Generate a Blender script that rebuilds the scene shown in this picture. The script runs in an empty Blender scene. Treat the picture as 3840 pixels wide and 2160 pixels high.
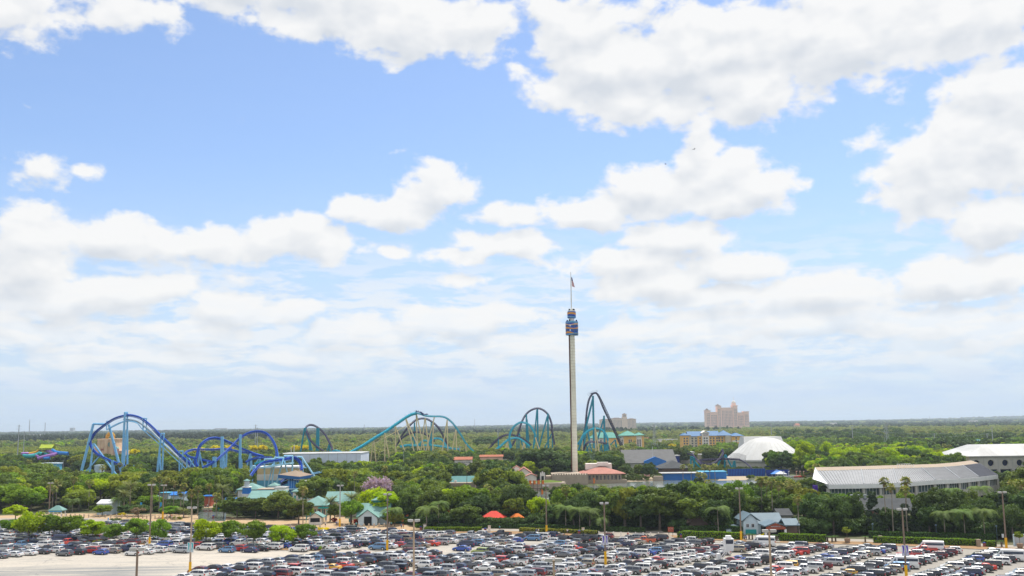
import bpy, math, random
import numpy as np
from mathutils import Vector, Matrix
random.seed(7); RNG = np.random.default_rng(7)
sc = bpy.context.scene
R = math.radians
PI = math.pi
# ------------------------------------------------------------------ camera
FPX, HC = 3733.0, 32.0
PITCH, ROLL = math.atan(512/FPX), 0.0125
_f = Vector((0, math.cos(PITCH), math.sin(PITCH)))
_r0 = Vector((1, 0, 0)); _u0 = Vector((0, -math.sin(PITCH), math.cos(PITCH)))
_r = _r0*math.cos(ROLL) - _u0*math.sin(ROLL); _u = _u0*math.cos(ROLL) + _r0*math.sin(ROLL)
cd = bpy.data.cameras.new('camera'); cam = bpy.data.objects.new('camera', cd)
sc.collection.objects.link(cam); sc.camera = cam
cam.matrix_world = Matrix(((_r.x, _u.x, -_f.x, 0), (_r.y, _u.y, -_f.y, 0), (_r.z, _u.z, -_f.z, HC), (0, 0, 0, 1)))
cd.sensor_width = 36; cd.lens = FPX/3840*36; cd.clip_start = 1; cd.clip_end = 60000
sc.render.resolution_x, sc.render.resolution_y = 1024, 576
def ray(px, py): return _f*FPX + _r*(px-1920) - _u*(py-1080)
def at(px, py, z=0.0):
    d = ray(px, py); k = (z-HC)/d.z; return Vector((d.x*k, d.y*k, z))
def aty(px, py, Y):
    d = ray(px, py); k = Y/d.y; return Vector((d.x*k, Y, HC+d.z*k))
def proj(p):
    v = Vector(p)-Vector((0, 0, HC)); w = v.dot(_f)
    return 1920+FPX*v.dot(_r)/w, 1080-FPX*v.dot(_u)/w
# ------------------------------------------------------------------ exposure, sky, sun
sc.view_settings.view_transform = 'Standard'; sc.view_settings.look = 'None'
sc.view_settings.exposure = 0.45; sc.view_settings.gamma = 1
SUN_EL, SUN_AZ = R(62), R(28)          # azimuth from +Y towards +X
sun = bpy.data.lights.new('sun', 'SUN'); sun.energy = 3.8; sun.angle = R(0.6); sun.color = (1, .955, .88)
so = bpy.data.objects.new('sun', sun); sc.collection.objects.link(so)
sdir = Vector((math.sin(SUN_AZ)*math.cos(SUN_EL), math.cos(SUN_AZ)*math.cos(SUN_EL), math.sin(SUN_EL)))
so.rotation_euler = sdir.to_track_quat('Z', 'Y').to_euler()

class NT:
    """small helper for shader node trees"""
    def __init__(s, nt): s.nt = nt; s.n = nt.nodes; s.l = nt.links
    def new(s, t, **kw):
        x = s.n.new(t)
        for k, v in kw.items(): setattr(x, k, v)
        return x
    def put(s, sock, v):
        if v is None: return
        if hasattr(v, 'is_output') or isinstance(v, bpy.types.NodeSocket): s.l.new(v, sock)
        else: sock.default_value = v
    def math(s, op, a, b=None, c=None, clamp=False):
        x = s.new('ShaderNodeMath', operation=op, use_clamp=clamp)
        s.put(x.inputs[0], a); s.put(x.inputs[1], b); s.put(x.inputs[2], c); return x.outputs[0]
    def vmath(s, op, a, b=None, c=None, out=0):
        x = s.new('ShaderNodeVectorMath', operation=op)
        s.put(x.inputs[0], a); s.put(x.inputs[1], b)
        if c is not None: s.put(x.inputs[2], c)
        return x.outputs[out]
    def noise(s, vec, scale, detail=3, rough=.5, dist=0, col=False, lac=2.0, dim='3D'):
        x = s.new('ShaderNodeTexNoise'); x.noise_dimensions = dim; s.put(x.inputs['Vector'], vec); x.inputs['Scale'].default_value = scale
        x.inputs['Detail'].default_value = detail; x.inputs['Roughness'].default_value = rough
        x.inputs['Distortion'].default_value = dist; x.inputs['Lacunarity'].default_value = lac
        return x.outputs['Color' if col else 'Fac']
    def mapr(s, v, a, b, c=0.0, d=1.0, smooth=False):
        x = s.new('ShaderNodeMapRange', interpolation_type='SMOOTHSTEP' if smooth else 'LINEAR')
        for i, q in enumerate((v, a, b, c, d)): s.put(x.inputs[i], q)
        return x.outputs[0]
    def mix(s, f, a, b, mode='MIX'):
        x = s.new('ShaderNodeMix', data_type='RGBA', blend_type=mode)
        s.put(x.inputs[0], f); s.put(x.inputs[6], a if not isinstance(a, tuple) else (*a, 1)[:4]); s.put(x.inputs[7], b if not isinstance(b, tuple) else (*b, 1)[:4])
        return x.outputs[2]
    def comb(s, x, y, z=0.0):
        c = s.new('ShaderNodeCombineXYZ'); s.put(c.inputs[0], x); s.put(c.inputs[1], y); s.put(c.inputs[2], z); return c.outputs[0]
    def sep(s, v):
        c = s.new('ShaderNodeSeparateXYZ'); s.put(c.inputs[0], v); return c.outputs

def azel(px, py):
    d = ray(px, py).normalized()
    return math.degrees(math.atan2(d.x, d.y)), math.degrees(math.asin(d.z))
# cumulus masses of this sky: centre and half size (3840-wide picture units turned into azimuth/elevation), strength
CL = [(60,10,260,110,.9),(480,40,210,85,.8),(150,60,120,120,.7),
 (900,-60,330,120,1),(1200,-20,480,150,1.1),(1560,90,400,150,1.1),(1740,90,200,110,.9),(1250,60,260,110,.9),
 (2240,250,290,190,1.1),(2160,100,200,160,1),(2600,220,460,250,1.2),(3120,150,520,210,1.2),(3560,80,400,180,1.1),
 (2400,372,290,108,1),(2840,380,260,100,.9),(3740,60,240,150,1),
 (3740,370,220,170,1),(3600,590,420,170,1.1),(3790,500,240,270,1.1),(3480,700,240,120,.9),(3740,830,240,110,.9),
 (2680,662,220,95,1),(2460,720,270,110,1),(2760,730,230,90,.9),(2210,800,200,75,.85),(2850,690,170,70,.9),(2610,590,100,80,.9),
 (1880,805,130,48,.9),(1640,705,150,100,1.05),(1500,800,170,65,.95),(1340,770,95,70,.95),
 (130,880,260,95,1),(450,905,330,90,1),(770,920,270,75,.95),(1080,880,190,80,.95),(1220,910,170,75,.95),(90,1010,220,100,.95),
 (520,1080,220,65,.95),(220,1120,330,80,1),(870,1150,180,90,.9),(1050,1180,170,55,.8),(760,1250,170,60,.85),
 (1700,1205,230,70,.95),(1340,1250,250,65,.95),(1880,1190,150,36,.8),
 (1870,915,190,55,.85),(1700,955,140,36,.75),(1490,950,50,28,.65),(1715,1050,90,24,.65),
 (2530,890,260,65,.95),(2390,980,320,70,.95),(2470,1060,270,75,.95),(2760,1010,290,65,.95),(2660,1120,270,50,.85),
 (3130,1110,400,80,.95),(3580,1040,330,95,1),(3760,1010,170,70,.95),(2980,1200,620,80,.9),(3600,1230,480,110,.95),(2600,1240,320,62,.85),
 (145,640,125,62,.72),(325,645,60,28,.5),(200,1230,300,60,.8),(2050,1290,420,45,.75),(500,1330,420,50,.75),(1200,1330,300,40,.7)]
w = bpy.data.worlds.new('World'); sc.world = w; w.use_nodes = True
N = NT(w.node_tree); N.n.clear()
grp = bpy.data.node_groups.new('cloud_field', 'ShaderNodeTree')
grp.interface.new_socket('P', in_out='INPUT', socket_type='NodeSocketVector')
grp.interface.new_socket('Warped', in_out='INPUT', socket_type='NodeSocketVector')
grp.interface.new_socket('Field', in_out='OUTPUT', socket_type='NodeSocketFloat')
grp.interface.new_socket('Soft', in_out='OUTPUT', socket_type='NodeSocketFloat')
G = NT(grp); gi = G.new('NodeGroupInput'); go = G.new('NodeGroupOutput')
P = gi.outputs[0]
Pw = gi.outputs[1]
acc = None
for (cx, cy, rx, ry, st) in CL:
    a0, e0 = azel(cx, cy); a1, _ = azel(cx+rx, cy); _, e1 = azel(cx, cy-ry)
    ia, ie = 1/abs(a1-a0), 1/abs(e1-e0)
    q = G.vmath('LENGTH', G.vmath('MULTIPLY_ADD', Pw, (ia, ie, 0), (-a0*ia, -e0*ie, 0)), out=1)
    v = G.math('MULTIPLY_ADD', q, -st, st*1.0)
    acc = v if acc is None else G.math('SMOOTH_MAX', acc, v, .12)
# scattered clouds for the rest of the sky dome
sx = G.sep(P)
rest = G.math('MULTIPLY', G.mapr(G.math('ABSOLUTE', sx[0]), 28, 40), .75)
rest2 = G.math('MULTIPLY', G.mapr(sx[1], 26, 36), .75)
acc = G.math('MAXIMUM', acc, G.math('SUBTRACT', G.math('MAXIMUM', rest, rest2), .55))
acc = G.math('MAXIMUM', acc, -.6)
Ps = G.vmath('MULTIPLY', P, (1, 1.55, 1))
n1 = G.noise(Ps, .40, 9, .56, .1, dim='2D'); n2 = G.noise(Ps, .40, 2.6, .5, .1, dim='2D')
G.l.new(G.math('ADD', acc, G.math('MULTIPLY_ADD', n1, 1.75, -.80)), go.inputs[0])
G.l.new(G.math('ADD', acc, G.math('MULTIPLY_ADD', n2, 1.9, -.95)), go.inputs[1])
tc = N.new('ShaderNodeTexCoord'); D = N.sep(tc.outputs['Generated'])
az = N.math('MULTIPLY', N.math('ARCTAN2', D[0], D[1]), 57.29578)
el = N.math('MULTIPLY', N.math('ARCSINE', D[2]), 57.29578)
Pv = N.comb(az, el, 0.0)
wc = N.vmath('MULTIPLY', N.vmath('SUBTRACT', N.noise(Pv, .16, 3, .5, col=True, dim='2D'), (.5, .5, .5)), (2.0, 1.0, 0))
def fld(v):
    g = N.new('ShaderNodeGroup'); g.node_tree = grp; N.l.new(v, g.inputs[0]); N.l.new(N.vmath('ADD', v, wc), g.inputs[1]); return g.outputs
F0, S0 = fld(Pv)[0:2]
S1 = fld(N.vmath('ADD', Pv, (.3, .95, 0)))[1]
alpha = N.mapr(F0, -.11, .33, smooth=True)
dd = N.math('SUBTRACT', S0, S1)
fine = N.noise(N.vmath('MULTIPLY', Pv, (1, 1.6, 1)), 1.1, 5, .55, dim='2D')
core = N.mapr(F0, .15, 1.3, 0, 1, smooth=True)
lit = N.math('ADD', N.math('MULTIPLY', dd, .85), N.math('MULTIPLY_ADD', fine, .22, -.11))
lit = N.math('ADD', N.math('ADD', lit, .77), N.math('MULTIPLY', core, -.30), clamp=True)
SKYW = 2.05
ccol = N.mix(lit, (.725, .765, .82), (1.0, .998, .99))
sky = N.new('ShaderNodeTexSky', sky_type='NISHITA', sun_disc=False)
sky.sun_elevation = SUN_EL; sky.sun_rotation = SUN_AZ; sky.air_density = 1.0; sky.dust_density = .7; sky.ozone_density = 1.5; sky.altitude = 30
skc = N.mix(1.0, sky.outputs[0], (.99, 1.06, 1.20), 'MULTIPLY')
CB = 7.05     # cloud radiance relative to the physical sky units
cc = N.vmath('SCALE', ccol, None); cc.node.inputs['Scale'].default_value = CB
# thin milky veil towards the horizon (high haze above the cloud bases)
veil = N.mapr(el, 0, 16, .93, .06, smooth=True)
streak = N.noise(N.vmath('MULTIPLY', Pv, (.35, 1.9, 1)), .55, 6, .6, dim='2D')
puff = N.noise(N.vmath('MULTIPLY', N.vmath('ADD', Pv, wc), (.42, 1.9, 1)), .75, 7, .6, .1, dim='2D')
veil = N.math('MULTIPLY', veil, N.mapr(streak, .25, .7, .8, 1.15), clamp=True)
vc = N.vmath('SCALE', (.655, .80, 1.0), None); vc.node.inputs['Scale'].default_value = CB*.96
base = N.mix(veil, skc, vc)
fade = N.mapr(el, .5, 8, .2, 1, smooth=True)
alpha2 = N.math('MULTIPLY', alpha, N.math('MULTIPLY', fade, .97))
low = N.math('MULTIPLY', N.mapr(puff, .40, .60, smooth=True), N.math('MULTIPLY', N.mapr(el, .6, 4.5, smooth=True), N.mapr(el, 6.0, 12.0, .80, 0, smooth=True)))
lowc = N.vmath('SCALE', (.95, .975, 1.0), None); lowc.node.inputs['Scale'].default_value = CB*.98
base = N.mix(low, base, lowc)
full = N.mix(alpha2, base, cc)
bg = N.new('ShaderNodeBackground'); bg.inputs[1].default_value = .1; N.l.new(full, bg.inputs[0])
N.l.new(bg.outputs[0], N.new('ShaderNodeOutputWorld').inputs[0])
w.cycles.sampling_method = 'MANUAL'; w.cycles.sample_map_resolution = 512

# ------------------------------------------------------------------ materials
M = {}
def mat(name, col, rough=.6, metal=0.0, var=0.0, scale=1.0, coat=0.0, bump=0.0, emis=None, spec=.15, aniso=None, col2=None, obj=True):
    m = bpy.data.materials.new(name); m.use_nodes = True; T = NT(m.node_tree); T.n.clear()
    b = T.new('ShaderNodeBsdfPrincipled'); o = T.new('ShaderNodeOutputMaterial'); T.l.new(b.outputs[0], o.inputs[0])
    b.inputs['Roughness'].default_value = rough; b.inputs['Metallic'].default_value = metal
    b.inputs['Coat Weight'].default_value = coat; b.inputs['Specular IOR Level'].default_value = spec
    c = (*col, 1)
    if var or col2:
        t = T.new('ShaderNodeTexCoord').outputs['Object']
        if aniso: t = T.vmath('MULTIPLY', t, aniso)
        n = T.noise(t, scale, 5, .6)
        hi = tuple(min(1, x*(1+var)) for x in col); lo = tuple(x*(1-var) for x in col) if not col2 else col2
        T.l.new(T.mix(T.mapr(n, .35, .65), lo, hi), b.inputs['Base Color'])
        if bump:
            bp = T.new('ShaderNodeBump'); bp.inputs['Strength'].default_value = bump; T.l.new(n, bp.inputs['Height']); T.l.new(bp.outputs[0], b.inputs['Normal'])
    else: b.inputs['Base Color'].default_value = c
    M[name] = m; return m
def leafmat(name, col, tr=.35, hue=.03, val=.3, yel=None):
    m = bpy.data.materials.new(name); m.use_nodes = True; T = NT(m.node_tree); T.n.clear()
    oi = T.new('ShaderNodeObjectInfo'); t = T.new('ShaderNodeTexCoord').outputs['Object']
    n = T.noise(t, .55, 4, .6)
    hs = T.new('ShaderNodeHueSaturation'); hs.inputs['Color'].default_value = (*[x*1.05 for x in col], 1); hs.inputs['Saturation'].default_value = 1.10
    T.l.new(T.mapr(oi.outputs['Random'], 0, 1, .5-hue, .5+hue), hs.inputs['Hue'])
    r2 = T.math('FRACT', T.math('MULTIPLY', oi.outputs['Random'], 7.13))
    v = T.math('MULTIPLY', T.mapr(r2, 0, 1, 1-val, 1+val), T.mapr(n, .3, .7, .72, 1.3))
    T.l.new(v, hs.inputs['Value'])
    c = hs.outputs[0]
    if yel: c = T.mix(T.mapr(n, .48, .62), c, yel)
    d = T.new('ShaderNodeBsdfDiffuse'); tl = T.new('ShaderNodeBsdfTranslucent'); T.l.new(c, d.inputs[0])
    cy = T.mix(1.0, c, (1.25, 1.15, .55), 'MULTIPLY'); T.l.new(cy, tl.inputs[0])
    gl = T.new('ShaderNodeBsdfGlossy'); gl.inputs['Roughness'].default_value = .55; gl.inputs[0].default_value = (1, 1, 1, 1)
    ms = T.new('ShaderNodeMixShader'); ms.inputs[0].default_value = tr; T.l.new(d.outputs[0], ms.inputs[1]); T.l.new(tl.outputs[0], ms.inputs[2])
    m2 = T.new('ShaderNodeMixShader'); m2.inputs[0].default_value = .012; T.l.new(ms.outputs[0], m2.inputs[1]); T.l.new(gl.outputs[0], m2.inputs[2])
    T.l.new(m2.outputs[0], T.new('ShaderNodeOutputMaterial').inputs[0]); M[name] = m; return m
leafmat('leaf_oak', (.135, .190, .048), .36, .015, .28)
leafmat('leaf_dark', (.080, .128, .042), .30, .012, .22)
leafmat('leaf_mid', (.165, .265, .040), .40, .015, .22)
leafmat('leaf_lime', (.31, .43, .035), .42, .012, .15)
leafmat('leaf_olive', (.22, .265, .05), .38, .015, .22)
leafmat('leaf_bamboo', (.25, .32, .07), .42, .012, .2)
leafmat('leaf_yellow', (.62, .55, .05), .35, .01, .12)
leafmat('leaf_lilac', (.46, .36, .50), .3, .01, .1)
leafmat('leaf_silver', (.42, .48, .45), .2, .01, .1)
leafmat('leaf_pine', (.055, .080, .048), .22, .01, .2)
leafmat('leaf_cypress', (.27, .31, .12), .35, .015, .2)
leafmat('leaf_bare', (.24, .19, .13), .3, .01, .15)
leafmat('leaf_palm', (.24, .29, .09), .35, .012, .2, yel=(.50, .46, .20))
leafmat('leaf_feather', (.15, .22, .07), .38, .012, .15)
leafmat('leaf_phoenix', (.21, .24, .11), .3, .012, .12)
leafmat('leaf_skirt', (.33, .26, .14), .25, .01, .2)
leafmat('leaf_hedge', (.15, .25, .03), .35, .01, .1)
leafmat('leaf_hedge_dark', (.06, .12, .028), .3, .01, .1)
leafmat('leaf_magenta', (.26, .035, .15), .3, .01, .1)
leafmat('leaf_red', (.42, .07, .05), .3, .01, .1)
mat('bark', (.17, .14, .11), .9, var=.3, scale=3)
mat('palm_bark', (.30, .26, .21), .9, var=.2, scale=4)
mat('white_paint', (.80, .80, .79), .5, var=.05, scale=.5)
mat('white_roof', (.47, .47, .46), .5, var=.16, scale=.10, aniso=(1.6, .3, 1))
mat('glass', (.02, .028, .055), .08, spec=.8)
mat('glass_clear', (.05, .10, .12), .06, spec=1.0)
mat('tyre', (.015, .015, .016), .8)
mat('dome_white', (.58, .58, .565), .6, var=.10, scale=.12, aniso=(1, 1, .3))
mat('rim', (.55, .55, .56), .3, metal=.7)
mat('dark_plastic', (.02, .02, .022), .6)
mat('red_lamp', (.50, .03, .03), .2, coat=.5)
mat('clear_lamp', (.75, .77, .8), .15, coat=.5)
mat('plate', (.7, .7, .65), .5)
# ------------------------------------------------------------------ object helpers
COL = sc.collection
def link(o): COL.objects.link(o); return o
def thing(name, label, cat, loc=(0, 0, 0), rz=0, group=None):
    o = bpy.data.objects.new(name, None); o.empty_display_size = .3; link(o); o.location = loc; o.rotation_euler = (0, 0, rz)
    o['label'] = label; o['category'] = cat
    if group: o['group'] = group
    return o
def tag(o, label=None, cat=None, group=None, kind=None):
    if label: o['label'] = label
    if cat: o['category'] = cat
    if group: o['group'] = group
    if kind: o['kind'] = kind
    return o
class MB:
    def __init__(s): s.v = []; s.f = []; s.mi = []; s.cur = 0; s.T = None
    def add(s, vs, fs, mi=None):
        n = len(s.v)
        for p in vs:
            p = Vector(p)
            if s.T is not None: p = s.T @ p
            s.v.append((p.x, p.y, p.z))
        for f in fs: s.f.append(tuple(i+n for i in f)); s.mi.append(s.cur if mi is None else mi)
        return s
    def box(s, x0, x1, y0, y1, z0, z1, mi=None):
        return s.add([(x0,y0,z0),(x1,y0,z0),(x1,y1,z0),(x0,y1,z0),(x0,y0,z1),(x1,y0,z1),(x1,y1,z1),(x0,y1,z1)],
                     [(0,3,2,1),(4,5,6,7),(0,1,5,4),(1,2,6,5),(2,3,7,6),(3,0,4,7)], mi)
    def poly(s, pts, mi=None): return s.add(pts, [tuple(range(len(pts)))], mi)
    def prism(s, pts, z0, z1, mi=None):
        n = len(pts); vs = [(p[0], p[1], z0) for p in pts]+[(p[0], p[1], z1) for p in pts]
        return s.add(vs, [tuple(range(n-1, -1, -1)), tuple(range(n, 2*n))]+[(i, (i+1) % n, n+(i+1) % n, n+i) for i in range(n)], mi)
    def tube(s, pts, r, n=8, mi=None, cap=True):
        pts = [Vector(p) for p in pts]; rr = r if hasattr(r, '__len__') else [r]*len(pts); vs = []; fs = []
        for i, p in enumerate(pts):
            d = (pts[min(i+1, len(pts)-1)]-pts[max(i-1, 0)]).normalized()
            a = d.cross(Vector((0, 0, 1)))
            if a.length < 1e-3: a = d.cross(Vector((0, 1, 0)))
            a.normalize(); b = a.cross(d)
            for k in range(n): t = 2*PI*k/n+PI/n; vs.append(p+a*rr[i]*math.cos(t)+b*rr[i]*math.sin(t))
        for i in range(len(pts)-1):
            for k in range(n): fs.append((i*n+k, i*n+(k+1) % n, (i+1)*n+(k+1) % n, (i+1)*n+k))
        if cap: fs += [tuple(range(n-1, -1, -1)), tuple(range((len(pts)-1)*n, len(pts)*n))]
        return s.add(vs, fs, mi)
    def ring(s, prof, n=16, c=(0, 0), mi=None):
        """lathe of (r,z) profile"""
        vs = []; fs = []
        for r_, z in prof:
            for k in range(n): t = 2*PI*k/n; vs.append((c[0]+r_*math.cos(t), c[1]+r_*math.sin(t), z))
        for i in range(len(prof)-1):
            for k in range(n): fs.append((i*n+k, i*n+(k+1) % n, (i+1)*n+(k+1) % n, (i+1)*n+k))
        fs += [tuple(range(n-1, -1, -1)), tuple(range((len(prof)-1)*n, len(prof)*n))]
        return s.add(vs, fs, mi)
    def gable(s, x0, x1, y0, y1, z, h, ov=.5, axis='x', mi=None, th=.25):
        """gabled roof slab with thickness"""
        if axis == 'x':
            ym = (y0+y1)/2; x0 -= ov; x1 += ov; y0 -= ov; y1 += ov
            for a, b in ((y0, ym), (y1, ym)):
                s.add([(x0,a,z),(x1,a,z),(x1,b,z+h),(x0,b,z+h),(x0,a,z+th),(x1,a,z+th),(x1,b,z+h+th),(x0,b,z+h+th)],
                      [(0,1,2,3),(7,6,5,4),(0,4,5,1),(0,3,7,4),(1,5,6,2)], mi)
        else:
            xm = (x0+x1)/2; x0 -= ov; x1 += ov; y0 -= ov; y1 += ov
            for a, b in ((x0, xm), (x1, xm)):
                s.add([(a,y0,z),(a,y1,z),(b,y1,z+h),(b,y0,z+h),(a,y0,z+th),(a,y1,z+th),(b,y1,z+h+th),(b,y0,z+h+th)],
                      [(0,1,2,3),(7,6,5,4),(0,4,5,1),(0,3,7,4),(1,5,6,2)], mi)
        return s
    def hip(s, x0, x1, y0, y1, z, h, ov=.5, ridge=None, mi=None):
        x0 -= ov; x1 += ov; y0 -= ov; y1 += ov; W = x1-x0; Dp = y1-y0; k = min(W, Dp)/2
        if ridge is not None: k *= ridge
        if W >= Dp: a, b = (x0+k, (y0+y1)/2), (x1-k, (y0+y1)/2)
        else: a, b = ((x0+x1)/2, y0+k), ((x0+x1)/2, y1-k)
        vs = [(x0,y0,z),(x1,y0,z),(x1,y1,z),(x0,y1,z),(a[0],a[1],z+h),(b[0],b[1],z+h),(x0,y0,z-.3),(x1,y0,z-.3),(x1,y1,z-.3),(x0,y1,z-.3)]
        f = [(0,1,5,4),(2,3,4,5),(1,2,5),(3,0,4)] if W >= Dp else [(0,1,4),(1,2,5,4),(2,3,5),(3,0,4,5)]
        return s.add(vs, f+[(6,9,8,7),(6,7,1,0),(7,8,2,1),(8,9,3,2),(9,6,0,3)], mi)
    def mesh(s, name, mats, smooth=False):
        me = bpy.data.meshes.new(name); me.from_pydata(s.v, [], s.f)
        for m in (mats if isinstance(mats, (list, tuple)) else [mats]): me.materials.append(M[m] if isinstance(m, str) else m)
        if any(s.mi): me.polygons.foreach_set('material_index', s.mi)
        if smooth: me.polygons.foreach_set('use_smooth', [True]*len(me.polygons))
        me.update(); return me
    def build(s, name, mats, parent=None, smooth=False):
        o = link(bpy.data.objects.new(name, s.mesh(name, mats, smooth)))
        if parent is not None: o.parent = parent
        return o
def nmesh(name, V, Fq, mats, mi=None, smooth=False):
    """mesh from numpy arrays, all faces with the same vertex count"""
    me = bpy.data.meshes.new(name); V = np.asarray(V, dtype=np.float32); Fq = np.asarray(Fq, dtype=np.int32)
    k = Fq.shape[1]; me.vertices.add(len(V)); me.vertices.foreach_set('co', V.ravel())
    me.loops.add(Fq.size); me.loops.foreach_set('vertex_index', Fq.ravel())
    me.polygons.add(len(Fq)); me.polygons.foreach_set('loop_start', np.arange(0, Fq.size, k, dtype=np.int32))
    for m in (mats if isinstance(mats, (list, tuple)) else [mats]): me.materials.append(M[m])
    if mi is not None: me.polygons.foreach_set('material_index', np.asarray(mi, dtype=np.int32))
    if smooth: me.polygons.foreach_set('use_smooth', np.ones(len(Fq), dtype=bool))
    me.update(calc_edges=True); return me
def inst(name, me, parent=None, loc=(0, 0, 0), rz=0, sc_=1.0):
    o = link(bpy.data.objects.new(name, me)); o.location = loc; o.rotation_euler = (0, 0, rz)
    o.scale = (sc_,)*3 if not hasattr(sc_, '__len__') else sc_
    if parent is not None: o.parent = parent
    return o
def text_mesh(txt, size, m, depth=.06):
    cu = bpy.data.curves.new('t', 'FONT'); cu.body = txt; cu.size = size; cu.align_x = 'CENTER'; cu.align_y = 'CENTER'; cu.extrude = depth
    ob = bpy.data.objects.new('t', cu); COL.objects.link(ob); dg = bpy.context.evaluated_depsgraph_get()
    me = bpy.data.meshes.new_from_object(ob.evaluated_get(dg)); bpy.data.objects.remove(ob); me.materials.clear(); me.materials.append(M[m]); return me
def lettering(txt, width, m, parent, loc, rz=0, name='lettering', depth=.06):
    """upright text of a given width facing -Y (before rz)"""
    me = text_mesh(txt, 1.0, m, depth); xs = [v.co.x for v in me.vertices]; k = width/(max(xs)-min(xs))
    o = link(bpy.data.objects.new(name, me)); o.parent = parent; o.location = loc; o.rotation_euler = (PI/2, 0, rz); o.scale = (k, k, 1); return o
# ================================================================== THE SETTING
def shape_in(x, y, poly):
    c = False; n = len(poly); j = n-1
    for i in range(n):
        xi, yi = poly[i]; xj, yj = poly[j]
        if (yi > y) != (yj > y) and x < (xj-xi)*(y-yi)/(yj-yi)+xi: c = not c
        j = i
    return c
def G2(px, py): p = at(px, py); return (p.x, p.y)
def sheet(name, pts, z, m, kind='structure', extra=None):
    b = MB(); b.poly([(x, y, z) for x, y in pts]); return tag(b.build(name, m), kind=kind)
def gmat(name, c1, c2, s1, c3=None, s3=1.0, rough=.9, an=(1, 1, 1), amt=.5):
    m = bpy.data.materials.new(name); m.use_nodes = True; T = NT(m.node_tree); b = m.node_tree.nodes['Principled BSDF']
    t = T.vmath('MULTIPLY', T.new('ShaderNodeTexCoord').outputs['Object'], an)
    c = T.mix(T.mapr(T.noise(t, s1, 6, .62), .36, .64), c1, c2)
    if c3: c = T.mix(T.math('MULTIPLY', T.mapr(T.noise(t, s3, 5, .65), .5, .62), amt), c, c3)
    T.l.new(c, b.inputs['Base Color']); b.inputs['Roughness'].default_value = rough; b.inputs['Specular IOR Level'].default_value = .15; M[name] = m; return m
gmat('ground', (.055, .075, .030), (.10, .105, .05), .02, (.16, .13, .085), .15)
b = MB(); n = 24
def hillz(x, y):
    d = max(0., y-5500)/6000; t = max(0., x+1500)/6500
    return min(1, d)*min(1.2, t)*38*(.7+.3*math.sin(x/900.+y/1400.))
xs = [-30000+60000*i/40 for i in range(41)]; ys = [-300, 300, 1500, 3000, 5000, 7000, 9000, 11000, 13000, 16000, 22000, 30000]
vs = [(x, y, hillz(x, y)) for y in ys for x in xs]
b.add(vs, [(j*41+i, j*41+i+1, (j+1)*41+i+1, (j+1)*41+i) for j in range(len(ys)-1) for i in range(40)])
tag(b.build('ground', 'ground', smooth=True), kind='structure')
# kerb of the lot: far edge
KERB = [G2(*p) for p in [(-900, 1962), (0, 1962), (380, 1961), (640, 1968), (800, 1976), (1180, 1986), (1480, 1990), (1600, 1999), (1954, 2004), (2240, 2012), (2549, 2020), (2788, 2034), (3100, 2041), (3442, 2051), (3775, 2066), (4300, 2092)]]
def kerb_y(x):
    for (x0, y0), (x1, y1) in zip(KERB, KERB[1:]):
        if x0 <= x <= x1: return y0+(y1-y0)*(x-x0)/(x1-x0)
    return KERB[0][1] if x < KERB[0][0] else KERB[-1][1]
# parking lot: weathered pale asphalt with darker patched lanes
m = bpy.data.materials.new('lot'); m.use_nodes = True; T = NT(m.node_tree); bs = m.node_tree.nodes['Principled BSDF']
t = T.new('ShaderNodeTexCoord').outputs['Object']; sp = T.sep(t)
big = T.noise(T.vmath('MULTIPLY', t, (.35, 1.3, 1)), .035, 6, .6)
med = T.noise(T.vmath('MULTIPLY', t, (.25, 2.2, 1)), .16, 6, .65)
fin = T.noise(t, 1.3, 5, .7)
xg = T.mapr(T.math('ADD', sp[0], T.math('MULTIPLY', sp[1], -.25)), -130, 30)
c = T.mix(xg, (.47, .425, .365), (.31, .285, .25))
c = T.mix(T.math('MULTIPLY', T.mapr(med, .50, .66), .62), c, (.24, .24, .235))
c = T.mix(T.math('MULTIPLY', T.mapr(big, .42, .6), .30), c, (.27, .26, .24))
c = T.mix(1.0, c, T.mix(T.mapr(fin, .3, .7), (.88, .88, .88), (1.08, 1.07, 1.05)), 'MULTIPLY')
vo = T.new('ShaderNodeTexVoronoi'); vo.feature = 'DISTANCE_TO_EDGE'; T.l.new(T.vmath('ADD', T.vmath('MULTIPLY', t, (.6, 1, 1)), T.vmath('MULTIPLY', T.noise(t, .25, 3, .6, col=True), (5, 5, 0))), vo.inputs['Vector']); vo.inputs['Scale'].default_value = .085
c = T.mix(T.mapr(vo.outputs['Distance'], .012, .004, 0, .45), c, (.13, .13, .13))
sp2 = T.noise(t, .9, 2, .5)
c = T.mix(T.mapr(sp2, .66, .74, 0, .5), c, (.14, .135, .13))
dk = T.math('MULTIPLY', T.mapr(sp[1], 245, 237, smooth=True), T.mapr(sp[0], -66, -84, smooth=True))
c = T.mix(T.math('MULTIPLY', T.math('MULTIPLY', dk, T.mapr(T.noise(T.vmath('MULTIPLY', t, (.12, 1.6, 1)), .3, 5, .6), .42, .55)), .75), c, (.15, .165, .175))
T.l.new(c, bs.inputs['Base Color']); bs.inputs['Roughness'].default_value = .85; bs.inputs['Specular IOR Level'].default_value = .2; M['lot'] = m
lot = [(-420, 120), (260, 120)]+[(x, y) for x, y in reversed(KERB)]
sheet('parking_lot', lot, .02, 'lot')
gmat('mulch', (.34, .215, .115), (.27, .165, .085), .5, (.19, .125, .065), .2)
gmat('walk', (.36, .32, .27), (.31, .275, .23), .3, (.24, .22, .19), .12)
gmat('path_orange', (.46, .32, .19), (.38, .265, .155), .25, (.42, .34, .25), .1)
gmat('concrete', (.50, .48, .44), (.42, .40, .37), .3)
mat('kerb_paint', (.26, .22, .19), .8, var=.15, scale=.5)
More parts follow.
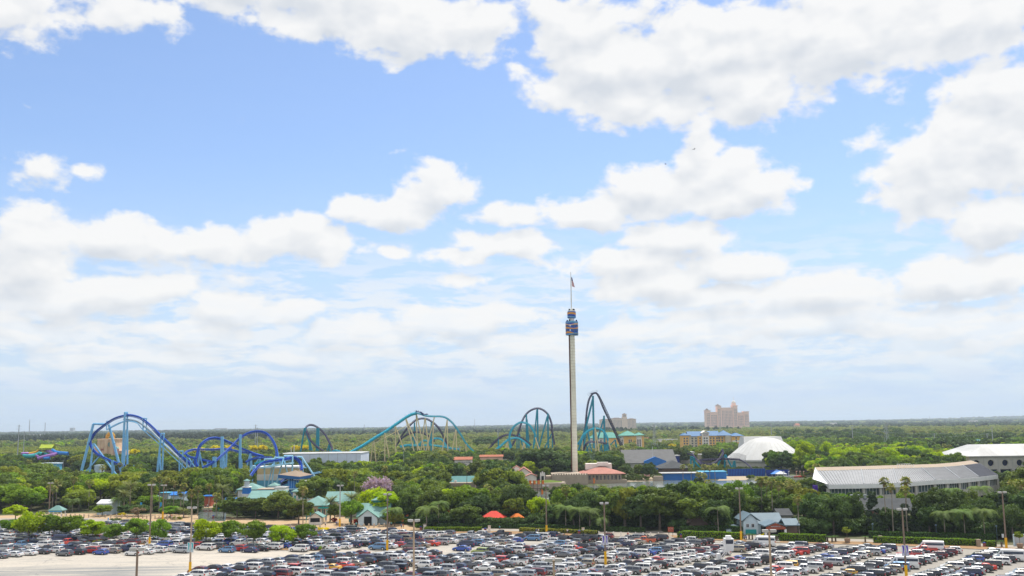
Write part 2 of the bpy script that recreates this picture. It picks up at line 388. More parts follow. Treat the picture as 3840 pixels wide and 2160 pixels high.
def strip(name, base, w0, w1, z, m, kind='structure'):
    """band following a polyline, offset outwards (away from the camera) between w0 and w1 metres"""
    a = [(x, y+w0) for x, y in base]; c = [(x, y+w1) for x, y in base]; b = MB()
    for i in range(len(base)-1): b.poly([(*a[i], z), (*a[i+1], z), (*c[i+1], z), (*c[i], z)])
    return tag(b.build(name, m), kind=kind)
b = MB()
for (x0, y0), (x1, y1) in zip(KERB, KERB[1:]):
    b.add([(x0,y0,0),(x1,y1,0),(x1,y1+.3,0),(x0,y0+.3,0),(x0,y0,.15),(x1,y1,.15),(x1,y1+.3,.15),(x0,y0+.3,.15)], [(4,5,6,7),(0,1,5,4),(2,3,7,6)])
tag(b.build('kerb', 'kerb_paint'), kind='structure')
right = [p for p in KERB if p[0] > -30]
strip('verge', right, .3, 7.5, .13, 'mulch')
strip('footpath', [p for p in KERB if p[0] > -30], 7.5, 14, .125, 'walk')
sheet('plaza', [G2(*p) for p in [(-400, 1950), (0, 1947), (330, 1950), (660, 1962), (900, 1982), (1180, 1984), (1480, 1988), (1600, 1997), (1560, 1972), (1300, 1945), (1000, 1950), (700, 1925), (500, 1930), (300, 1925), (0, 1934), (-400, 1938)]], .05, 'path_orange')
sheet('entrance_walk', [G2(*p) for p in [(-400, 1961), (0, 1960), (360, 1959), (640, 1966), (660, 1958), (330, 1944), (0, 1944), (-400, 1946)]], .075, 'walk')
sheet('garden_path', [G2(*p) for p in [(745, 1905), (840, 1905), (850, 1880), (770, 1878)]], .05, 'path_orange')
sheet('terrace', [G2(*p) for p in [(1100, 1960), (1290, 1962), (1300, 1905), (1120, 1900)]], .055, 'path_orange')
sheet('walkway', [G2(*p) for p in [(2245, 2011), (2530, 2019), (2480, 1992), (2250, 1997)]], .15, 'walk')
sheet('ticket_walk', [G2(*p) for p in [(2795, 2030), (2925, 2035), (2930, 2008), (2800, 2004)]], .16, 'walk')
gmat('water_bed', (.2, .22, .2), (.25, .26, .22), .1)
m = bpy.data.materials.new('water'); m.use_nodes = True; T = NT(m.node_tree); bs = m.node_tree.nodes['Principled BSDF']
bs.inputs['Base Color'].default_value = (.16, .19, .175, 1); bs.inputs['Roughness'].default_value = .12; bs.inputs['Specular IOR Level'].default_value = .8
t = T.new('ShaderNodeTexCoord').outputs['Object']; bp = T.new('ShaderNodeBump'); bp.inputs['Strength'].default_value = .25; bp.inputs['Distance'].default_value = .15
T.l.new(T.noise(T.vmath('MULTIPLY', t, (.6, 1, 1)), .9, 4, .6), bp.inputs['Height']); T.l.new(bp.outputs[0], bs.inputs['Normal']); M['water'] = m
LAKE = [G2(*p) for p in [(1975, 1873), (2090, 1884), (2200, 1874), (2330, 1850), (2450, 1862), (2700, 1862), (2860, 1858), (3050, 1850), (3120, 1820), (3060, 1800), (2960, 1792), (2800, 1800), (2700, 1802), (2560, 1800), (2490, 1803), (2345, 1808), (2170, 1828), (2080, 1848), (2000, 1840), (1960, 1850)]]
sheet('lake', LAKE, .07, 'water')
POND = [G2(*p) for p in [(745, 1955), (845, 1955), (850, 1915), (740, 1915)]]
sheet('pond', POND, .08, 'water')
gmat('sand', (.42, .34, .23), (.36, .29, .2), .2)
sheet('beach', [G2(*p) for p in [(2690, 1803), (2800, 1801), (2830, 1778), (2720, 1776)]], .09, 'sand')
sheet('shore', [G2(*p) for p in [(2325, 1811), (2500, 1806), (2560, 1803), (2560, 1790), (2420, 1790), (2325, 1798)]], .06, 'sand')
gmat('road', (.34, .33, .31), (.40, .39, .36), .05)
sheet('far_road', [G2(*p) for p in [(2380, 1668), (2700, 1672), (3000, 1675), (3000, 1679), (2700, 1677), (2380, 1673)]], .04, 'road')

# ================================================================== VEHICLES
mat('arch', (.006, .006, .007), .9)
def smooth_loft(b, secs, mi=0, cap=True):
    n = len(secs[0]); vs = [p for s_ in secs for p in s_]; fs = []
    for i in range(len(secs)-1):
        for k in range(n): fs.append((i*n+k, (i+1)*n+k, (i+1)*n+(k+1) % n, i*n+(k+1) % n))
    if cap: fs += [tuple(range(n)), tuple(range(len(secs)*n-1, (len(secs)-1)*n-1, -1))]
    b.add(vs, fs, mi)
# L,W,H, belt height, hood: (x,z) profile of the lower body top, cabin (x at belt rear, roof rear, roof front, belt front), wheel x, wheel r, window splits
TYPES = {
 'sedan':   dict(L=4.85, W=1.85, H=1.46, belt=.95, top=[(-2.42,.62),(-2.38,.98),(-1.75,1.03),(-.9,1.0),(.95,.96),(1.9,.86),(2.35,.70),(2.42,.5)], cab=(-1.75,-1.0,.25,1.15), wr=.33, ax=(-1.38,1.45), split=(0.0,)),
 'hatchback': dict(L=4.1, W=1.76, H=1.5, belt=.97, top=[(-2.04,.55),(-2.02,1.0),(-1.6,1.03),(-.9,1.02),(.8,.98),(1.6,.88),(1.98,.72),(2.05,.5)], cab=(-1.95,-1.45,.25,1.1), wr=.32, ax=(-1.22,1.28), split=(-.1,-1.1)),
 'crossover': dict(L=4.6, W=1.88, H=1.68, belt=1.06, top=[(-2.29,.6),(-2.27,1.1),(-1.9,1.13),(-.9,1.1),(.9,1.08),(1.8,1.0),(2.22,.85),(2.3,.55)], cab=(-2.2,-1.75,.3,1.2), wr=.36, ax=(-1.35,1.38), split=(0.0,-1.15)),
 'suv':     dict(L=5.35, W=2.03, H=1.90, belt=1.20, top=[(-2.66,.62),(-2.65,1.2),(-2.2,1.24),(-.9,1.22),(1.15,1.20),(2.2,1.13),(2.6,1.0),(2.68,.6)], cab=(-2.6,-2.4,.65,1.35), wr=.41, ax=(-1.62,1.65), split=(.2,-1.05)),
 'minivan': dict(L=5.1, W=1.98, H=1.76, belt=1.06, top=[(-2.54,.55),(-2.52,1.1),(-2.1,1.12),(-.9,1.1),(1.3,1.06),(2.1,.93),(2.45,.78),(2.55,.5)], cab=(-2.48,-2.15,.75,1.75), wr=.35, ax=(-1.5,1.55), split=(.55,-.85)),
 'pickup':  dict(L=5.8, W=2.02, H=1.9, belt=1.18, top=[(-2.89,.7),(-2.88,1.14),(-2.2,1.16),(-.75,1.16),(.9,1.18),(2.2,1.12),(2.8,1.0),(2.9,.6)], cab=(-.72,-.6,.75,1.35), wr=.42, ax=(-1.75,1.85), split=(.15,)),
 'jeep':    dict(L=4.3, W=1.88, H=1.84, belt=1.16, top=[(-2.1,.7),(-2.08,1.15),(-1.6,1.18),(-.9,1.18),(.75,1.18),(1.9,1.1),(2.1,1.0),(2.15,.6)], cab=(-2.02,-1.95,.5,.85), wr=.41, ax=(-1.2,1.25), split=(.0,-.95)),
 'van':     dict(L=6.6, W=2.08, H=2.7, belt=1.5, top=[(-3.29,.5),(-3.28,1.5),(-2.4,1.52),(-.9,1.52),(2.1,1.5),(2.75,1.25),(3.15,1.05),(3.3,.55)], cab=(-3.27,-3.2,1.5,2.35), wr=.38, ax=(-1.9,2.2), split=(1.35,1.05)),
}
def vehicle_meshes(t, d):
    L, W, H, wr = d['L'], d['W'], d['H'], d['wr']; w = W/2; zb = .24 if t not in ('pickup', 'suv', 'jeep') else .34
    out = {}
    b = MB(); secs = []
    for i, (x, z) in enumerate(d['top']):
        e = 1-.10*(abs(x)/(L/2))**4; ww = w*e; zz = zb+(.12 if i in (0, len(d['top'])-1) else 0)
        secs.append([(x, -ww*.93, zz), (x, -ww, zz+(z-zz)*.35), (x, -ww*.99, zz+(z-zz)*.72), (x, -ww*.93, z*.985), (x, -ww*.72, z+.015),
                     (x, ww*.72, z+.015), (x, ww*.93, z*.985), (x, ww*.99, zz+(z-zz)*.72), (x, ww, zz+(z-zz)*.35), (x, ww*.93, zz)])
    smooth_loft(b, secs)
    xr, rr, rf, xf = d['cab']; bl = d['belt']; lo = .93*w; hi = .76*w if t not in ('van', 'jeep', 'suv') else .86*w
    zt = H-.03
    def zr(x): return zt-.05*abs((x-(rr+rf)/2)/(rf-rr)*2)**2
    mids = [rr+(rf-rr)*k for k in (0, .35, .7, 1)]
    cab = [[(xr, -lo, bl-.04), (xr+.02, -lo*.98, bl+.02), (xr+.02, lo*.98, bl+.02), (xr, lo, bl-.04)]]
    for x in mids: cab.append([(x, -lo, bl-.04), (x, -hi, zr(x)), (x, hi, zr(x)), (x, lo, bl-.04)])
    cab.append([(xf, -lo, bl-.04), (xf, -lo*.98, bl+.02), (xf, lo*.98, bl+.02), (xf, lo, bl-.04)])
    # roof rounding: insert an extra edge
    cab2 = []
    for s_ in cab:
        a, p, q, z_ = [Vector(v) for v in s_]
        cab2.append([tuple(a), tuple(a.lerp(p, .9)), tuple(p.lerp(q, .10)+Vector((0, 0, .012))), tuple(p.lerp(q, .9)+Vector((0, 0, .012))), tuple(z_.lerp(q, .9)), tuple(z_)])
    smooth_loft(b, cab2)
    if t == 'pickup':   # open bed: dark well
        b.box(-2.72, -.85, -w*.8, w*.8, 1.176, 1.182, 1)
        b.box(-2.86, -.8, -w*.95, -w*.82, 1.12, 1.24); b.box(-2.86, -.8, w*.82, w*.95, 1.12, 1.24); b.box(-2.9, -2.78, -w*.9, w*.9, 1.0, 1.24)
    if t in ('suv', 'crossover', 'minivan'):   # roof rails
        for sy in (-1, 1): b.tube([(rr+.2, sy*hi*.88, H+.03), (rf-.25, sy*hi*.88, H+.03)], .025, 4, 1)
    # wheel arches and sills
    for x in d['ax']:
        for sy in (-1, 1):
            pts = [(x+math.cos(a)*(wr+.07), sy*(w+.004), wr+math.sin(a)*(wr+.07)) for a in [PI*k/8 for k in range(9)]]
            pts = [(px_, sy*(w*(.985+.02)), pz) for px_, _, pz in pts]
            if sy < 0: b.poly(pts[::-1], 1)
            else: b.poly(pts, 1)
    b.box(-L/2+.35, L/2-.35, -w*.94, w*.94, zb-.06, zb+.02, 1)
    b.box(L/2-.10, L/2+.03, -w*.5, w*.5, zb+.1, zb+.32, 1); b.box(-L/2-.03, -L/2+.08, -w*.8, w*.8, zb+.06, zb+.2, 1)
    out['body'] = b.mesh('body', ['paint', 'arch'], smooth=False)
    # glass: side windows (one mesh each side), windscreen, rear window
    def side(x, f, sy):
        """point on cabin side at longitudinal x, height fraction f"""
        top = zr(min(max(x, rr), rf)); z = bl+(top-bl)*f; y = lo+(hi-lo)*f*.97
        return (x, sy*(y+.012), z)
    f0, f1 = .10, .84
    for nm, sy in (('side_window', -1), ('side_window.r', 1)):
        g = MB(); cuts = sorted([xr+(rr-xr)*.35+.12, xf-(xf-rf)*.35-.1]+list(d['split']))
        if t == 'pickup': cuts = sorted([-.55, .95, .15])
        for a, c in zip(cuts, cuts[1:]):
            if t == 'van' and c > 1.0 and a < 1.2 and c-a < .35: continue
            a2, c2 = a+.04, c-.04
            if abs((c-a)) < .12: continue
            ta = max(a2, rr+.06+(0 if a2 > rr else 0)); tcx = min(c2, rf-.06)
            if ta >= tcx: continue
            top_f = f1 if t != 'van' else .60
            bot_f = f0 if t != 'van' else .12
            q = [side(a2, bot_f, sy), side(c2, bot_f, sy), side(tcx, top_f, sy), side(ta, top_f, sy)]
            g.poly(q if sy < 0 else q[::-1])
        out[nm] = g.mesh('side_window', 'glass')
    def endglass(xa, xb, nm, sgn):
        g = MB(); A = []
        for f, k in ((.12, 1), (.88, 1)):
            x = xa+(xb-xa)*f; top = zr(xb); z = bl+(top-bl)*f; y = (lo+(hi-lo)*f)*.90
            A.append([(x+sgn*.02, -y, z+.012), (x+sgn*.02, y, z+.012)])
        g.poly([A[0][0], A[0][1], A[1][1], A[1][0]] if sgn > 0 else [A[0][1], A[0][0], A[1][0], A[1][1]])
        out[nm] = g.mesh(nm, 'glass' if sgn < 0 else 'glass_clear')
    endglass(xf, rf, 'windscreen', 1); endglass(xr, rr, 'rear_window', -1)
    g = MB(); n = 14
    g.T = Matrix.Rotation(PI/2, 4, 'X')
    g.ring([(wr*.6, -.10), (wr*.97, -.11), (wr, -.06), (wr, .06), (wr*.97, .11), (wr*.6, .10)], n, mi=0)
    out['wheel'] = g.mesh('wheel', 'tyre')
    g = MB(); g.T = Matrix.Rotation(PI/2, 4, 'X'); g.ring([(wr*.3, .125), (wr*.62, .105), (wr*.62, -.105), (wr*.3, -.125)], 10)
    out['rim'] = g.mesh('rim', 'rim')
    tx, tz = d['top'][1]; hz = d['top'][-2][1]; hx = d['top'][-2][0]
    g = MB(); ht = .34 if t in ('suv', 'minivan', 'jeep', 'van', 'crossover', 'pickup') else .18
    g.box(-.05, .12, -.13, .10, -ht, 0); out['taillight'] = g.mesh('taillight', 'red_lamp')
    g = MB(); g.box(-.14, .07, -.16, .10, -.14, 0); out['headlight'] = g.mesh('headlight', 'clear_lamp')
    out['_p'] = dict(tl=(tx+.02, w*.86, tz-.05), hl=(hx-.02, w*.78, hz-.03), ax=d['ax'], wr=wr, w=w)
    return out
mat('paint', (.5, .5, .5), .25, coat=.6, spec=.5)
PAINTS = {'white': (.80, .80, .79), 'silver': (.42, .44, .46), 'grey': (.16, .17, .185), 'black': (.012, .012, .015), 'charcoal': (.05, .052, .06), 'red': (.50, .03, .028),
          'maroon': (.16, .012, .02), 'navy': (.018, .03, .10), 'blue': (.03, .09, .42), 'light_blue': (.14, .28, .48), 'tan': (.36, .32, .25), 'gold': (.78, .44, .03),
          'bright_red': (.68, .05, .02), 'green': (.30, .36, .07), 'olive': (.07, .075, .055), 'orange': (.62, .13, .04)}
for k, v in PAINTS.items():
    met = .35 if k in ('silver', 'grey', 'charcoal', 'tan', 'light_blue') else 0
    mat('paint_'+k, v, .32, metal=met, coat=.7, spec=.5)
VM = {t: vehicle_meshes(t, d) for t, d in TYPES.items()}
def join_meshes(t):
    """one joined mesh for far copies: slot 0 is the paint"""
    mats = ['paint', 'arch', 'glass', 'tyre', 'rim', 'red_lamp', 'clear_lamp', 'glass_clear']; b = MB(); V = VM[t]; p = V['_p']
    def put(me, off, table, flip=False):
        n = len(b.v); s_ = -1 if flip else 1
        for v in me.vertices: b.v.append((v.co.x+off[0], s_*v.co.y+off[1], v.co.z+off[2]))
        for f in me.polygons:
            idx = [i+n for i in f.vertices]; b.f.append(tuple(reversed(idx)) if flip else tuple(idx)); b.mi.append(table[f.material_index])
    put(V['body'], (0, 0, 0), [0, 1])
    for k in ('side_window', 'side_window.r', 'rear_window'): put(V[k], (0, 0, 0), [2])
    put(V['windscreen'], (0, 0, 0), [7])
    for x in p['ax']:
        for sy in (-1, 1): put(V['wheel'], (x, sy*(p['w']-.10), p['wr']), [3]); put(V['rim'], (x, sy*(p['w']-.10), p['wr']), [4])
    for sy in (-1, 1):
        put(V['taillight'], (p['tl'][0], sy*p['tl'][1], p['tl'][2]), [5], sy < 0); put(V['headlight'], (p['hl'][0], sy*p['hl'][1], p['hl'][2]), [6], sy < 0)
    return b, mats
JOIN = {}
for t in TYPES: b_, ms_ = join_meshes(t); JOIN[t] = (b_, b_.mesh('vehicle', ms_))
TNAME = {'sedan': ('sedan', 'car'), 'hatchback': ('hatchback', 'car'), 'crossover': ('crossover', 'car'), 'suv': ('large SUV', 'suv'), 'minivan': ('minivan', 'minivan'),
         'pickup': ('pickup truck', 'pickup truck'), 'jeep': ('boxy off-roader', 'suv'), 'van': ('high-roof passenger van', 'van')}
ONAME = {'sedan': 'parked_sedan', 'hatchback': 'parked_hatchback', 'crossover': 'parked_crossover', 'suv': 'parked_suv', 'minivan': 'parked_minivan', 'pickup': 'pickup_truck', 'jeep': 'off_roader', 'van': 'passenger_van'}
# rows of stalls run at 41.5 degrees from the view axis; cars stand at an angle to them, noses to the left
PHI = R(41.5); UU = (math.sin(PHI), math.cos(PHI)); NN = (math.cos(PHI), -math.sin(PHI))
def w2st(x, y): return x*UU[0]+y*UU[1], x*NN[0]+y*NN[1]
def st2w(s, t): return s*UU[0]+t*NN[0], s*UU[1]+t*NN[1]
HEAD = R(180-19)
slots = []
def corridor(x): return 258.5+.105*(x+60) if x < -14 else 1e9
for k in range(-22, 8):
    tr = -110.2+14.25*k
    for half, tc in ((0, tr-2.65), (1, tr-7.85)):
        s0 = (k*37 % 7)*.35; s_ = 60+s0
        while s_ < 330:
            x, y = st2w(s_, tc); s_ += 3.5
            px, py = proj((x, y, .7))
            if px < -60 or px > 3900 or py > 2230: continue
            if y > kerb_y(x)-(7.5 if x > 45 else 4.0): continue
            if x > -14.5 or px > 1740: ok = (tr > -207)
            else:
                c_ = corridor(x)
                if y > c_+5.5: ok = True
                elif y < c_-3.8: ok = tr-10.4 > -207.5
                else: ok = False
            if x > -20 and x < 8 and abs(y-(266+.28*(x+10))) < 2.6: ok = False   # gap patch
            if px > 3450 and py < 2078 and px < 3800 and not (tr < -81): ok = tr < -81 or py > 2066
            if y > corridor(x)+5.5 and x < -40:     # ragged front edge of the far block
                if y < 256+max(0, -(x+50))*.02+3+2.4*math.sin(x*.21)+(4 if -92 < x < -60 else 0): ok = False
            if px < 655 and py > 2120: ok = False
            if ok: slots.append([x, y, k, half, px, py])
occ = [s_ for s_ in slots if random.random() > .022]
pal = ['white']*34+['silver']*15+['grey']*12+['black']*16+['charcoal']*9+['maroon']*2+['navy']*8+['blue']*1+['tan']*4+['light_blue']*1
typ = ['sedan']*33+['crossover']*27+['minivan']*13+['suv']*12+['pickup']*5+['hatchback']*6+['jeep']*3
cars = []
for x, y, k, half, px, py in occ: cars.append(dict(x=x, y=y, k=k, px=px, py=py, c=random.choice(pal), t=random.choice(typ), fix=False))
# individual vehicles read off the photograph: picture position, paint, type
SEEN = [(3490,2072,'white','van') ,(3790,2110,'white','van'),(3375,2108,'white','van'),(2885,2040,'white','van'),(1222,2122,'gold','sedan'),(1285,2120,'bright_red','sedan'),(1090,2132,'red','jeep'),
 (2390,2100,'maroon','sedan'),(1150,2128,'white','suv'),(1018,2064,'white','suv'),(1080,2072,'navy','crossover'),(905,2058,'red','crossover'),(735,2072,'red','jeep'),(802,2068,'grey','minivan'),
 (225,2018,'bright_red','crossover'),(365,2022,'bright_red','crossover'),(345,2058,'red','minivan'),(265,2040,'bright_red','pickup'),(320,2080,'charcoal','crossover'),(410,2082,'tan','hatchback'),
 (30,2070,'white','sedan'),(82,2068,'silver','sedan'),(122,2062,'white','sedan'),(155,2085,'charcoal','sedan'),(235,2086,'grey','crossover'),(100,2040,'light_blue','pickup'),(150,2040,'white','suv'),
 (610,2068,'white','crossover'),(570,2066,'white','sedan'),(465,2072,'navy','pickup'),(395,2056,'white','suv'),(220,2035,'navy','van'),(1240,2048,'silver','sedan'),(1180,2046,'white','pickup'),
 (1345,2055,'navy','jeep'),(1405,2048,'light_blue','suv'),(1530,2075,'maroon','suv'),(1480,2042,'red','hatchback'),(1560,2035,'maroon','crossover'),(1800,2045,'light_blue','minivan'),(1745,2052,'blue','sedan'),
 (1700,2095,'white','sedan'),(1790,2068,'green','jeep'),(1610,2105,'red','crossover'),(1660,2120,'charcoal','pickup'),(1740,2135,'grey','sedan'),(1920,2130,'silver','sedan'),(1620,2050,'bright_red','sedan'),
 (1870,2095,'red','jeep'),(2105,2042,'light_blue','crossover'),(2165,2055,'bright_red','sedan'),(2290,2016,'maroon','crossover'),(2420,2020,'orange','pickup'),(2500,2022,'black','minivan'),(2590,2058,'maroon','minivan'),
 (2670,2062,'maroon','minivan'),(2740,2100,'red','sedan'),(2770,2096,'blue','sedan'),(2840,2105,'black','pickup'),(2690,2112,'black','pickup'),(2830,2062,'silver','sedan'),(2845,2050,'black','suv'),
 (2920,2085,'white','suv'),(2770,2125,'white','suv'),(2815,2120,'silver','suv'),(2970,2085,'bright_red','sedan'),(3000,2073,'red','minivan'),(3050,2045,'maroon','crossover'),(3100,2092,'blue','sedan'),
 (2905,2125,'bright_red','sedan'),(2970,2118,'gold','jeep'),(3170,2150,'gold','hatchback'),(3060,2110,'maroon','pickup'),(3140,2070,'navy','suv'),(3320,2112,'maroon','minivan'),(3415,2092,'red','pickup'),
 (3450,2105,'silver','minivan'),(3410,2145,'black','sedan'),(3355,2130,'light_blue','suv'),(3505,2060,'bright_red','pickup'),(3545,2055,'maroon','crossover'),(3580,2068,'white','crossover'),(3640,2060,'blue','crossover'),
 (3670,2055,'black','suv'),(3685,2110,'bright_red','sedan'),(3730,2120,'olive','suv'),(3520,2045,'black','sedan'),(3600,2135,'black','crossover'),(3760,2100,'charcoal','minivan'),(2260,2095,'white','minivan'),
 (2335,2060,'white','minivan'),(2290,2058,'white','minivan'),(2390,2118,'charcoal','pickup'),(2260,2148,'silver','pickup'),(2340,2140,'grey','minivan'),(2100,2128,'white','minivan'),(2060,2112,'white','crossover'),
 (2440,2090,'red','sedan'),(2520,2070,'white','suv'),(2190,2145,'maroon','sedan'),(1965,2050,'maroon','crossover'),(1940,2028,'blue','hatchback'),(1550,2150,'maroon','sedan'),(1040,2155,'maroon','suv')]
for px, py, c, t in SEEN:
    best = min((q for q in cars if not q['fix']), key=lambda q: abs(q['px']-px)+2.2*abs(q['py']-py))
    best['c'], best['t'], best['fix'] = c, t, True
for q in cars:
    if q['t'] in ('van',) :   # a long van blocks its neighbour nose to tail
        for o in cars:
            if o is not q and o['t'] != 'van' and 1 < math.hypot(o['x']-q['x'], o['y']-q['y']) < 4.6 and abs((o['x']-q['x'])) > 3.6: o['drop'] = True
cars = [q for q in cars if not q.get('drop')]
cars.sort(key=lambda q: q['y'])
POSTS = [(560,2055,1815,'teal'),(712,2158,1900,'bt'),(1452,2068,1850,''),(1274,1980,1818,''),(2050,2008,1818,''),(2271,2117,1883,'bp'),(2780,2033,1828,''),(3400,2176,1905,'bp'),(3775,2062,1842,'')]
for q in cars:    # keep the posts free
    for p in POSTS:
        g_ = at(p[0], p[1])
        if abs(q['x']-g_.x) < 2.6 and abs(q['y']-g_.y) < 1.6: q['drop'] = True
cars = [q for q in cars if not q.get('drop')]
LAND = [((560,2055),'post by the shade trees'),((715,2155),'post with the teal banner'),((1452,2068),'post at the centre aisle'),((1274,1985),'post beside the teal hall'),((2050,2012),'post before the long hedge'),
        ((2271,2117),'middle purple-banner post'),((2780,2036),'post beside the bright hedge'),((3404,2185),'right purple-banner post'),((3775,2064),'rightmost tall post'),((2720,2110),'white surveillance tower'),
        ((1560,2150),'bare post in the front rows'),((2076,2158),'low twin lamp head'),((2890,2150),'tan post in the front rows'),((105,2030),'leftmost shade tree'),((900,2048),'shade trees of the car park'),((1850,2000),'clipped hedge by the kerb'),((3100,2045),'planter by the kerb')]
LANDW = [(at(*p), n) for p, n in LAND]
ORD = ['nearest', 'second nearest', 'third nearest', 'fourth nearest', 'fifth nearest', 'sixth nearest', 'seventh nearest', 'eighth nearest', 'ninth nearest', 'tenth nearest', 'eleventh nearest', 'twelfth nearest']
def orde(i): return ORD[i] if i < len(ORD) else '%dth nearest' % (i+1)
NIND = 298
bins = {}
for q in cars[:NIND]:
    best = min(LANDW, key=lambda l: math.hypot(l[0].x-q['x'], (l[0].y-q['y'])))
    dx = q['px']-proj(best[0])[0]; q['rel'] = 'left of' if dx < 0 else 'right of'; q['lm'] = best[1]; q['ld'] = math.hypot(best[0].x-q['x'], best[0].y-q['y'])
    bins.setdefault((q['c'], q['t'], q['rel'], q['lm']), []).append(q)
for key, l in bins.items():
    l.sort(key=lambda q: q['ld'])
    for i, q in enumerate(l):
        c = key[0].replace('_', ' ')
        q['label'] = '%s %s %s the %s' % (c, TNAME[key[1]][0], key[2], key[3]) + ('' if len(l) == 1 else ', %s' % orde(i))
CARGROUP = 'vehicles parked in the angled rows'
def paint_obj(o, c):
    o.material_slots[0].link = 'OBJECT'; o.material_slots[0].material = M['paint_'+c]
jit = random.Random(3)
def make_car(q, parts):
    t, c = q['t'], q['c']; loc = (q['x']+jit.uniform(-.18, .18), q['y']+jit.uniform(-.3, .3), .02); rz = HEAD+jit.uniform(-.03, .03)
    if not parts:
        o = inst(ONAME[t], JOIN[t][1], None, loc, rz); paint_obj(o, c); tag(o, q['label'], TNAME[t][1], CARGROUP); return o
    r = thing(ONAME[t], q['label'], TNAME[t][1], loc, rz, CARGROUP); V = VM[t]; p = V['_p']
    o = inst('body', V['body'], r); paint_obj(o, c)
    for k in ('side_window', 'side_window.r'): inst('side_window', V[k], r)
    inst('windscreen', V['windscreen'], r); inst('rear_window', V['rear_window'], r)
    for x in p['ax']:
        for sy in (-1, 1):
            wh = inst('wheel', V['wheel'], r, (x, sy*(p['w']-.10), p['wr'])); inst('rim', V['rim'], wh)
    for sy in (-1, 1):
        inst('taillight', V['taillight'], r, (p['tl'][0], sy*p['tl'][1], p['tl'][2])).scale = (1, sy, 1)
        inst('headlight', V['headlight'], r, (p['hl'][0], sy*p['hl'][1], p['hl'][2])).scale = (1, sy, 1)
    return r
for i, q in enumerate(cars[:NIND]): make_car(q, i < 170)
# the rest, farther off: one object
Vs, Fs, Ms = [], [], []; pk = list(PAINTS); off = 0; bb = MB()
for q in cars[NIND:]:
    b_, _ = JOIN[q['t']]; c_, s_ = math.cos(HEAD), math.sin(HEAD); n0 = len(bb.v)
    bb.v += [(q['x']+c_*x-s_*y, q['y']+s_*x+c_*y, z+.02) for x, y, z in b_.v]
    bb.f += [tuple(i+n0 for i in f) for f in b_.f]; pi_ = pk.index(q['c']); bb.mi += [7+pi_ if m_ == 0 else m_-1 for m_ in b_.mi]
o = bb.build('parked_cars', ['arch', 'glass', 'tyre', 'rim', 'red_lamp', 'clear_lamp', 'glass_clear']+['paint_'+k for k in pk])
tag(o, 'mass of parked cars in the farther rows up to the kerb', 'parked cars', kind='stuff')
print('cars', len(cars))
# ================================================================== VEGETATION
def leaves(centres, normals, size, rng, aspect=.6, spread=.7, droop=0):
    """quads around centres facing roughly along normals -> V (4n,3), F (n,4)"""
    n = len(centres)
    nn = normals+rng.normal(0, spread, (n, 3)); nn /= np.linalg.norm(nn, axis=1)[:, None]
    a = np.cross(nn, rng.normal(0, 1, (n, 3))); a /= np.linalg.norm(a, axis=1)[:, None]; b = np.cross(nn, a)
    s = size*rng.uniform(.65, 1.3, (n, 1))
    V = np.empty((n, 4, 3)); V[:, 0] = centres-a*s; V[:, 1] = centres-b*s*aspect; V[:, 2] = centres+a*s; V[:, 3] = centres+b*s*aspect
    return V.reshape(-1, 3), np.arange(4*n).reshape(n, 4)
def crown(name, seed, m, R_, H_, z0, nclump, nleaf, size, rc=(.22, .36), flat=0, core=True, shape='round'):
    rng = np.random.default_rng(seed); C_ = []; Nn = []
    per = nleaf//nclump
    for i in range(nclump):
        while True:
            v = rng.uniform(-1, 1, 3); r = np.linalg.norm(v)
            if .35 < r < 1 and v[2] > -.75: break
        v = v/r*(r**.45)*rng.uniform(.78, 1.04)
        if shape == 'cone':
            h = rng.uniform(0, 1)**1.25; ang = rng.uniform(0, 2*PI); q = (1-h)*.95+.05; v = np.array([math.cos(ang)*q*rng.uniform(.55, 1), math.sin(ang)*q*rng.uniform(.55, 1), 2*h-1])
        if shape == 'plume':
            h = rng.uniform(0, 1); ang = rng.uniform(0, 2*PI); q = rng.uniform(.2, 1)*(1-.55*h); v = np.array([math.cos(ang)*q, math.sin(ang)*q, 2*h-1])
        if flat: v[2] = max(v[2], -.35)*flat
        c = v*np.array([R_, R_, H_/2])*(1-rc[1]*.6)
        r0 = rng.uniform(*rc)*R_*(1 if shape != 'cone' else .8)
        d = rng.normal(0, 1, (per, 3)); d /= np.linalg.norm(d, axis=1)[:, None]
        rad = r0*rng.uniform(.45, 1.08, (per, 1)); sq = np.array([1, 1, .72 if shape != 'plume' else 2.2])
        C_.append(c+d*rad*sq); Nn.append(d*np.array([1, 1, 1.5]))
    C_ = np.concatenate(C_)+np.array([0, 0, z0+H_/2]); Nn = np.concatenate(Nn); Nn /= np.linalg.norm(Nn, axis=1)[:, None]
    V, F_ = leaves(C_, Nn, size, rng, spread=.48)
    return nmesh(name, V, F_, m)
def trunk_mesh(h, r, m='bark', limbs=5, seed=0, spread=2.5, top=None):
    rng = random.Random(seed); b = MB(); b.tube([(0, 0, -.3), (.05, .03, h*.5), (0, .1, h)], [r*1.3, r, r*.7], 8)
    for i in range(limbs):
        a = 2*PI*i/limbs+rng.random(); L = spread*rng.uniform(.6, 1)
        b.tube([(0, 0, h*.8), (math.cos(a)*L*.4, math.sin(a)*L*.4, h*1.15), (math.cos(a)*L, math.sin(a)*L, h*1.15+L*.8)], [r*.6, r*.4, r*.15], 5)
    return b.mesh('trunk', m)
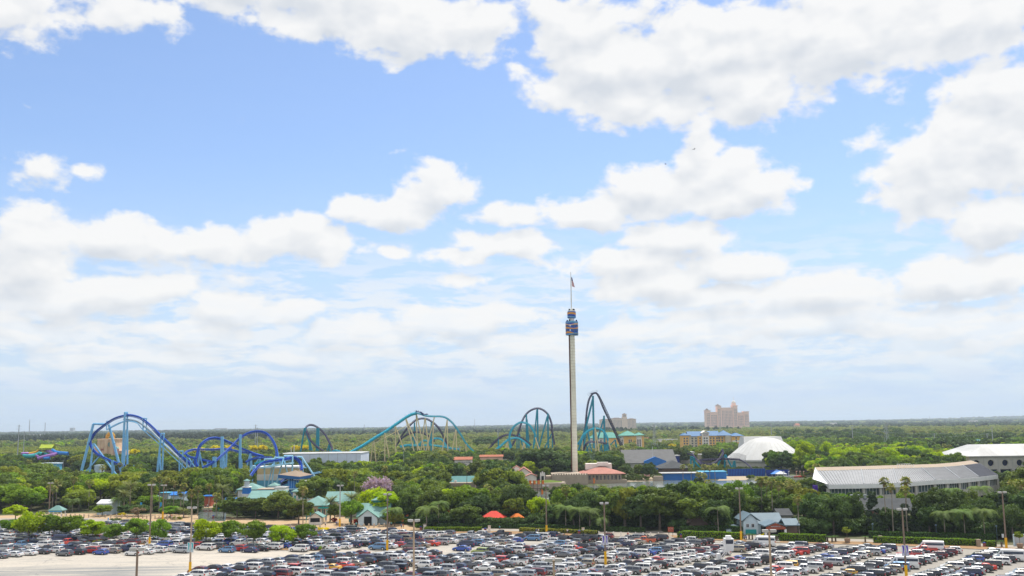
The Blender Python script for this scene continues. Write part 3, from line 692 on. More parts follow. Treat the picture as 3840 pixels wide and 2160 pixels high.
# ---- prototypes: (crown mesh, trunk mesh, crown radius, total height)
PROTO = {}
def proto(key, mats, R_, H_, z0, nc, nl, size, n=3, **kw):
    tr = kw.pop('trunk', (.28, 5, R_*.5)); L = []
    for i in range(n):
        cm = crown('crown', sum(map(ord, key))*7+i*17, mats, R_*(1+.12*(i-1)), H_*(1+.08*(1-i)), z0, nc, nl, size, **kw)
        co = np.empty(len(cm.vertices)*3, dtype=np.float32); cm.vertices.foreach_get('co', co); co = co.reshape(-1, 3)
        L.append((cm, trunk_mesh(z0+H_*.25, tr[0], limbs=tr[1], spread=tr[2], seed=i), float(np.percentile(np.hypot(co[:, 0], co[:, 1]), 96)), float(np.percentile(co[:, 2], 98.5))))
    PROTO[key] = L
proto('oak', 'leaf_oak', 5.2, 7.2, 2.6, 34, 6200, .36)
proto('dark', 'leaf_dark', 5.6, 7.8, 2.6, 36, 6400, .36)
proto('mid', 'leaf_mid', 4.8, 6.6, 2.4, 34, 6000, .34)
proto('lime', 'leaf_lime', 4.6, 6.4, 2.2, 30, 5600, .36)
proto('olive', 'leaf_olive', 4.6, 6.6, 2.0, 34, 6000, .34)
proto('yellow', 'leaf_yellow', 4.6, 5.2, 2.6, 26, 2600, .42, n=1)
proto('lilac', 'leaf_lilac', 5.2, 6.0, 3, 34, 2600, .30, n=1)
proto('bamboo', 'leaf_bamboo', 2.6, 9.5, .6, 30, 3600, .34, rc=(.16, .26), shape='plume', trunk=(.1, 6, 1.2))
proto('pine', 'leaf_pine', 3.4, 11, 1.0, 40, 3800, .34, rc=(.2, .32), shape='cone', trunk=(.22, 2, .8))
proto('lotmid', 'leaf_mid', 4.1, 5.8, 1.5, 26, 4600, .27, rc=(.22, .36), trunk=(.14, 6, 2.4))
proto('lotlime', 'leaf_lime', 4.1, 5.8, 1.5, 26, 4600, .27, rc=(.22, .36), trunk=(.14, 6, 2.4))
proto('under', 'leaf_dark', 2.4, 3.2, .0, 16, 1300, .3, n=2, trunk=(.06, 4, .5))
proto('bare', 'leaf_bare', 3.6, 5, 2, 20, 1100, .3, n=1)
proto('shrub', 'leaf_oak', 1.7, 2.0, .1, 14, 900, .2, n=2, trunk=(.06, 4, .5))
# far prototypes: coarser leaf masses used by the distant woods
FAR = {}
def far(key, m, R_, H_, z0, nc, nl, size, **kw): FAR[key] = crown('crown', sum(map(ord, key))+5, m, R_, H_, z0, nc, nl, size, **kw)
far('oak', 'leaf_oak', 5.4, 8, 1.5, 22, 700, .95); far('dark', 'leaf_dark', 5.6, 9, 1.5, 22, 700, .95); far('mid', 'leaf_mid', 5.0, 7.5, 1.5, 20, 640, .9)
far('lime', 'leaf_lime', 4.8, 7, 1.5, 20, 640, .9); far('olive', 'leaf_olive', 5, 7.5, 1.5, 20, 640, .9); far('cypress', 'leaf_cypress', 3.8, 10, 1, 18, 480, .9, rc=(.25, .4))
far('yellow', 'leaf_yellow', 5, 5, 2, 14, 360, .9); far('pine', 'leaf_pine', 4.2, 11, 1, 18, 480, 1.0)
# ---- palms
def frond(V, F_, base, ang, L, w, up, droop, seg=6, leaf='strip', rng=None):
    """an arching frond as a V-folded strip with a notched outline"""
    base = np.array(base, float); d = np.array([math.cos(ang), math.sin(ang), 0]); s_ = np.array([-math.sin(ang), math.cos(ang), 0])
    pts = []
    for i in range(seg+1):
        t = i/seg; r = L*(t*.95) * (1-.12*t); z = L*(up*t-droop*t*t); pts.append(base+d*r+np.array([0, 0, z]))
    for i in range(seg):
        for sub in range(3):
            t = (i+sub/3)/seg; p = pts[i]*(1-sub/3)+pts[i+1]*(sub/3); q = pts[i]*(1-(sub+.55)/3)+pts[i+1]*((sub+.55)/3)
            ww = w*(math.sin(PI*min(1, .12+t*.95))**.6) if leaf == 'strip' else w*t
            for sg in (-1, 1):
                tip = (p+q)/2+s_*sg*ww+d*ww*.45-np.array([0, 0, ww*.35]); n0 = len(V)
                V += [p, q, tip+d*.06, tip]; F_.append((n0, n0+1, n0+2, n0+3))
def palm(kind, seed):
    rng = random.Random(seed); V, F_, MI = [], [], []
    spec = {'fan': dict(n=46, L=2.0, w=.95), 'queen': dict(n=30, L=3.9, w=.80), 'phoenix': dict(n=60, L=3.6, w=.42), 'washington': dict(n=44, L=1.7, w=.85)}[kind]
    for i in range(spec['n']):
        a = rng.uniform(0, 2*PI); e = rng.uniform(-.55, 1.1)
        if kind == 'queen': e = rng.uniform(.15, 1.2)
        if kind == 'phoenix': e = rng.uniform(-.35, 1.3)
        L = spec['L']*rng.uniform(.8, 1.1); n0 = len(F_)
        if kind in ('fan', 'washington'):
            # petiole plus a folded fan of pointed segments
            d = Vector((math.cos(a)*math.cos(e), math.sin(a)*math.cos(e), math.sin(e))); hub = d*L*.55; sd = Vector((-math.sin(a), math.cos(a), 0)); up = d.cross(sd)
            for k in range(9):
                th = (k-4)/4*1.25; q = (d*math.cos(th)+sd*math.sin(th)); r = spec['w']*(1-.25*abs(k-4)/4)*rng.uniform(.85, 1.1)
                tip = hub+q*r-Vector((0, 0, .30*r)); wv = q.cross(up).normalized()*.11 if up.length else sd*.1; n1 = len(V)
                V += [np.array(hub-wv*.6), np.array(hub+q*r*.55-wv*1.3), np.array(tip), np.array(hub+q*r*.55+wv*1.3)]; F_.append((n1, n1+1, n1+2, n1+3))
            n1 = len(V); V += [np.zeros(3), np.array(hub*.5+sd*.04), np.array(hub), np.array(hub*.5-sd*.04)]; F_.append((n1, n1+1, n1+2, n1+3))
        else: frond(V, F_, (0, 0, 0), a, L, spec['w'], math.sin(e)*1.05, 1.05 if kind == 'queen' else .45, rng=rng)
        MI += [0]*(len(F_)-n0)
    sk = 0
    if kind in ('fan', 'washington'):   # dead skirt
        n0 = len(F_)
        for i in range(60 if kind == 'fan' else 40):
            a = rng.uniform(0, 2*PI); z = -rng.uniform(.2, 1.5); r = rng.uniform(.25, .75); n1 = len(V)
            V += [np.array([math.cos(a)*.2, math.sin(a)*.2, z+.5]), np.array([math.cos(a+.25)*r, math.sin(a+.25)*r, z]), np.array([math.cos(a)*r, math.sin(a)*r, z-.55]), np.array([math.cos(a-.25)*r, math.sin(a-.25)*r, z])]; F_.append((n1, n1+1, n1+2, n1+3))
        MI += [1]*(len(F_)-n0)
    lm = {'fan': 'leaf_palm', 'washington': 'leaf_palm', 'queen': 'leaf_feather', 'phoenix': 'leaf_phoenix'}[kind]
    return nmesh('fronds', np.array(V), F_, [lm, 'leaf_skirt'], MI)
PALM = {k: [palm(k, i) for i in range(2)] for k in ('fan', 'queen', 'phoenix', 'washington')}
pt = {}
for k, r in (('fan', .20), ('queen', .17), ('phoenix', .30), ('washington', .17)):
    b = MB(); b.tube([(0, 0, -.02), (.01, 0, .1), (0, .01, .5), (.005, 0, 1)], [r*1.35, r*1.05, r*.95, r*.8], 8); pt[k] = b.mesh('trunk', 'palm_bark')
TREES = []   # dict(x,y,h,kind,sc,rz,label...)
def proto_h(kind): return {'fan': 1, 'queen': 1, 'phoenix': 1, 'washington': 1}.get(kind) or PROTO[kind][0][3]
def TR(kind, px, pytop, h, w=None, i=None):
    """a tree whose top stands at picture position px,pytop when it is h metres tall"""
    p = at(px, pytop, h); TREES.append(dict(kind=kind, x=p.x, y=p.y, h=h, w=w, i=i, hand=True))
def TB(kind, px, pybase, pytop, w=None, i=None):
    """a tree standing at picture position px,pybase whose top is at pytop"""
    g = at(px, pybase); t = aty(px, pytop, g.y); TREES.append(dict(kind=kind, x=g.x, y=g.y, h=t.z, w=w, i=i, hand=True, tb=True))
# the shade trees of the car park
for px, pb, ptp, wd, k in [(105,2030,1925,105,'lotlime'),(183,2024,1932,95,'lotmid'),(262,2020,1938,92,'lotmid'),(347,2028,1952,90,'lotlime'),(422,2036,1966,80,'lotmid'),(510,2036,1948,90,'lotmid'),(592,2044,1952,80,'lotmid'),
                           (772,2050,1952,112,'lotlime'),(866,2046,1955,80,'lotmid'),(950,2052,1957,92,'lotmid'),(1057,2052,1974,105,'lotlime'),(1147,2048,1968,75,'lotmid'),(58,1950,1898,98,'lime'),(30,2000,1950,60,'lotmid')]:
    TB(k, px, pb, ptp, wd)
# broadleaved trees in front of the park, read from the photograph: kind, x, top y, height, crown width in picture units
for a in [('mid',40,1824,10,150),('mid',120,1850,8,90),('silver',150,1812,9,80),('lime',330,1762,14,150),('lime',270,1790,11,110),('lime',380,1800,11,110),('olive',300,1840,8,110),('olive',265,1855,7,60),('mid',385,1895,4.5,95),
          ('olive',470,1780,13,120),('oak',150,1745,14,150),('oak',60,1730,15,150),('mid',240,1755,13,110),('olive',520,1870,5,70),('mid',560,1860,6,90),('dark',520,1895,5,70),
          ('oak',890,1868,10,130),('oak',960,1872,10,110),('oak',1045,1848,12.5,120),('mid',1150,1905,6,50),('oak',840,1885,8,80),('oak',1100,1890,8,70),
          ('oak',1180,1795,12,140),('dark',1240,1800,12,120),('lime',1405,1838,10,120),('lime',1450,1850,10,120),('lime',1370,1850,9,80),('lilac',1420,1795,13,115),('mid',1310,1885,8,80),('oak',1545,1828,11,90),
          ('oak',1620,1805,12,130),('mid',1770,1828,11,130),('mid',1720,1840,10,100),('oak',1740,1900,7,110),('mid',1460,1920,5,50),('olive',1480,1925,5,60),('dark',1860,1750,15,150),('olive',1850,1760,14,140),('olive',1920,1770,13,110),('dark',1940,1830,11,110),
          ('dark',1980,1850,10,120),('lime',2020,1870,8,80),('dark',2010,1892,7,110),('oak',2080,1890,7,100),('dark',2150,1880,9,100),('dark',2210,1850,11,120),('oak',2280,1838,12,130),('olive',2340,1838,12,110),
          ('dark',2400,1850,12,140),('oak',2470,1840,12,140),('dark',2540,1815,13,160),('mid',2600,1812,13,110),('oak',2660,1820,13,150),('dark',2720,1830,12,130),('mid',2760,1815,12,120),('oak',2600,1870,10,130),('dark',2680,1880,10,120),
          ('dark',2800,1850,8.0,130),('oak',2860,1868,7.2,110),('olive',3010,1835,10,120),('dark',3060,1860,10,130),('dark',3120,1870,10,120),('dark',3190,1860,10,90),('mid',3020,1860,9,90),
          ('pine',3270,1850,12,75),('pine',3390,1892,10,80),('pine',3430,1905,8,60),('dark',3500,1840,12,140),('dark',3570,1850,11,120),('dark',3480,1900,8,110),('dark',3620,1900,8,90),('oak',3640,1850,10,80),('dark',3790,1900,9,110),('dark',3840,1850,11,110),
          ('pine',3760,1850,11,80),('oak',3850,1760,13,150),('mid',3800,1740,12,110),('dark',3330,1910,7,90),('dark',3560,1930,6,90),('dark',3700,1925,6,80),('lime',2830,1712,15,85),('lime',2880,1705,15,80),('oak',2930,1700,16,90),('lime',2990,1655,19,75),
          ('lime',3020,1665,18,70),('mid',2960,1700,16,80),('lime',3100,1665,17,50),('lime',3160,1685,15,110),('oak',3220,1700,14,110),('lime',3250,1675,16,60),('oak',3310,1700,14,90),('lime',3340,1690,15,80),('dark',3400,1685,15,110),('dark',3470,1680,14,80),
          ('lime',3480,1710,12,70),('yellow',3580,1708,12,70),('oak',3300,1710,13,90),('olive',3520,1690,13,70),('dark',2850,1720,14,90),('bare',520,1905,4.4,55),('mid',640,1900,6,80),('dark',470,1895,6,70),
          ('dark',2100,1700,16,180),('dark',2030,1690,17,160),('dark',1980,1720,15,130),('dark',1890,1725,14,120),('dark',2040,1750,13,130),('oak',1600,1700,15,160),('dark',1550,1680,17,90),('dark',1690,1710,15,110),('oak',1780,1705,15,110),('dark',1480,1700,15,140),
          ('dark',1820,1640,17,90),('dark',2200,1715,14,130),('dark',2280,1712,14,120),('olive',2320,1728,13,90),('dark',2420,1745,13,110),('dark',2480,1735,13,120),('oak',2550,1700,13,70),('olive',1470,1770,12,110),('dark',1610,1760,13,110),('oak',1560,1770,12,120),
          ('mid',2040,1780,8,40),('olive',2060,1770,8,60),('mid',2120,1790,6,60),('mid',2220,1790,6,50),('mid',2160,1780,7,70),('dark',2000,1780,7,50)]:
    k = a[0]
    if k == 'silver':
        p = at(a[1], a[2], a[3]); TREES.append(dict(kind='silver', x=p.x, y=p.y, h=a[3], w=a[4], hand=True)); continue
    TR(*a)
for a in [('mid',1315,1966,1882,88),('oak',1255,1958,1892,50),('phoenix',1238,1957,1858),('phoenix',1318,1962,1846),('washington',1136,1975,1824),('mid',1478,1962,1915,60),('olive',1462,1958,1905,50),('oak',1120,1966,1880,90),('oak',1365,1962,1925,30)]: TB(*a)
# feathery bamboo thickets
for i in range(34):
    px = 1285+i*11+random.uniform(-8, 8) if i < 20 else random.uniform(1480, 1700)
    TR('bamboo', px, 1715+random.uniform(-12, 20) if i < 20 else 1742+random.uniform(-10, 20), random.uniform(11.5, 14), random.uniform(34, 50))
for i in range(26): TR('bamboo', random.uniform(680, 950), 1742+random.uniform(-6, 26), random.uniform(11, 13), random.uniform(34, 48))
for px in (1000, 1030, 1065, 1090): TR('bamboo', px, 1790, 7, 40)
# palms
for a in [('fan',230,1762,14),('fan',215,1800,12),('fan',200,1822,11),('fan',188,1818,11),('phoenix',490,1805,12),('phoenix',468,1835,10),('queen',445,1858,9),('queen',275,1862,8.5),('fan',110,1725,15),('fan',385,1745,13),
          ('washington',655,1800,14),('washington',690,1812,13.5),('washington',600,1785,14),('washington',575,1790,14),('washington',625,1790,14),('washington',745,1820,12),('washington',720,1835,11),('washington',785,1812,12.5),
          ('fan',812,1848,9.5),('fan',680,1835,11),('phoenix',835,1815,10),('phoenix',690,1900,4.5),('washington',850,1752,13),('fan',920,1745,13),('washington',1136,1824,12),('fan',1262,1880,6),
          ('washington',1330,1765,15),('washington',1442,1745,15),('fan',1605,1868,8),('queen',1600,1890,8),('queen',1645,1870,9),('queen',1470,1895,7),('fan',1830,1818,11),('fan',1690,1875,8),
          ('washington',2122,1825,12.5),('fan',2150,1845,9),('fan',2165,1855,8),('phoenix',2260,1815,8),('queen',2120,1885,8.5),('queen',2172,1893,8.8),('queen',2210,1898,8.2),('queen',2250,1925,6),
          ('queen',2690,1888,10.5),('fan',2850,1790,14),('fan',2870,1788,14),('fan',2890,1795,14),('fan',2920,1805,13),('fan',2960,1798,13),('fan',2985,1810,12),('fan',2960,1812,12),('washington',2990,1858,13),
          ('washington',3315,1790,16),('washington',3395,1790,16),('washington',3338,1812,17),('washington',3392,1822,17),('queen',3537,1905,9.5),('queen',3612,1900,9),('queen',3685,1898,9),('queen',3670,1815,12),('queen',3560,1820,12),
          ('fan',3800,1800,13),('fan',3828,1802,13.5),('fan',2560,1742,9),('fan',2590,1740,9),('fan',2640,1742,9),('fan',2660,1745,9),('fan',2680,1740,9),('fan',2620,1770,8),('fan',2640,1775,8),('washington',1750,1750,12),
          ('fan',3040,1665,14),('fan',3200,1640,15),('fan',3210,1665,14),('fan',3540,1665,13),('fan',3560,1668,13),('fan',3100,1655,15),('fan',3140,1668,14),('fan',2380,1650,13),('fan',3180,1668,14),('fan',480,1745,12),('fan',450,1735,12),('fan',3060,1740,13),('fan',3040,1755,12)]:
    TR(*a)
# screen windows that must stay open: trees in front of these are left out (px0,px1,py0,py1,Y of the thing)
CLEAR = [(2132,2172,1400,1790,572),(1060,1130,1765,1830,478),(985,1180,1790,1880,430),(1690,1810,1700,1730,650),(880,1125,1795,1875,470),(1130,1300,1850,1900,440),(1335,1460,1885,1975,400),(1685,1800,1775,1835,520),(1700,1765,1705,1745,640),(1920,2150,1755,1825,560),(2100,2350,1760,1822,560),(2335,2500,1715,1745,700),
         (2200,2500,1800,1835,560),(2480,2560,1735,1770,640),(2480,2760,1765,1800,600),(2690,2800,1780,1828,600),(2725,2990,1630,1700,700),(2725,2870,1700,1765,660),(2830,3000,1765,1795,620),(3055,3750,1738,1850,400),(3625,3840,1668,1775,600),
         (3225,3440,1850,1935,330),(2740,2980,1910,2015,320),(1045,1270,1705,1745,700),(1270,1400,1700,1735,700),(940,1220,1700,1800,560),(210,470,1560,1780,700),(560,680,1560,1775,640),(680,1045,1620,1765,640),(380,460,1615,1700,800),(85,262,1660,1745,800),
         (760,850,1880,1955,430),(190,250,1890,1925,420),(1990,2060,1835,1905,480),(1260,1460,1600,1740,900),(1460,1800,1530,1700,880),(1800,1850,1690,1735,700),(1880,2080,1530,1690,860),(2165,2380,1470,1700,900),(2210,2410,1610,1690,1250),
         (2555,2780,1610,1690,1200),(3480,3740,1650,1690,1150),(2400,2830,1675,1745,760),(1795,1990,1914,1948,332),(1515,1545,1925,1950,338),(1672,1708,1906,1932,346),(370,420,1880,1900,440),(600,700,1845,1880,470),(800,870,1750,1840,440),(1860,1935,1685,1735,800),(2990,3060,1755,1800,520)]
CLEAR_NEAR = [(1800,1985,1914,1945,330),(1518,1545,1928,1950,336),(1675,1705,1908,1930,343)]
# water, buildings etc. no tree may stand on
NOGO = []   # filled by buildings: (x0,x1,y0,y1)
NOPOLY = [LAKE, POND]
FRONT = [at(*p) for p in [(-600,1925),(0,1925),(250,1915),(400,1925),(560,1925),(700,1930),(870,1945),(1100,1950),(1200,1895),(1330,1925),(1470,1968),(1600,1982),(2000,1984),(2400,1992),(2560,1998),(2730,2003),(2960,2012),(3100,2012),(3260,2010),(3700,2022),(4400,2055)]]
def front_y(x):
    for a, b_ in zip(FRONT, FRONT[1:]):
        if a.x <= x <= b_.x: return a.y+(b_.y-a.y)*(x-a.x)/(b_.x-a.x)
    return FRONT[0].y if x < FRONT[0].x else FRONT[-1].y
def crown_box(x, y, h, r):
    px, pt_ = proj((x, y, h)); s_ = FPX/y*r; return px-s_, px+s_, pt_, pt_+FPX/y*h
def blocked(x, y, h, r):
    a, c, t_, b_ = crown_box(x, y, h, r)
    for (x0, x1, y0, y1, Y) in CLEAR:
        if y < Y and a < x1-6 and c > x0+6 and t_ < y1-8 and b_ > y0: return True
    for (x0, x1, y0, y1) in NOGO:
        if x0-r*.5 < x < x1+r*.5 and y0-r*.5 < y < y1+r*.5: return True
    for P_ in NOPOLY:
        if shape_in(x, y, P_): return True
    return False
# ================================================================== BUILDINGS AND PARK THINGS
for n_, c_, r_ in [('teal_roof', (.17, .31, .285), .6), ('teal_metal', (.07, .20, .20), .6), ('green_roof', (.06, .28, .225), .6), ('blue_roof', (.055, .16, .33), .6), ('blue_wall', (.03, .19, .58), .6), ('navy_wall', (.012, .04, .24), .6),
                   ('aqua_wall', (.12, .44, .66), .6), ('cream', (.62, .54, .40), .8), ('peach', (.72, .48, .36), .8), ('hotel_peach', (.95, .64, .51), .85), ('hotel_tan', (.80, .62, .48), .85), ('ochre', (.80, .47, .13), .8), ('stucco_white', (.80, .74, .68), .8),
                   ('terracotta', (.36, .13, .075), .8), ('pink_roof', (.42, .19, .15), .8), ('grey_roof', (.075, .08, .085), .9), ('hall_roof', (.13, .13, .13), .8), ('grey_wall', (.52, .50, .46), .85), ('stone', (.40, .33, .26), .9), ('brick', (.27, .13, .10), .9), ('tan_roof', (.27, .205, .15), .8),
                   ('slate_blue', (.14, .20, .245), .6), ('pale_blue_wall', (.56, .68, .76), .7), ('dark_opening', (.012, .014, .018), .5), ('red_cloth', (.62, .07, .05), .8), ('orange_cloth', (.75, .20, .04), .8), ('purple_paint', (.10, .04, .36), .5),
                   ('post_wood', (.23, .17, .13), .85), ('post_tan', (.42, .32, .23), .8), ('post_grey', (.42, .42, .40), .7), ('yellow_paint', (.78, .43, .015), .6), ('lamp_box', (.45, .44, .42), .5), ('steel_grey', (.40, .42, .44), .5), ('pink_wall', (.60, .36, .34), .8),
                   ('brown_shade', (.14, .10, .08), .8), ('lime_paint', (.36, .44, .04), .6), ('purple_slide', (.36, .18, .50), .3), ('yellow_slide', (.75, .42, .03), .3), ('teal_slide', (.03, .36, .36), .3), ('blue_slide', (.03, .22, .62), .3), ('gold_paint', (.55, .32, .06), .5),
                   ('rust_red', (.36, .10, .06), .8), ('cloth_white', (.62, .63, .66), .8), ('flag_blue', (.02, .03, .16), .8), ('banner_teal', (.02, .42, .45), .7), ('banner_blue', (.10, .38, .62), .7), ('banner_purple', (.09, .04, .42), .7), ('sign_blue', (.03, .34, .72), .6), ('dark_blue_text', (.02, .04, .14), .6),
                   ('metal_roof', (.30, .305, .315), .6), ('metal_roof_dark', (.17, .175, .20), .6), ('window_blue', (.09, .13, .14), .3), ('flat_roof', (.36, .29, .22), .85), ('skin', (.46, .28, .2), .6), ('hair', (.05, .03, .02), .7), ('shirt_blue', (.05, .12, .4), .8), ('shirt_white', (.7, .7, .7), .8), ('shirt_cyan', (.03, .42, .46), .8), ('shirt_red', (.5, .05, .05), .8), ('cloth_dark', (.03, .035, .06), .8), ('bollard', (.48, .40, .32), .8), ('rope', (.55, .45, .33), .9), ('pot', (.34, .24, .17), .8), ('bin', (.30, .09, .08), .6)]:
    mat(n_, c_, r_, var=.10, scale=.35)
def Wp(px, py, Y): return aty(px, py, Y)
_wm = {}
def win_mesh(w_, h_, fr='stucco_white', gl='glass', bar=True):
    k = (round(w_, 2), round(h_, 2), fr, gl, bar)
    if k not in _wm:
        b = MB(); t_ = min(.12, w_*.12)
        b.box(-w_/2, w_/2, -.06, .05, -h_/2, h_/2, 1)
        for a in ((-w_/2-t_, -w_/2, -h_/2-t_, h_/2+t_), (w_/2, w_/2+t_, -h_/2-t_, h_/2+t_), (-w_/2, w_/2, h_/2, h_/2+t_), (-w_/2, w_/2, -h_/2-t_, -h_/2)): b.box(a[0], a[1], -.11, .05, a[2], a[3], 0)
        if bar: b.box(-t_*.3, t_*.3, -.08, -.061, -h_/2, h_/2, 0)
        _wm[k] = b.mesh('window', [fr, gl])
    return _wm[k]
def windows(r, xs, zs, y, w_, h_, **kw):
    me = win_mesh(w_, h_, **kw)
    for z in zs:
        for x in xs: inst('window', me, r, (x, y, z))
def lin(a, b, n): return [a+(b-a)*(i+.5)/n for i in range(n)]
def bld(name, label, cat, px0, px1, pyt, Y, dep, wall, roof=None, rz=0, wn=None, group=None, reg=True, pyr=None):
    """box building whose front face spans px0..px1 at depth Y, wall top at pyt. roof=(kind, material, height, overhang, axis)"""
    pm = (px0+px1)/2; x0 = Wp(px0, pyt, Y).x; x1 = Wp(px1, pyt, Y).x; z = Wp(pm, pyt, Y).z; w_ = x1-x0
    r = thing(name, label, cat, ((x0+x1)/2, Y+dep/2, 0), rz, group); r_w, r_d = w_, dep
    b = MB(); b.box(-w_/2, w_/2, -dep/2, dep/2, -.2, z); b.build('wall', wall, r)
    if roof:
        k, m_, h_, ov = roof[:4]; b = MB()
        if k == 'gable': b.gable(-w_/2, w_/2, -dep/2, dep/2, z, h_, ov, roof[4] if len(roof) > 4 else 'x')
        elif k == 'hip': b.hip(-w_/2, w_/2, -dep/2, dep/2, z+.3, h_, ov)
        elif k == 'flat': b.box(-w_/2-ov, w_/2+ov, -dep/2-ov, dep/2+ov, z, z+h_)
        b.build('roof', m_, r)
        if k == 'gable':
            b = MB(); ax = roof[4] if len(roof) > 4 else 'x'
            if ax == 'x':
                for s_ in (-1, 1): b.poly([(s_*w_/2, -dep/2, z), (s_*w_/2, dep/2, z), (s_*w_/2, 0, z+h_)])
            else:
                for s_ in (-1, 1): b.poly([(-w_/2, s_*dep/2, z), (w_/2, s_*dep/2, z), (0, s_*dep/2, z+h_)])
            b.build('gable_end', wall, r)
    if wn:
        nx, nz, ww, wh, z0, z1 = wn[:6]; kw = wn[6] if len(wn) > 6 else {}
        windows(r, lin(-w_/2, w_/2, nx), lin(z0*z, z1*z, nz), -dep/2, ww, wh, **kw)
    if reg: NOGO.append(((x0+x1)/2-w_/2-1, (x0+x1)/2+w_/2+1, Y-1, Y+dep+1))
    r['_w'] = w_; r['_h'] = z
    return r, w_, dep, z
def strips(r, n, x0, x1, y, z0, z1, w_, m_='glass'):
    """recessed vertical window bays of a tower hotel, one part each"""
    for x in lin(x0, x1, n):
        b = MB(); k = max(3, int((z1-z0)/5.2))
        for z in lin(z0, z1, k): b.box(-w_/2, w_/2, -.12, .04, z-(z1-z0)/k*.33, z+(z1-z0)/k*.33)
        b.build('window_bay', m_, r).location = (x, y, 0)
# ---- far hotels
mat('hotel_glass', (.16, .17, .20), .3)
def tower_hotel():
    Y = 3600; cx = Wp(2725, 1560, Y).x; k = Y/FPX
    r = thing('resort_hotel', 'tall peach resort hotel with stepped towers and a small dome on the horizon', 'hotel', (cx, Y, 0))
    def X(px): return (px-2725)*k
    def Z(py): return Wp(2725, py, Y).z
    for i, (a, c, top, d) in enumerate([(2645,2662,1540,34),(2662,2688,1547,26),(2688,2702,1524,32),(2702,2746,1531,28),(2746,2762,1524,36),(2762,2786,1550,26),(2786,2804,1546,34)]):
        b = MB(); b.box(X(a), X(c), -d/2, d/2, 0, Z(top)); b.box(X(a)-1, X(c)+1, -d/2-1, d/2+1, Z(top), Z(top)+2.5); b.build('wing', 'hotel_peach', r)
        n = max(2, int((c-a)/5)); strips(r, n, X(a)+2, X(c)-2, -d/2, 18, Z(top)-8, 1.9, 'hotel_glass')
    for px, w_, zt, m_ in ((2652, 5, 1538, 'hotel_tan'), (2693, 7, 1522, 'hotel_tan')):
        b = MB(); b.hip(X(px-w_), X(px+w_), -8, 8, Z(zt)+1, 6, 1); b.build('turret_roof', 'brown_shade', r)
    b = MB(); b.box(X(2742), X(2764), -14, 14, Z(1524)+3, Z(1521)+1); b.box(X(2746), X(2759), -8, 8, Z(1521)+1, Z(1512)); b.build('tower_top', 'hotel_peach', r)
    b = MB(); b.ring([(7, Z(1512)), (7, Z(1508)), (5, Z(1505)), (3, Z(1503)), (.6, Z(1502)), (.5, Z(1495))], 12, ((X(2752.5)), 0)); b.build('dome', 'stucco_white', r)
    b = MB(); b.tube([(X(2752.5), 0, Z(1502)), (X(2752.5), 0, Z(1488))], .6, 6); b.build('flagpole', 'stucco_white', r)
tower_hotel()
def tan_hotel():
    Y = 3300; cx = Wp(2316, 1580, Y).x; k = Y/FPX; r = thing('resort_hotel', 'wide tan hotel with a square central tower behind the coaster hill', 'hotel', (cx, Y, 0))
    def X(px): return (px-2316)*k
    def Z(py): return Wp(2316, py, Y).z
    for a, c, top in ((2249, 2290, 1574), (2290, 2332, 1570), (2332, 2350, 1565), (2350, 2383, 1573)):
        b = MB(); b.box(X(a), X(c), -11, 11, 0, Z(top)); b.build('wing', 'hotel_tan', r)
        if c-a > 20:
            b = MB(); b.hip(X(a), X(c), -11, 11, Z(top)+.3, 3, 1.5); b.build('roof', 'brown_shade', r)
            for z in lin(14, Z(top)-3, 8):
                b = MB(); [b.box(x-1.1, x+1.1, -11.1, -10.9, z-1.1, z+1.1) for x in lin(X(a)+1, X(c)-1, int((c-a)/5.2))]; b.build('window_row', 'hotel_glass', r)
    b = MB(); b.box(X(2334), X(2349), -7, 7, Z(1565), Z(1554)); b.build('tower', 'hotel_tan', r)
    for x in lin(X(2335), X(2348), 3): b = MB(); b.box(x-1.1, x+1.1, -7.1, -6.9, Z(1563), Z(1557)); b.build('window', 'hotel_glass', r)
    b = MB(); b.hip(X(2334), X(2349), -7, 7, Z(1554)+.3, 3.5, 1); b.build('tower_roof', 'brown_shade', r)
tan_hotel()
# ---- mid-distance hotels
def hotel_teal():
    Y = 1210; k = Y/FPX; cx = Wp(2310, 1650, Y).x; r = thing('hotel', 'ochre and white hotel with bright sea-green roofs behind the coaster', 'hotel', (cx, Y, 0))
    def X(px): return (px-2310)*k
    def Z(py): return Wp(2310, py, Y).z
    zt = Z(1642)
    for a, c, m_ in ((2212,2226,'stucco_white'),(2226,2240,'ochre'),(2240,2262,'stucco_white'),(2262,2320,'ochre'),(2320,2336,'stucco_white'),(2336,2382,'ochre'),(2382,2402,'stucco_white'),(2402,2410,'ochre')):
        y0 = -9 if m_ == 'ochre' and c-a > 20 else -8.2; t_ = zt if a < 2320 else Z(1636)
        b = MB(); b.box(X(a), X(c), y0, 9, 0, t_); b.build('wall', m_, r)
    for px in (2232, 2252, 2330, 2356, 2363, 2388, 2396):
        for z in lin(2, Z(1648), 5): inst('window', win_mesh(1.6, 1.9), r, (X(px), -9 if px in (2232, 2356, 2363) else -8.2, z))
    b = MB(); b.hip(X(2212), X(2325), -9, 9, zt+.3, 6.5, 1); b.build('roof', 'green_roof', r)
    b = MB(); b.hip(X(2322), X(2384), -10.5, 9, Z(1634)+.3, 5.5, 1); b.build('roof', 'green_roof', r)
    b = MB(); b.hip(X(2380), X(2410), -9.5, 8, Z(1633)+.3, 3, 1); b.build('roof', 'green_roof', r)
    b = MB(); b.box(X(2350), X(2374), -9.6, -9.1, Z(1636), Z(1631)); b.build('sign_panel', 'dark_blue_text', r); NOGO.append((cx-45, cx+45, Y-14, Y+12))
hotel_teal()
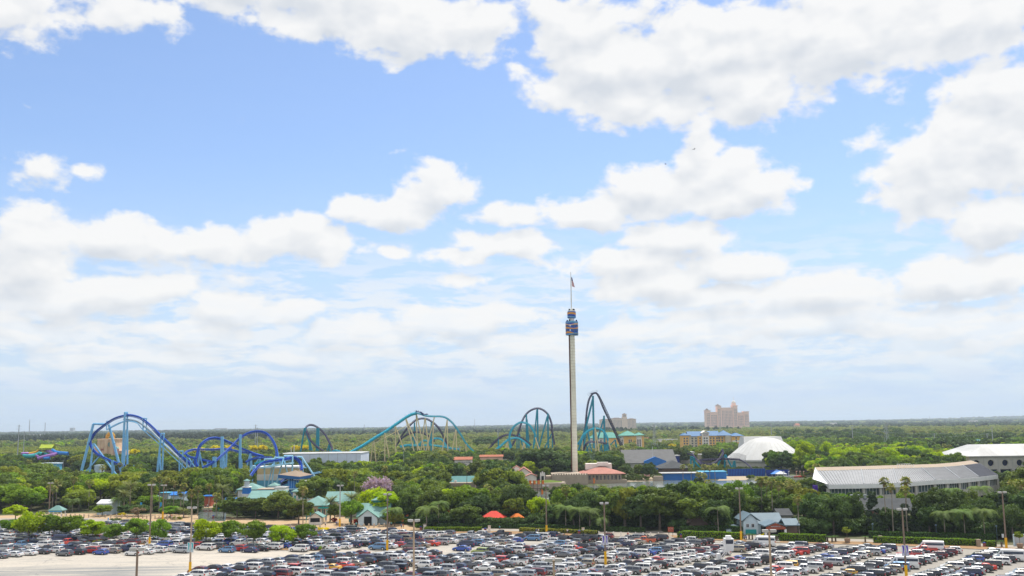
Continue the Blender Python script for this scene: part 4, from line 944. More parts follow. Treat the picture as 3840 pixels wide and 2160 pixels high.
def hotel_blue():
    Y = 1130; k = Y/FPX; cx = Wp(2665, 1650, Y).x; r = thing('hotel', 'long ochre and tan hotel with blue roofs and a white centre bay', 'hotel', (cx, Y, 0))
    def X(px): return (px-2665)*k
    def Z(py): return Wp(2665, py, Y).z
    segs = [(2556,2578,'ochre',-10,1632),(2578,2588,'cream',-8,1630),(2588,2612,'cream',-7,1636),(2612,2628,'ochre',-8,1634),(2628,2653,'stucco_white',-10,1624),(2653,2686,'ochre',-8,1634),(2686,2714,'ochre',-6,1632),(2714,2736,'cream',-9,1634),(2736,2776,'ochre',-12,1636)]
    for a, c, m_, y0, t_ in segs: b = MB(); b.box(X(a), X(c), y0, 9, 0, Z(t_)); b.build('wall', m_, r)
    for px, y0 in ((2593,-7),(2606,-7),(2621,-8),(2636,-10),(2645,-10),(2660,-8),(2671,-8),(2683,-8),(2693,-6),(2704,-6),(2751,-12),(2562,-10),(2572,-10)):
        for z in lin(1.5, Z(1638), 5): inst('window', win_mesh(1.7, 1.8), r, (X(px), y0, z))
    for z in (Z(1655), Z(1673)):
        for a, c in ((2737, 2749), (2753, 2775)): b = MB(); b.box(X(a), X(c), -12.12, -11.9, z-.9, z+.9); b.build('band', 'stucco_white', r)
    b = MB(); b.gable(X(2580), X(2630), -7, 9, Z(1636)+.2, 5.2, 1); b.gable(X(2652), X(2690), -8, 9, Z(1635)+.2, 5.2, 1); b.build('roof', 'blue_roof', r)
    b = MB(); b.hip(X(2686), X(2740), -8, 9, Z(1634)+.3, 5.6, 1); b.hip(X(2736), X(2777), -12, 9, Z(1636)+.3, 3.2, 1); b.hip(X(2556), X(2579), -10, 8, Z(1632)+.3, 2.6, .8); b.build('roof', 'blue_roof', r)
    b = MB(); b.gable(X(2628), X(2653), -10, 6, Z(1624), 2.6, .8, 'y'); b.poly([(X(2628), -10.02, Z(1624)), (X(2653), -10.02, Z(1624)), (X(2640.5), -10.02, Z(1624)+2.6)]); b.build('gable', 'stucco_white', r)
    for txt, z, m_, w_ in (('Fairfield', Z(1628)+.6, 'dark_blue_text', 5.2), ('INN & SUITES', Z(1628)-.8, 'dark_blue_text', 5.2), ('Marriott', Z(1631)-.7, 'red_lamp', 3.6)): lettering(txt, w_, m_, r, (X(2640.5), -10.2, z), name='lettering')
    NOGO.append((cx-40, cx+40, Y-14, Y+12))
hotel_blue()
# ---- shopping row at the right
def mall():
    Y = 1060; k = Y/FPX; cx = Wp(3600, 1670, Y).x; r = thing('shopping_arcade', 'low pink and cream shopping arcade with small green-roofed towers in the woods', 'shopping centre', (cx, Y, 0))
    def X(px): return (px-3600)*k
    def Z(py): return Wp(3600, py, Y).z
    for a, c, t_, m_ in ((3490,3508,1664,'pink_wall'),(3508,3575,1672,'cream'),(3570,3600,1666,'pink_wall'),(3600,3690,1672,'cream'),(3660,3676,1660,'pink_wall'),(3690,3735,1672,'stucco_white')):
        b = MB(); b.box(X(a), X(c), -8+(m_ == 'cream'), 8, 0, max(3, Z(t_))); b.build('wall', m_, r)
    for a, c, t_ in ((3489,3509,1662), (3655,3681,1658)): b = MB(); b.hip(X(a), X(c), -8, 8, max(4, Z(t_)), 2.6, 1); b.build('tower_roof', 'teal_metal', r)
    for a, c in ((3509, 3568), (3602, 3622), (3640, 3735)): b = MB(); b.hip(X(a), X(c), -8, 8, max(3, Z(1672))+.3, 2, 1); b.build('roof', 'teal_metal', r)
    b = MB(); b.T = Matrix.Translation((X(3585), -8.2, max(3.5, Z(1666)))) @ Matrix.Rotation(PI/2, 4, 'X'); b.ring([(4, -.3), (4, .3)], 16); b.build('arched_pediment', 'pink_wall', r)
    for px in (3498, 3585, 3592, 3578, 3630, 3650): b = MB(); b.box(X(px)-1, X(px)+1, -8.3, -7.9, 0, 2.8); b.build('doorway', 'dark_opening', r)
    NOGO.append((cx-36, cx+40, Y-10, Y+10))
mall()
# ---- white domed theatre
def dome_theatre():
    Y = 720; k = Y/FPX; cx = Wp(2870, 1700, Y).x; r = thing('domed_theatre', 'large white theatre with a shallow conical dome roof beside the lake', 'theatre', (cx, Y, 0))
    zt = Wp(2865, 1639, 700).z; b = MB(); n = 64
    R0 = 148*k
    zz = lambda py: Wp(2865, py, Y).z; prof = [(R0, zz(1722)), (R0*.98, zz(1719)), (R0*.80, zz(1697)), (R0*.62, zz(1675)), (R0*.48, zz(1659)), (R0*.38, zz(1650)), (R0*.26, zz(1644)), (.4, zz(1640))]; b.ring([(R0*.98, zz(1730))]+prof, n); b.build('dome', 'dome_white', r, smooth=True)
    b = MB()
    for i in range(n):
        if i % 2: continue
        a = 2*PI*i/n
        b.tube([(p*math.cos(a), p*math.sin(a), z+.04) for p, z in prof[:-1]], .06, 4, cap=False)
    b.build('roof_seam', 'grey_wall', r)
    zq = Wp(2865, 1637, Y+12).z; b = MB(); b.add([(-75*k, 2, zq-8), (80*k, 2, zq-8), (80*k, 22, zq-8), (-75*k, 22, zq-8), (-68*k, 8, zq), (72*k, 8, zq), (72*k, 20, zq), (-68*k, 20, zq)], [(4,5,6,7),(0,1,5,4),(1,2,6,5),(2,3,7,6),(3,0,4,7)]); b.build('fly_tower', 'dome_white', r)
    b = MB(); b.ring([(R0*.96, 0), (R0*.96, zz(1731))], n); b.build('wall', 'grey_wall', r)
    for i, z in enumerate((6.4, 4.2, 2.0)): b = MB(); b.box(-38*k, 20*k, -R0*1.03, -R0*.86, z, z+1.1); b.build('entrance_band', 'white_paint', r)
    b = MB(); b.box(-37*k, 19*k, -R0*1.01, -R0*.88, 0, 6.3); b.build('entrance', 'navy_wall', r); NOGO.append((cx-R0-2, cx+R0+2, Y-R0-2, Y+R0+8))
dome_theatre()
# ---- bayside stadium with the ribbed metal roof
def stadium():
    r = thing('stadium', 'curved lakeside stadium with a ribbed grey metal roof and concrete gallery', 'stadium', (at(3400, 1900).x, 372, 0)); O = r.location
    E_ = [(3107,1817,345),(3240,1815,348),(3365,1811,352),(3507,1800,358),(3600,1796,366),(3670,1789,375),(3742,1781,388)]
    RI = [(3065,1766,372),(3230,1762,376),(3350,1758,380),(3455,1755,386),(3540,1752,394),(3610,1746,402),(3672,1738,410)]
    ev = [Vector(Wp(*p))-O for p in E_]; rv = [Vector(Wp(*p))-O for p in RI]
    for i in range(len(ev)-1):
        b = MB(); m_ = 'metal_roof' if i < 5 else 'metal_roof_dark'; n = max(6, int((ev[i+1]-ev[i]).length/.9))
        for j in range(n):     # standing-seam panels
            a0, a1 = j/n, (j+.78)/n; a2 = (j+1)/n
            p0, p1, p2 = (ev[i].lerp(ev[i+1], q) for q in (a0, a1, a2)); q0, q1, q2 = (rv[i].lerp(rv[i+1], q) for q in (a0, a1, a2)); up = Vector((0, 0, .22))
            b.poly([p0, p1, q1, q0]); b.poly([p1+up, p2+up, q2+up, q1+up]); b.poly([p1, p1+up, q1+up, q1]); b.poly([p2, p2+up, q2+up, q2]); b.poly([p1, p2, p2+up, p1+up])
        b.build('roof_panel', m_, r)
        b = MB(); b.tube([ev[i]+Vector((0, -.1, .26)), rv[i]+Vector((0, 0, .3))], .14, 6); b.build('roof_rib', 'steel_grey', r)
    b = MB(); bk = [v+Vector((4, 16, .6)) for v in rv]
    for i in range(len(rv)-1): b.poly([rv[i]+Vector((0, 0, .1)), rv[i+1]+Vector((0, 0, .1)), bk[i+1], bk[i]])
    b.build('flat_roof', 'flat_roof', r); b = MB(); b.poly([rv[0], bk[0], ev[0]+Vector((-3, 8, 1.5)), ev[0]]); b.poly([rv[0]+Vector((0,0,.3)), ev[0]+Vector((0,0,.3)), ev[0]+Vector((0,0,-1.5)), rv[0]+Vector((0,0,-1.5))]); b.build('end_fascia', 'white_paint', r)
    b = MB(); dn = Vector((0, 0, -1.5))
    for i in range(len(ev)-1):
        a, c = ev[i]+Vector((0, -.15, 0)), ev[i+1]+Vector((0, -.15, 0)); b.add([a, c, c+dn, a+dn, a+Vector((0, .5, 0)), c+Vector((0, .5, 0)), c+dn+Vector((0, .5, 0)), a+dn+Vector((0, .5, 0))], [(0,3,2,1),(4,5,6,7),(0,1,5,4),(3,7,6,2)])
    b.build('fascia', 'white_paint', r)
    zw = lambda i: ev[i].z
    for i in range(len(ev)-1):
        a, c = ev[i], ev[i+1]; ins = Vector((0, 1.2, 0))
        def band(nm, z0, z1, m_, off):
            b = MB(); o_ = Vector((0, off, 0)); A, C_ = a+o_, c+o_
            b.add([(A.x, A.y, A.z+z0), (C_.x, C_.y, C_.z+z0), (C_.x, C_.y, C_.z+z1), (A.x, A.y, A.z+z1), (A.x, A.y+.6, A.z+z0), (C_.x, C_.y+.6, C_.z+z0), (C_.x, C_.y+.6, C_.z+z1), (A.x, A.y+.6, A.z+z1)], [(0,1,2,3),(7,6,5,4),(0,4,5,1),(3,2,6,7)]); b.build(nm, m_, r)
        band('glazing', -3.9, -1.5, 'window_blue', 1.6); band('parapet', -6.9, -3.9, 'grey_wall', .9)
        n = max(4, int((c-a).length/1.3)); b = MB()
        for j in range(n): q = a.lerp(c, j/n); b.box(q.x-.06, q.x+.06, q.y+1.45, q.y+1.7, q.z-3.9, q.z-1.5)
        b.build('mullion', 'white_paint', r)
        for q in (a, a.lerp(c, .5)) if i else (a,): b = MB(); b.box(q.x-.45, q.x+.45, q.y+.35, q.y+1.25, 0, q.z-1.4); b.build('pillar', 'grey_wall', r)
    q = ev[-1]; b = MB(); b.box(q.x-.45, q.x+.45, q.y+.35, q.y+1.25, 0, q.z-1.4); b.build('pillar', 'grey_wall', r)
    b = MB(); b.poly([(v.x, v.y+6, 0) for v in (ev[0], ev[-1])]+[(ev[-1].x, ev[-1].y+6, ev[-1].z-2), (ev[0].x, ev[0].y+6, ev[0].z-2)]); b.build('inner_wall', 'dark_opening', r)
    tcx = (ev[0]+ev[1])/2
    lettering('ATLANTIS', 4.2, 'sign_blue', r, (ev[0].x+6.2, ev[0].y+.75, ev[0].z-5.6)); lettering('BAYSIDE STADIUM', 8.2, 'sign_blue', r, (ev[0].x+12.9, ev[0].y+.75, ev[0].z-5.6))
    b = MB(); b.box(ev[0].x-3.6, ev[0].x-2.2, ev[0].y+5, ev[0].y+6.4, 0, ev[0].z-.5); b.build('pylon', 'purple_paint', r)
    b = MB(); p_ = Vector(Wp(3365, 1752, 385))-O; q_ = Vector(Wp(3415, 1750, 388))-O
    for j in range(8): x = p_.x+(q_.x-p_.x)*j/7; b.tube([(x, p_.y, p_.z-2), (x, p_.y, p_.z+1.1)], .1, 4)
    b.tube([p_+Vector((0, 0, 1.1)), q_+Vector((0, 0, 1.1))], .12, 4); b.build('roof_railing', 'white_paint', r)
    NOGO.append((O.x+ev[0].x-2, O.x+ev[-1].x+2, 342, 402))
stadium()
# ---- concrete arena with round openings
def arena():
    Y = 560; k = Y/FPX; x0 = Wp(3632, 1700, Y).x; z = Wp(3740, 1709, Y).z; r = thing('arena', 'square concrete arena with round openings and a white hipped roof', 'arena', (x0+36, Y+20, 0))
    b = MB(); w_ = 72; z0 = Wp(3740, 1760, Y).z
    # front wall built round real circular openings
    n = 9; cw = w_/n; zc = Wp(3740, 1736, Y).z; rr = 11.6*k
    for i in range(n):
        a, c = -36+i*cw, -36+(i+1)*cw; m_ = (a+c)/2; K = 24; P_ = [(m_+rr*math.cos(2*PI*j/K), zc+rr*math.sin(2*PI*j/K)) for j in range(K)]
        def edge(t):
            cx, sz = math.cos(t), math.sin(t); s_ = min((cw/2)/abs(cx) if abs(cx) > 1e-6 else 1e9, ((z-zc) if sz > 0 else (zc-z0))/abs(sz) if abs(sz) > 1e-6 else 1e9); return (m_+cx*s_, zc+sz*s_)
        Q = [edge(2*PI*j/K) for j in range(K)]
        for j in range(K):
            j2 = (j+1) % K; b.poly([(P_[j][0], -20, P_[j][1]), (Q[j][0], -20, Q[j][1]), (Q[j2][0], -20, Q[j2][1]), (P_[j2][0], -20, P_[j2][1])])
            b.poly([(P_[j][0], -20, P_[j][1]), (P_[j2][0], -20, P_[j2][1]), (P_[j2][0], -18.8, P_[j2][1]), (P_[j][0], -18.8, P_[j][1])])
        for (cx_, cz_) in ((a, z), (c, z), (a, z0), (c, z0)):
            t = math.atan2(cz_-zc, cx_-m_); j = int(math.floor((t % (2*PI))/(2*PI/K))); q1 = Q[j]; q2 = Q[(j+1) % K]; b.poly([(q1[0], -20, q1[1]), (cx_, -20, cz_), (q2[0], -20, q2[1])])
    b.poly([(-36, -20, z0), (-36, 20, z0), (-36, 20, z), (-36, -20, z)]); b.poly([(36, -20, z0), (36, 20, z0), (36, 20, z), (36, -20, z)]); b.poly([(-36, 20, z0), (36, 20, z0), (36, 20, z), (-36, 20, z)]); b.poly([(-36, -20, z0), (36, -20, z0), (36, 20, z0), (-36, 20, z0)])
    b.build('wall', 'grey_wall', r)
    b = MB()
    for i in range(1, n): b.box(-36+i*cw-.12, -36+i*cw+.12, -20.06, -19.9, z0, z-.4)
    b.build('panel_joint', 'post_grey', r)
    b = MB(); b.box(-34, 34, -15, 18, .0, z-1); b.build('seating_bowl', 'navy_wall', r)
    for i in range(n+1): b = MB(); b.box(-36+i*cw-.8, -36+i*cw+.8, -20.3, -18.6, 0, z0-.05); b.build('pillar', 'grey_wall', r)
    b = MB(); h_ = Wp(3740, 1668, Y+14).z-z
    b.add([(-37, -21, z), (37, -21, z), (37, 21, z), (-37, 21, z), (-23, -8, z+h_), (30, -8, z+h_), (30, 10, z+h_), (-23, 10, z+h_), (-37, -21, z-.5), (37, -21, z-.5), (37, 21, z-.5), (-37, 21, z-.5)], [(0,1,5,4),(1,2,6,5),(2,3,7,6),(3,0,4,7),(4,5,6,7),(8,9,1,0),(9,10,2,1),(10,11,3,2),(11,8,0,3)]); b.build('roof', 'white_roof', r)
    NOGO.append((x0-2, x0+74, Y-4, Y+44))
arena()
# ---- sky tower
def sky_tower():
    Y = 570; base = Wp(2159, 1780, Y); x = Wp(2150, 1500, Y).x; zt = Wp(2142, 1020, Y).z; k = Y/FPX
    r = thing('observation_tower', 'slender white observation tower with blue cabin and flagpole by the lake', 'tower', (x, Y, 0))
    def Z(py): return Wp(2145, py, Y).z
    b = MB(); b.ring([(1.70, 0), (1.66, Z(1600)), (1.50, Z(1250)), (1.40, Z(1160))], 20); b.build('shaft', 'tower_white', r)
    b = MB()
    for i in range(46): z = 2+i*(Z(1262)-2)/46; b.ring([(1.72, z), (1.72, z+.12)], 20)
    b.build('shaft_joint', 'cream', r)
    b = MB(); b.box(-1.95, -1.25, -1.0, -.1, 3, Z(1255)); b.build('lift_rail', 'rail_brown', r)
    zc0, zc1 = Z(1255), Z(1208); R1 = 23.5*k
    b = MB(); b.ring([(R1*.92, zc0-.3), (R1, zc0), (R1, zc1), (R1*.96, zc1+.4)], 28); cb = b.build('cabin', 'cabin_blue', r)
    for i, (f0, m_, am) in enumerate(((.10, 'cabin_orange', .35), (.50, 'cabin_orange', .2), (.80, 'cabin_peach', .25), (.02, 'cabin_light', .2), (.95, 'cabin_light', .25))):
        b = MB(); zz = zc0+(zc1-zc0)*f0; n = 40; vs = []
        for j in range(n): a = 2*PI*j/n; w_ = am*math.sin(a*2+i*1.3); vs += [((R1+.05)*math.cos(a), (R1+.05)*math.sin(a), zz+w_-.38), ((R1+.05)*math.cos(a), (R1+.05)*math.sin(a), zz+w_+.42+.25*math.sin(a*2+i))]
        b.add(vs, [(2*j, 2*((j+1) % n), 2*((j+1) % n)+1, 2*j+1) for j in range(n)]); b.build('wave_stripe', m_, cb)
    for f0 in (.26, .62):
        for j in range(12):
            a = 2*PI*j/12+.2; b = MB(); b.T = Matrix.Rotation(a, 4, 'Z'); b.box(R1-.1, R1+.06, -.35, .35, 0, .95); o = b.build('window', 'window_blue' if j % 4 else 'white_paint', cb); o.location.z = zc0+(zc1-zc0)*f0
    b = MB()
    for a in (.3, 2.6, 4.2): b.ring([(.5, zc1+.4), (.4, zc1+1.4)], 6, (R1*.8*math.cos(a), R1*.8*math.sin(a)))
    b.build('winch', 'dark_plastic', r)
    z0, z1 = Z(1192), Z(1170); R2 = 16*k
    b = MB(); b.ring([(R2*.85, z0-.25), (R2, z0), (R2, z1), (R2*.98, z1+.2)], 24); hd = b.build('tower_head', 'cabin_blue', r)
    for i, (f0, m_) in enumerate(((.55, 'cabin_orange'), (.15, 'cabin_light'))):
        b = MB(); n = 32; vs = []
        for j in range(n): a = 2*PI*j/n; w_ = .35*math.sin(a*1+i*2+3.6); zz = z0+(z1-z0)*f0+w_; vs += [((R2+.05)*math.cos(a), (R2+.05)*math.sin(a), zz-.2), ((R2+.05)*math.cos(a), (R2+.05)*math.sin(a), zz+.9-.5*i)]
        b.add(vs, [(2*j, 2*((j+1) % n), 2*((j+1) % n)+1, 2*j+1) for j in range(n)]); b.build('wave_stripe', m_, hd)
    b = MB(); b.ring([(R2*.9, z1+.2), (R2*.9, z1+.8), (.9, z1+.9)], 20); b.build('head_cap', 'white_paint', r)
    b = MB()
    for a in (.5, 2.2, 3.9, 5.3): b.ring([(.45, z1+.8), (.35, z1+1.7)], 6, (R2*.75*math.cos(a), R2*.75*math.sin(a)))
    b.build('floodlight', 'dark_plastic', r)
    b = MB(); b.tube([(0, 0, z1+.8), (0, 0, Z(1060)), (0, 0, zt)], [.38, .30, .16], 8); b.build('flagpole', 'white_paint', r)
    zf = Z(1033)
    f_ = thing('flag', 'stars and stripes flag hanging limp from the tower top', 'flag', (x+.3, Y, zf-1)); b = MB(); W_, nx, nz = 1.25, 6, 13; vs = []; fs = []; mi = []
    for j in range(nz+1):
        t = j/nz; wj = .35+W_*min(1, t*1.1)
        for i in range(nx+1): u = i/nx; vs.append((u*wj+.25*t, .28*math.sin(u*5+t*4), -t*5.4-.5*u*t))
    for j in range(nz):
        for i in range(nx): fs.append((j*(nx+1)+i, (j+1)*(nx+1)+i, (j+1)*(nx+1)+i+1, j*(nx+1)+i+1)); mi.append(0 if j < 5 else (1 if (i+j//3) % 2 else 2))
    b.v = vs; b.f = fs; b.mi = mi; b.build('cloth', ['flag_blue', 'red_cloth', 'cloth_white'], f_)
mat('tower_white', (.84, .80, .66), .7, var=.12, scale=.25, aniso=(1, 1, .5)); mat('rail_brown', (.10, .035, .02), .7); mat('cabin_blue', (.02, .09, .42), .4); mat('cabin_orange', (.75, .33, .06), .5); mat('cabin_peach', (.72, .42, .26), .5); mat('cabin_light', (.14, .38, .62), .4)
sky_tower()
# ---- fort, restaurant and mission-style houses at the foot of the tower
def fort():
    Y = 535; r, w_, d, z = bld('stone_fort', 'rough tan stone fort walls round the foot of the observation tower', 'fort', 2072, 2205, 1781, Y, 34, 'stone')
    b = MB(); b.box(-w_/2-3, -w_/2-.1, -6, 8, 0, z*.8); b.build('side_wall', 'stone', r)
    for x in lin(-w_/2, w_/2, 14): b = MB(); b.box(x-.45, x+.45, -d/2-.05, -d/2+.7, z, z+.7); b.build('merlon', 'stone', r)
    q = thing('stone_bastion', 'low round stone bastion standing in the lagoon', 'wall', Wp(2052, 1830, 500).to_tuple()[:2]+(0,)); b = MB(); b.ring([(9.6, 0), (9, 3.6), (8.6, 3.7)], 22); b.build('wall', 'stone', q); b = MB(); b.ring([(7.6, 3.8), (2, 4.6)], 16); b.build('planting', 'leaf_oak', q)
    NOGO.append((q.location.x-10, q.location.x+10, 490, 512))
fort()
r, w_, d, z = bld('restaurant', 'lakeside restaurant with long pink roof and yellow veranda wall', 'restaurant', 2190, 2330, 1778, 548, 20, 'cream', ('hip', 'pink_roof', 3.6, 2.2), wn=(10, 1, 1.0, 2.2, .55, .7))
b = MB(); b.box(-w_/2-1, w_/2+2.5, -d/2-4, -d/2-.1, 0, 1.9); b.build('terrace', 'flat_roof', r)
b = MB(); [b.box(x-.09, x+.09, -d/2-3.9, -d/2-3.7, 1.9, z) for x in lin(-w_/2, w_/2+2, 16)]; b.box(-w_/2, w_/2+2, -d/2-3.95, -d/2-3.85, 2.7, 2.82); b.build('veranda', 'brown_shade', r)
b = MB(); b.box(-w_/2+2, w_/2-4, 1, 9, z+2, z+5.2); b.box(-2, 4, -1, 3, z+4, z+6); b.build('roof_plant', 'stucco_white', r)
r, w_, d, z = bld('mission_house', 'small stone hall with terracotta gable right behind the tower shaft', 'house', 2137, 2180, 1760, 585, 10, 'stone', ('gable', 'terracotta', 1.8, .6, 'y'))
r, w_, d, z = bld('mission_house', 'cream mission house with low pink tiled roof left of the lagoon', 'house', 1938, 1992, 1776, 540, 14, 'stucco_white', ('gable', 'pink_roof', 3.0, .6, 'y'), wn=(2, 1, 1.2, 1.6, .4, .5)); b = MB(); b.box(-w_/2-2, -w_/2+6, 7.2, 10, 0, 6); b.build('rear_wing', 'stucco_white', r)
r, w_, d, z = bld('bell_house', 'little white tower house with a tiled gable, left of the lagoon', 'house', 1923, 1951, 1759, 558, 6, 'stucco_white', ('gable', 'pink_roof', 1.6, .35, 'y')); b = MB(); b.box(-1.1, -.5, -3.1, -2.9, z-2.2, z-.9); b.build('window', 'dark_opening', r)
bld('mission_house', 'long low cream wing joining the mission houses behind the bridge', 'house', 1972, 2012, 1788, 528, 8, 'stucco_white', ('gable', 'pink_roof', 1.4, .5, 'y'))
r, w_, d, z = bld('gate_ruin', 'pale ruined stone archway beside the magenta bougainvillea', 'arch', 2025, 2044, 1778, 530, 2, 'stucco_white'); b = MB(); b.box(-w_/2+.7, w_/2-.7, -1.05, -.95, 0, z-1); b.build('opening', 'dark_opening', r)
for j_, x_ in enumerate(lin(-w_/2, w_/2, 3)): b = MB(); b.box(x_-.35, x_+.35, -.6, .6, z, z+.8+.5*(j_ == 1)); b.build('merlon', 'stucco_white', r)
r, w_, d, z = bld('bell_tower', 'slim pink stucco wall tower with a bell niche on the lake shore', 'tower', 2418, 2436, 1768, 588, 4, 'pink_wall'); b = MB(); b.box(w_/2-1.7, w_/2-.2, -1.4, .6, z, z+2.4); b.build('bell_niche', 'pink_wall', r); b = MB(); b.gable(w_/2-1.8, w_/2-.1, -1.5, .7, z+2.4, .8, .2, 'y'); b.build('niche_roof', 'terracotta', r)
r, w_, d, z = bld('lake_wall', 'pale stone landing wall on the far lake shore', 'wall', 2452, 2486, 1786, 560, 4, 'stone')
# ---- industrial roofs and blue park halls right of the coaster
r, w_, d, z = bld('service_hall', 'wide hall with pale grey roof and a bright blue gable front', 'hall', 2345, 2535, 1737, 690, 38, 'grey_wall', ('gable', 'hall_roof', 8.5, 1)); b = MB(); b.add([(w_/2-22, -d/2-3, 0), (w_/2-7, -d/2-3, 0), (w_/2-7, -d/2-3, z+1.5), (w_/2-14.5, -d/2-3, z+4.5), (w_/2-22, -d/2-3, z+1.5), (w_/2-22, -d/2, 0), (w_/2-7, -d/2, 0), (w_/2-7, -d/2, z+1.5), (w_/2-14.5, -d/2, z+4.5), (w_/2-22, -d/2, z+1.5)], [(0,1,2,3,4),(4,3,8,9),(3,2,7,8),(0,4,9,5),(1,6,7,2)]); b.build('gable_front', 'blue_wall', r)
b = MB(); b.tube([(w_/2-15, -d/2+6, z+2), (w_/2-15, -d/2+6, z+11)], .15, 5); b.build('mast', 'white_paint', r)
bld('warehouse', 'pale grey flat warehouse block left of the red-roofed wall', 'warehouse', 2372, 2440, 1700, 800, 20, 'grey_wall', ('flat', 'white_roof', .5, .3))
r, w_, d, z = bld('warehouse', 'long white warehouse with a rust red front panel', 'warehouse', 2435, 2605, 1698, 790, 25, 'stucco_white', ('flat', 'white_roof', .5, .3)); b = MB(); b.box(-w_/2+1, -w_/2+12.5, -d/2-.3, -d/2-.05, z-5.5, z-.6); b.build('front_panel', 'rust_red', r)
bld('blue_kiosk', 'flat-topped dark blue hall half hidden by a dark oak', 'hall', 2522, 2548, 1710, 730, 10, 'navy_wall', ('flat', 'white_roof', .5, .5))
bld('warehouse', 'cream flat-roofed block behind the low coaster track', 'warehouse', 2622, 2670, 1706, 780, 12, 'cream', ('flat', 'white_roof', .5, .3))
r, w_, d, z = bld('pavilion', 'open brown pavilion with broad low shade roof on the far shore', 'pavilion', 2485, 2580, 1757, 600, 20, 'brown_shade', ('hip', 'grey_roof', 4.2, 2))
r, w_, d, z = bld('boat_house', 'long blue lakeside hall with white awning roof', 'hall', 2490, 2625, 1775, 566, 8, 'blue_wall', ('flat', 'white_roof', .3, 1.8))
r, w_, d, z = bld('slide_hall', 'blue waterside hall beneath the white curved flume', 'hall', 2625, 2724, 1770, 572, 10, 'blue_wall', ('flat', 'aqua_wall', .3, .3))
r, w_, d, z = bld('ride_fence', 'long dark blue hoarding below the low coaster track', 'fence', 2728, 2870, 1758, 600, .6, 'navy_wall'); b = MB(); [b.box(x-.1, x+.1, -.45, -.31, 0, z) for x in lin(-w_/2, w_/2, 24)]; b.build('rib', 'blue_wall', r)
bld('ride_fence', 'dark blue hoarding to the right of the theatre entrance', 'fence', 2873, 2960, 1762, 595, .6, 'navy_wall')
def tent(name, label, px, pyt, Y, w_, d_, h_, m_, wm='cloth_white'):
    p = Wp(px, pyt, Y); r = thing(name, label, 'tent', (p.x, Y, 0)); b = MB(); b.hip(-w_/2, w_/2, -d_/2, d_/2, p.z-h_, h_, .4); b.build('canopy', m_, r)
    for sx in (-1, 1):
        for sy in (-1, 1): b = MB(); b.tube([(sx*w_/2, sy*d_/2, 0), (sx*w_/2, sy*d_/2, p.z-h_)], .12, 5); b.build('pole', wm, r)
    return r
tent('marquee', 'blue and white marquee between the theatre and the swan boats', 2913, 1760, 596, 8, 8, 2.4, 'blue_wall'); 
o = tent('marquee', 'plain white marquee beside the blue one', 2928, 1766, 590, 5, 5, 1.6, 'cloth_white')
# pleasure boats with pink bird figureheads
def swan_boats():
    lab = ['leftmost pedal boat of the lake dock', 'second pedal boat from the left at the dock', 'middle pedal boat of the lake dock', 'fourth pedal boat from the left at the dock', 'rightmost pink bird-headed pedal boat on the lake']
    for i, px in enumerate((2925, 2945, 2975, 2990, 3005)):
        p = at(px, 1789, .3); r = thing('pedal_boat', lab[i], 'boat', (p.x, p.y, .1), R(8*i), 'pedal boats at the lake dock'); b = MB()
        b.add([(-2, -.8, .1), (2, -.8, .1), (2.4, 0, .1), (2, .8, .1), (-2, .8, .1), (-2.2, -1, .8), (2.2, -1, .8), (2.8, 0, .9), (2.2, 1, .8), (-2.2, 1, .8)], [(4,3,2,1,0),(5,6,7,8,9),(0,1,6,5),(1,2,7,6),(2,3,8,7),(3,4,9,8),(4,0,5,9)]); b.build('hull', 'red_cloth' if i > 2 else 'cloth_white', r)
        b = MB(); b.tube([(2, 0, .8), (2.2, 0, 2), (1.9, 0, 3), (2.3, 0, 3.4), (2.8, 0, 3.2)], [.3, .22, .2, .28, .1], 7); b.build('bird_head', 'peach' if i > 1 else 'cloth_white', r)
swan_boats()
# ---- beige tower ride with golden arch
def tower_ride():
    Y = 800; k = Y/FPX; cx = Wp(418, 1660, Y).x; r = thing('tower_ride', 'sand-coloured temple tower of a water ride crowned by a golden arch', 'ride', (cx, Y, 0))
    def X(px): return (px-418)*k
    def Z(py): return Wp(418, py, Y).z
    b = MB(); b.box(X(380), X(449), -7, 9, 0, Z(1648)); b.box(X(378), X(452), -7.5, 9.5, Z(1648), Z(1645)); b.build('wall', 'peach_sand', r)
    for px in (388, 400, 412, 434): b = MB(); b.ring([(1.9, 0), (1.7, Z(1646))], 10, (X(px), -7.2)); b.build('column', 'peach_sand', r)
    b = MB(); b.box(X(352), X(382), -4, 9, 0, Z(1676)); b.box(X(449), X(473), -4, 9, 0, Z(1690)); b.build('side_wing', 'peach_sand', r)
    b = MB(); b.tube([(X(400), 0, Z(1645)), (X(400), 0, Z(1634)), (X(405), 0, Z(1627)), (X(413), 0, Z(1624)), (X(421), 0, Z(1627)), (X(426), 0, Z(1634)), (X(426), 0, Z(1645))], 1.1, 8); b.tube([(X(404), 0, Z(1645)), (X(405), 0, Z(1636)), (X(413), 0, Z(1630)), (X(420), 0, Z(1636)), (X(421), 0, Z(1645))], .5, 6); b.build('golden_arch', 'gold_paint', r)
    b = MB(); b.add([(X(418), -7.6, Z(1660)), (X(432), -7.6, Z(1656)), (X(456), -7.6, Z(1682)), (X(432), -7.6, Z(1682)), (X(420), -7.6, Z(1670)), (X(418), -4, Z(1660)), (X(432), -4, Z(1656)), (X(456), -4, Z(1682))], [(4,3,2,1,0),(0,1,6,5),(1,2,7,6)]); b.build('drop_flume', 'teal_roof', r)
    b = MB(); b.box(X(397), X(407), -9.3, -9.0, Z(1688), Z(1681)); b.build('panel', 'pink_roof', r)
    b = MB(); b.box(X(432), X(462), -8, -7.7, Z(1700), Z(1682)); b.build('lower_front', 'pink_wall', r); NOGO.append((cx-16, cx+14, Y-12, Y+12))
mat('peach_sand', (.74, .53, .37), .85, var=.15, scale=.2); tower_ride()
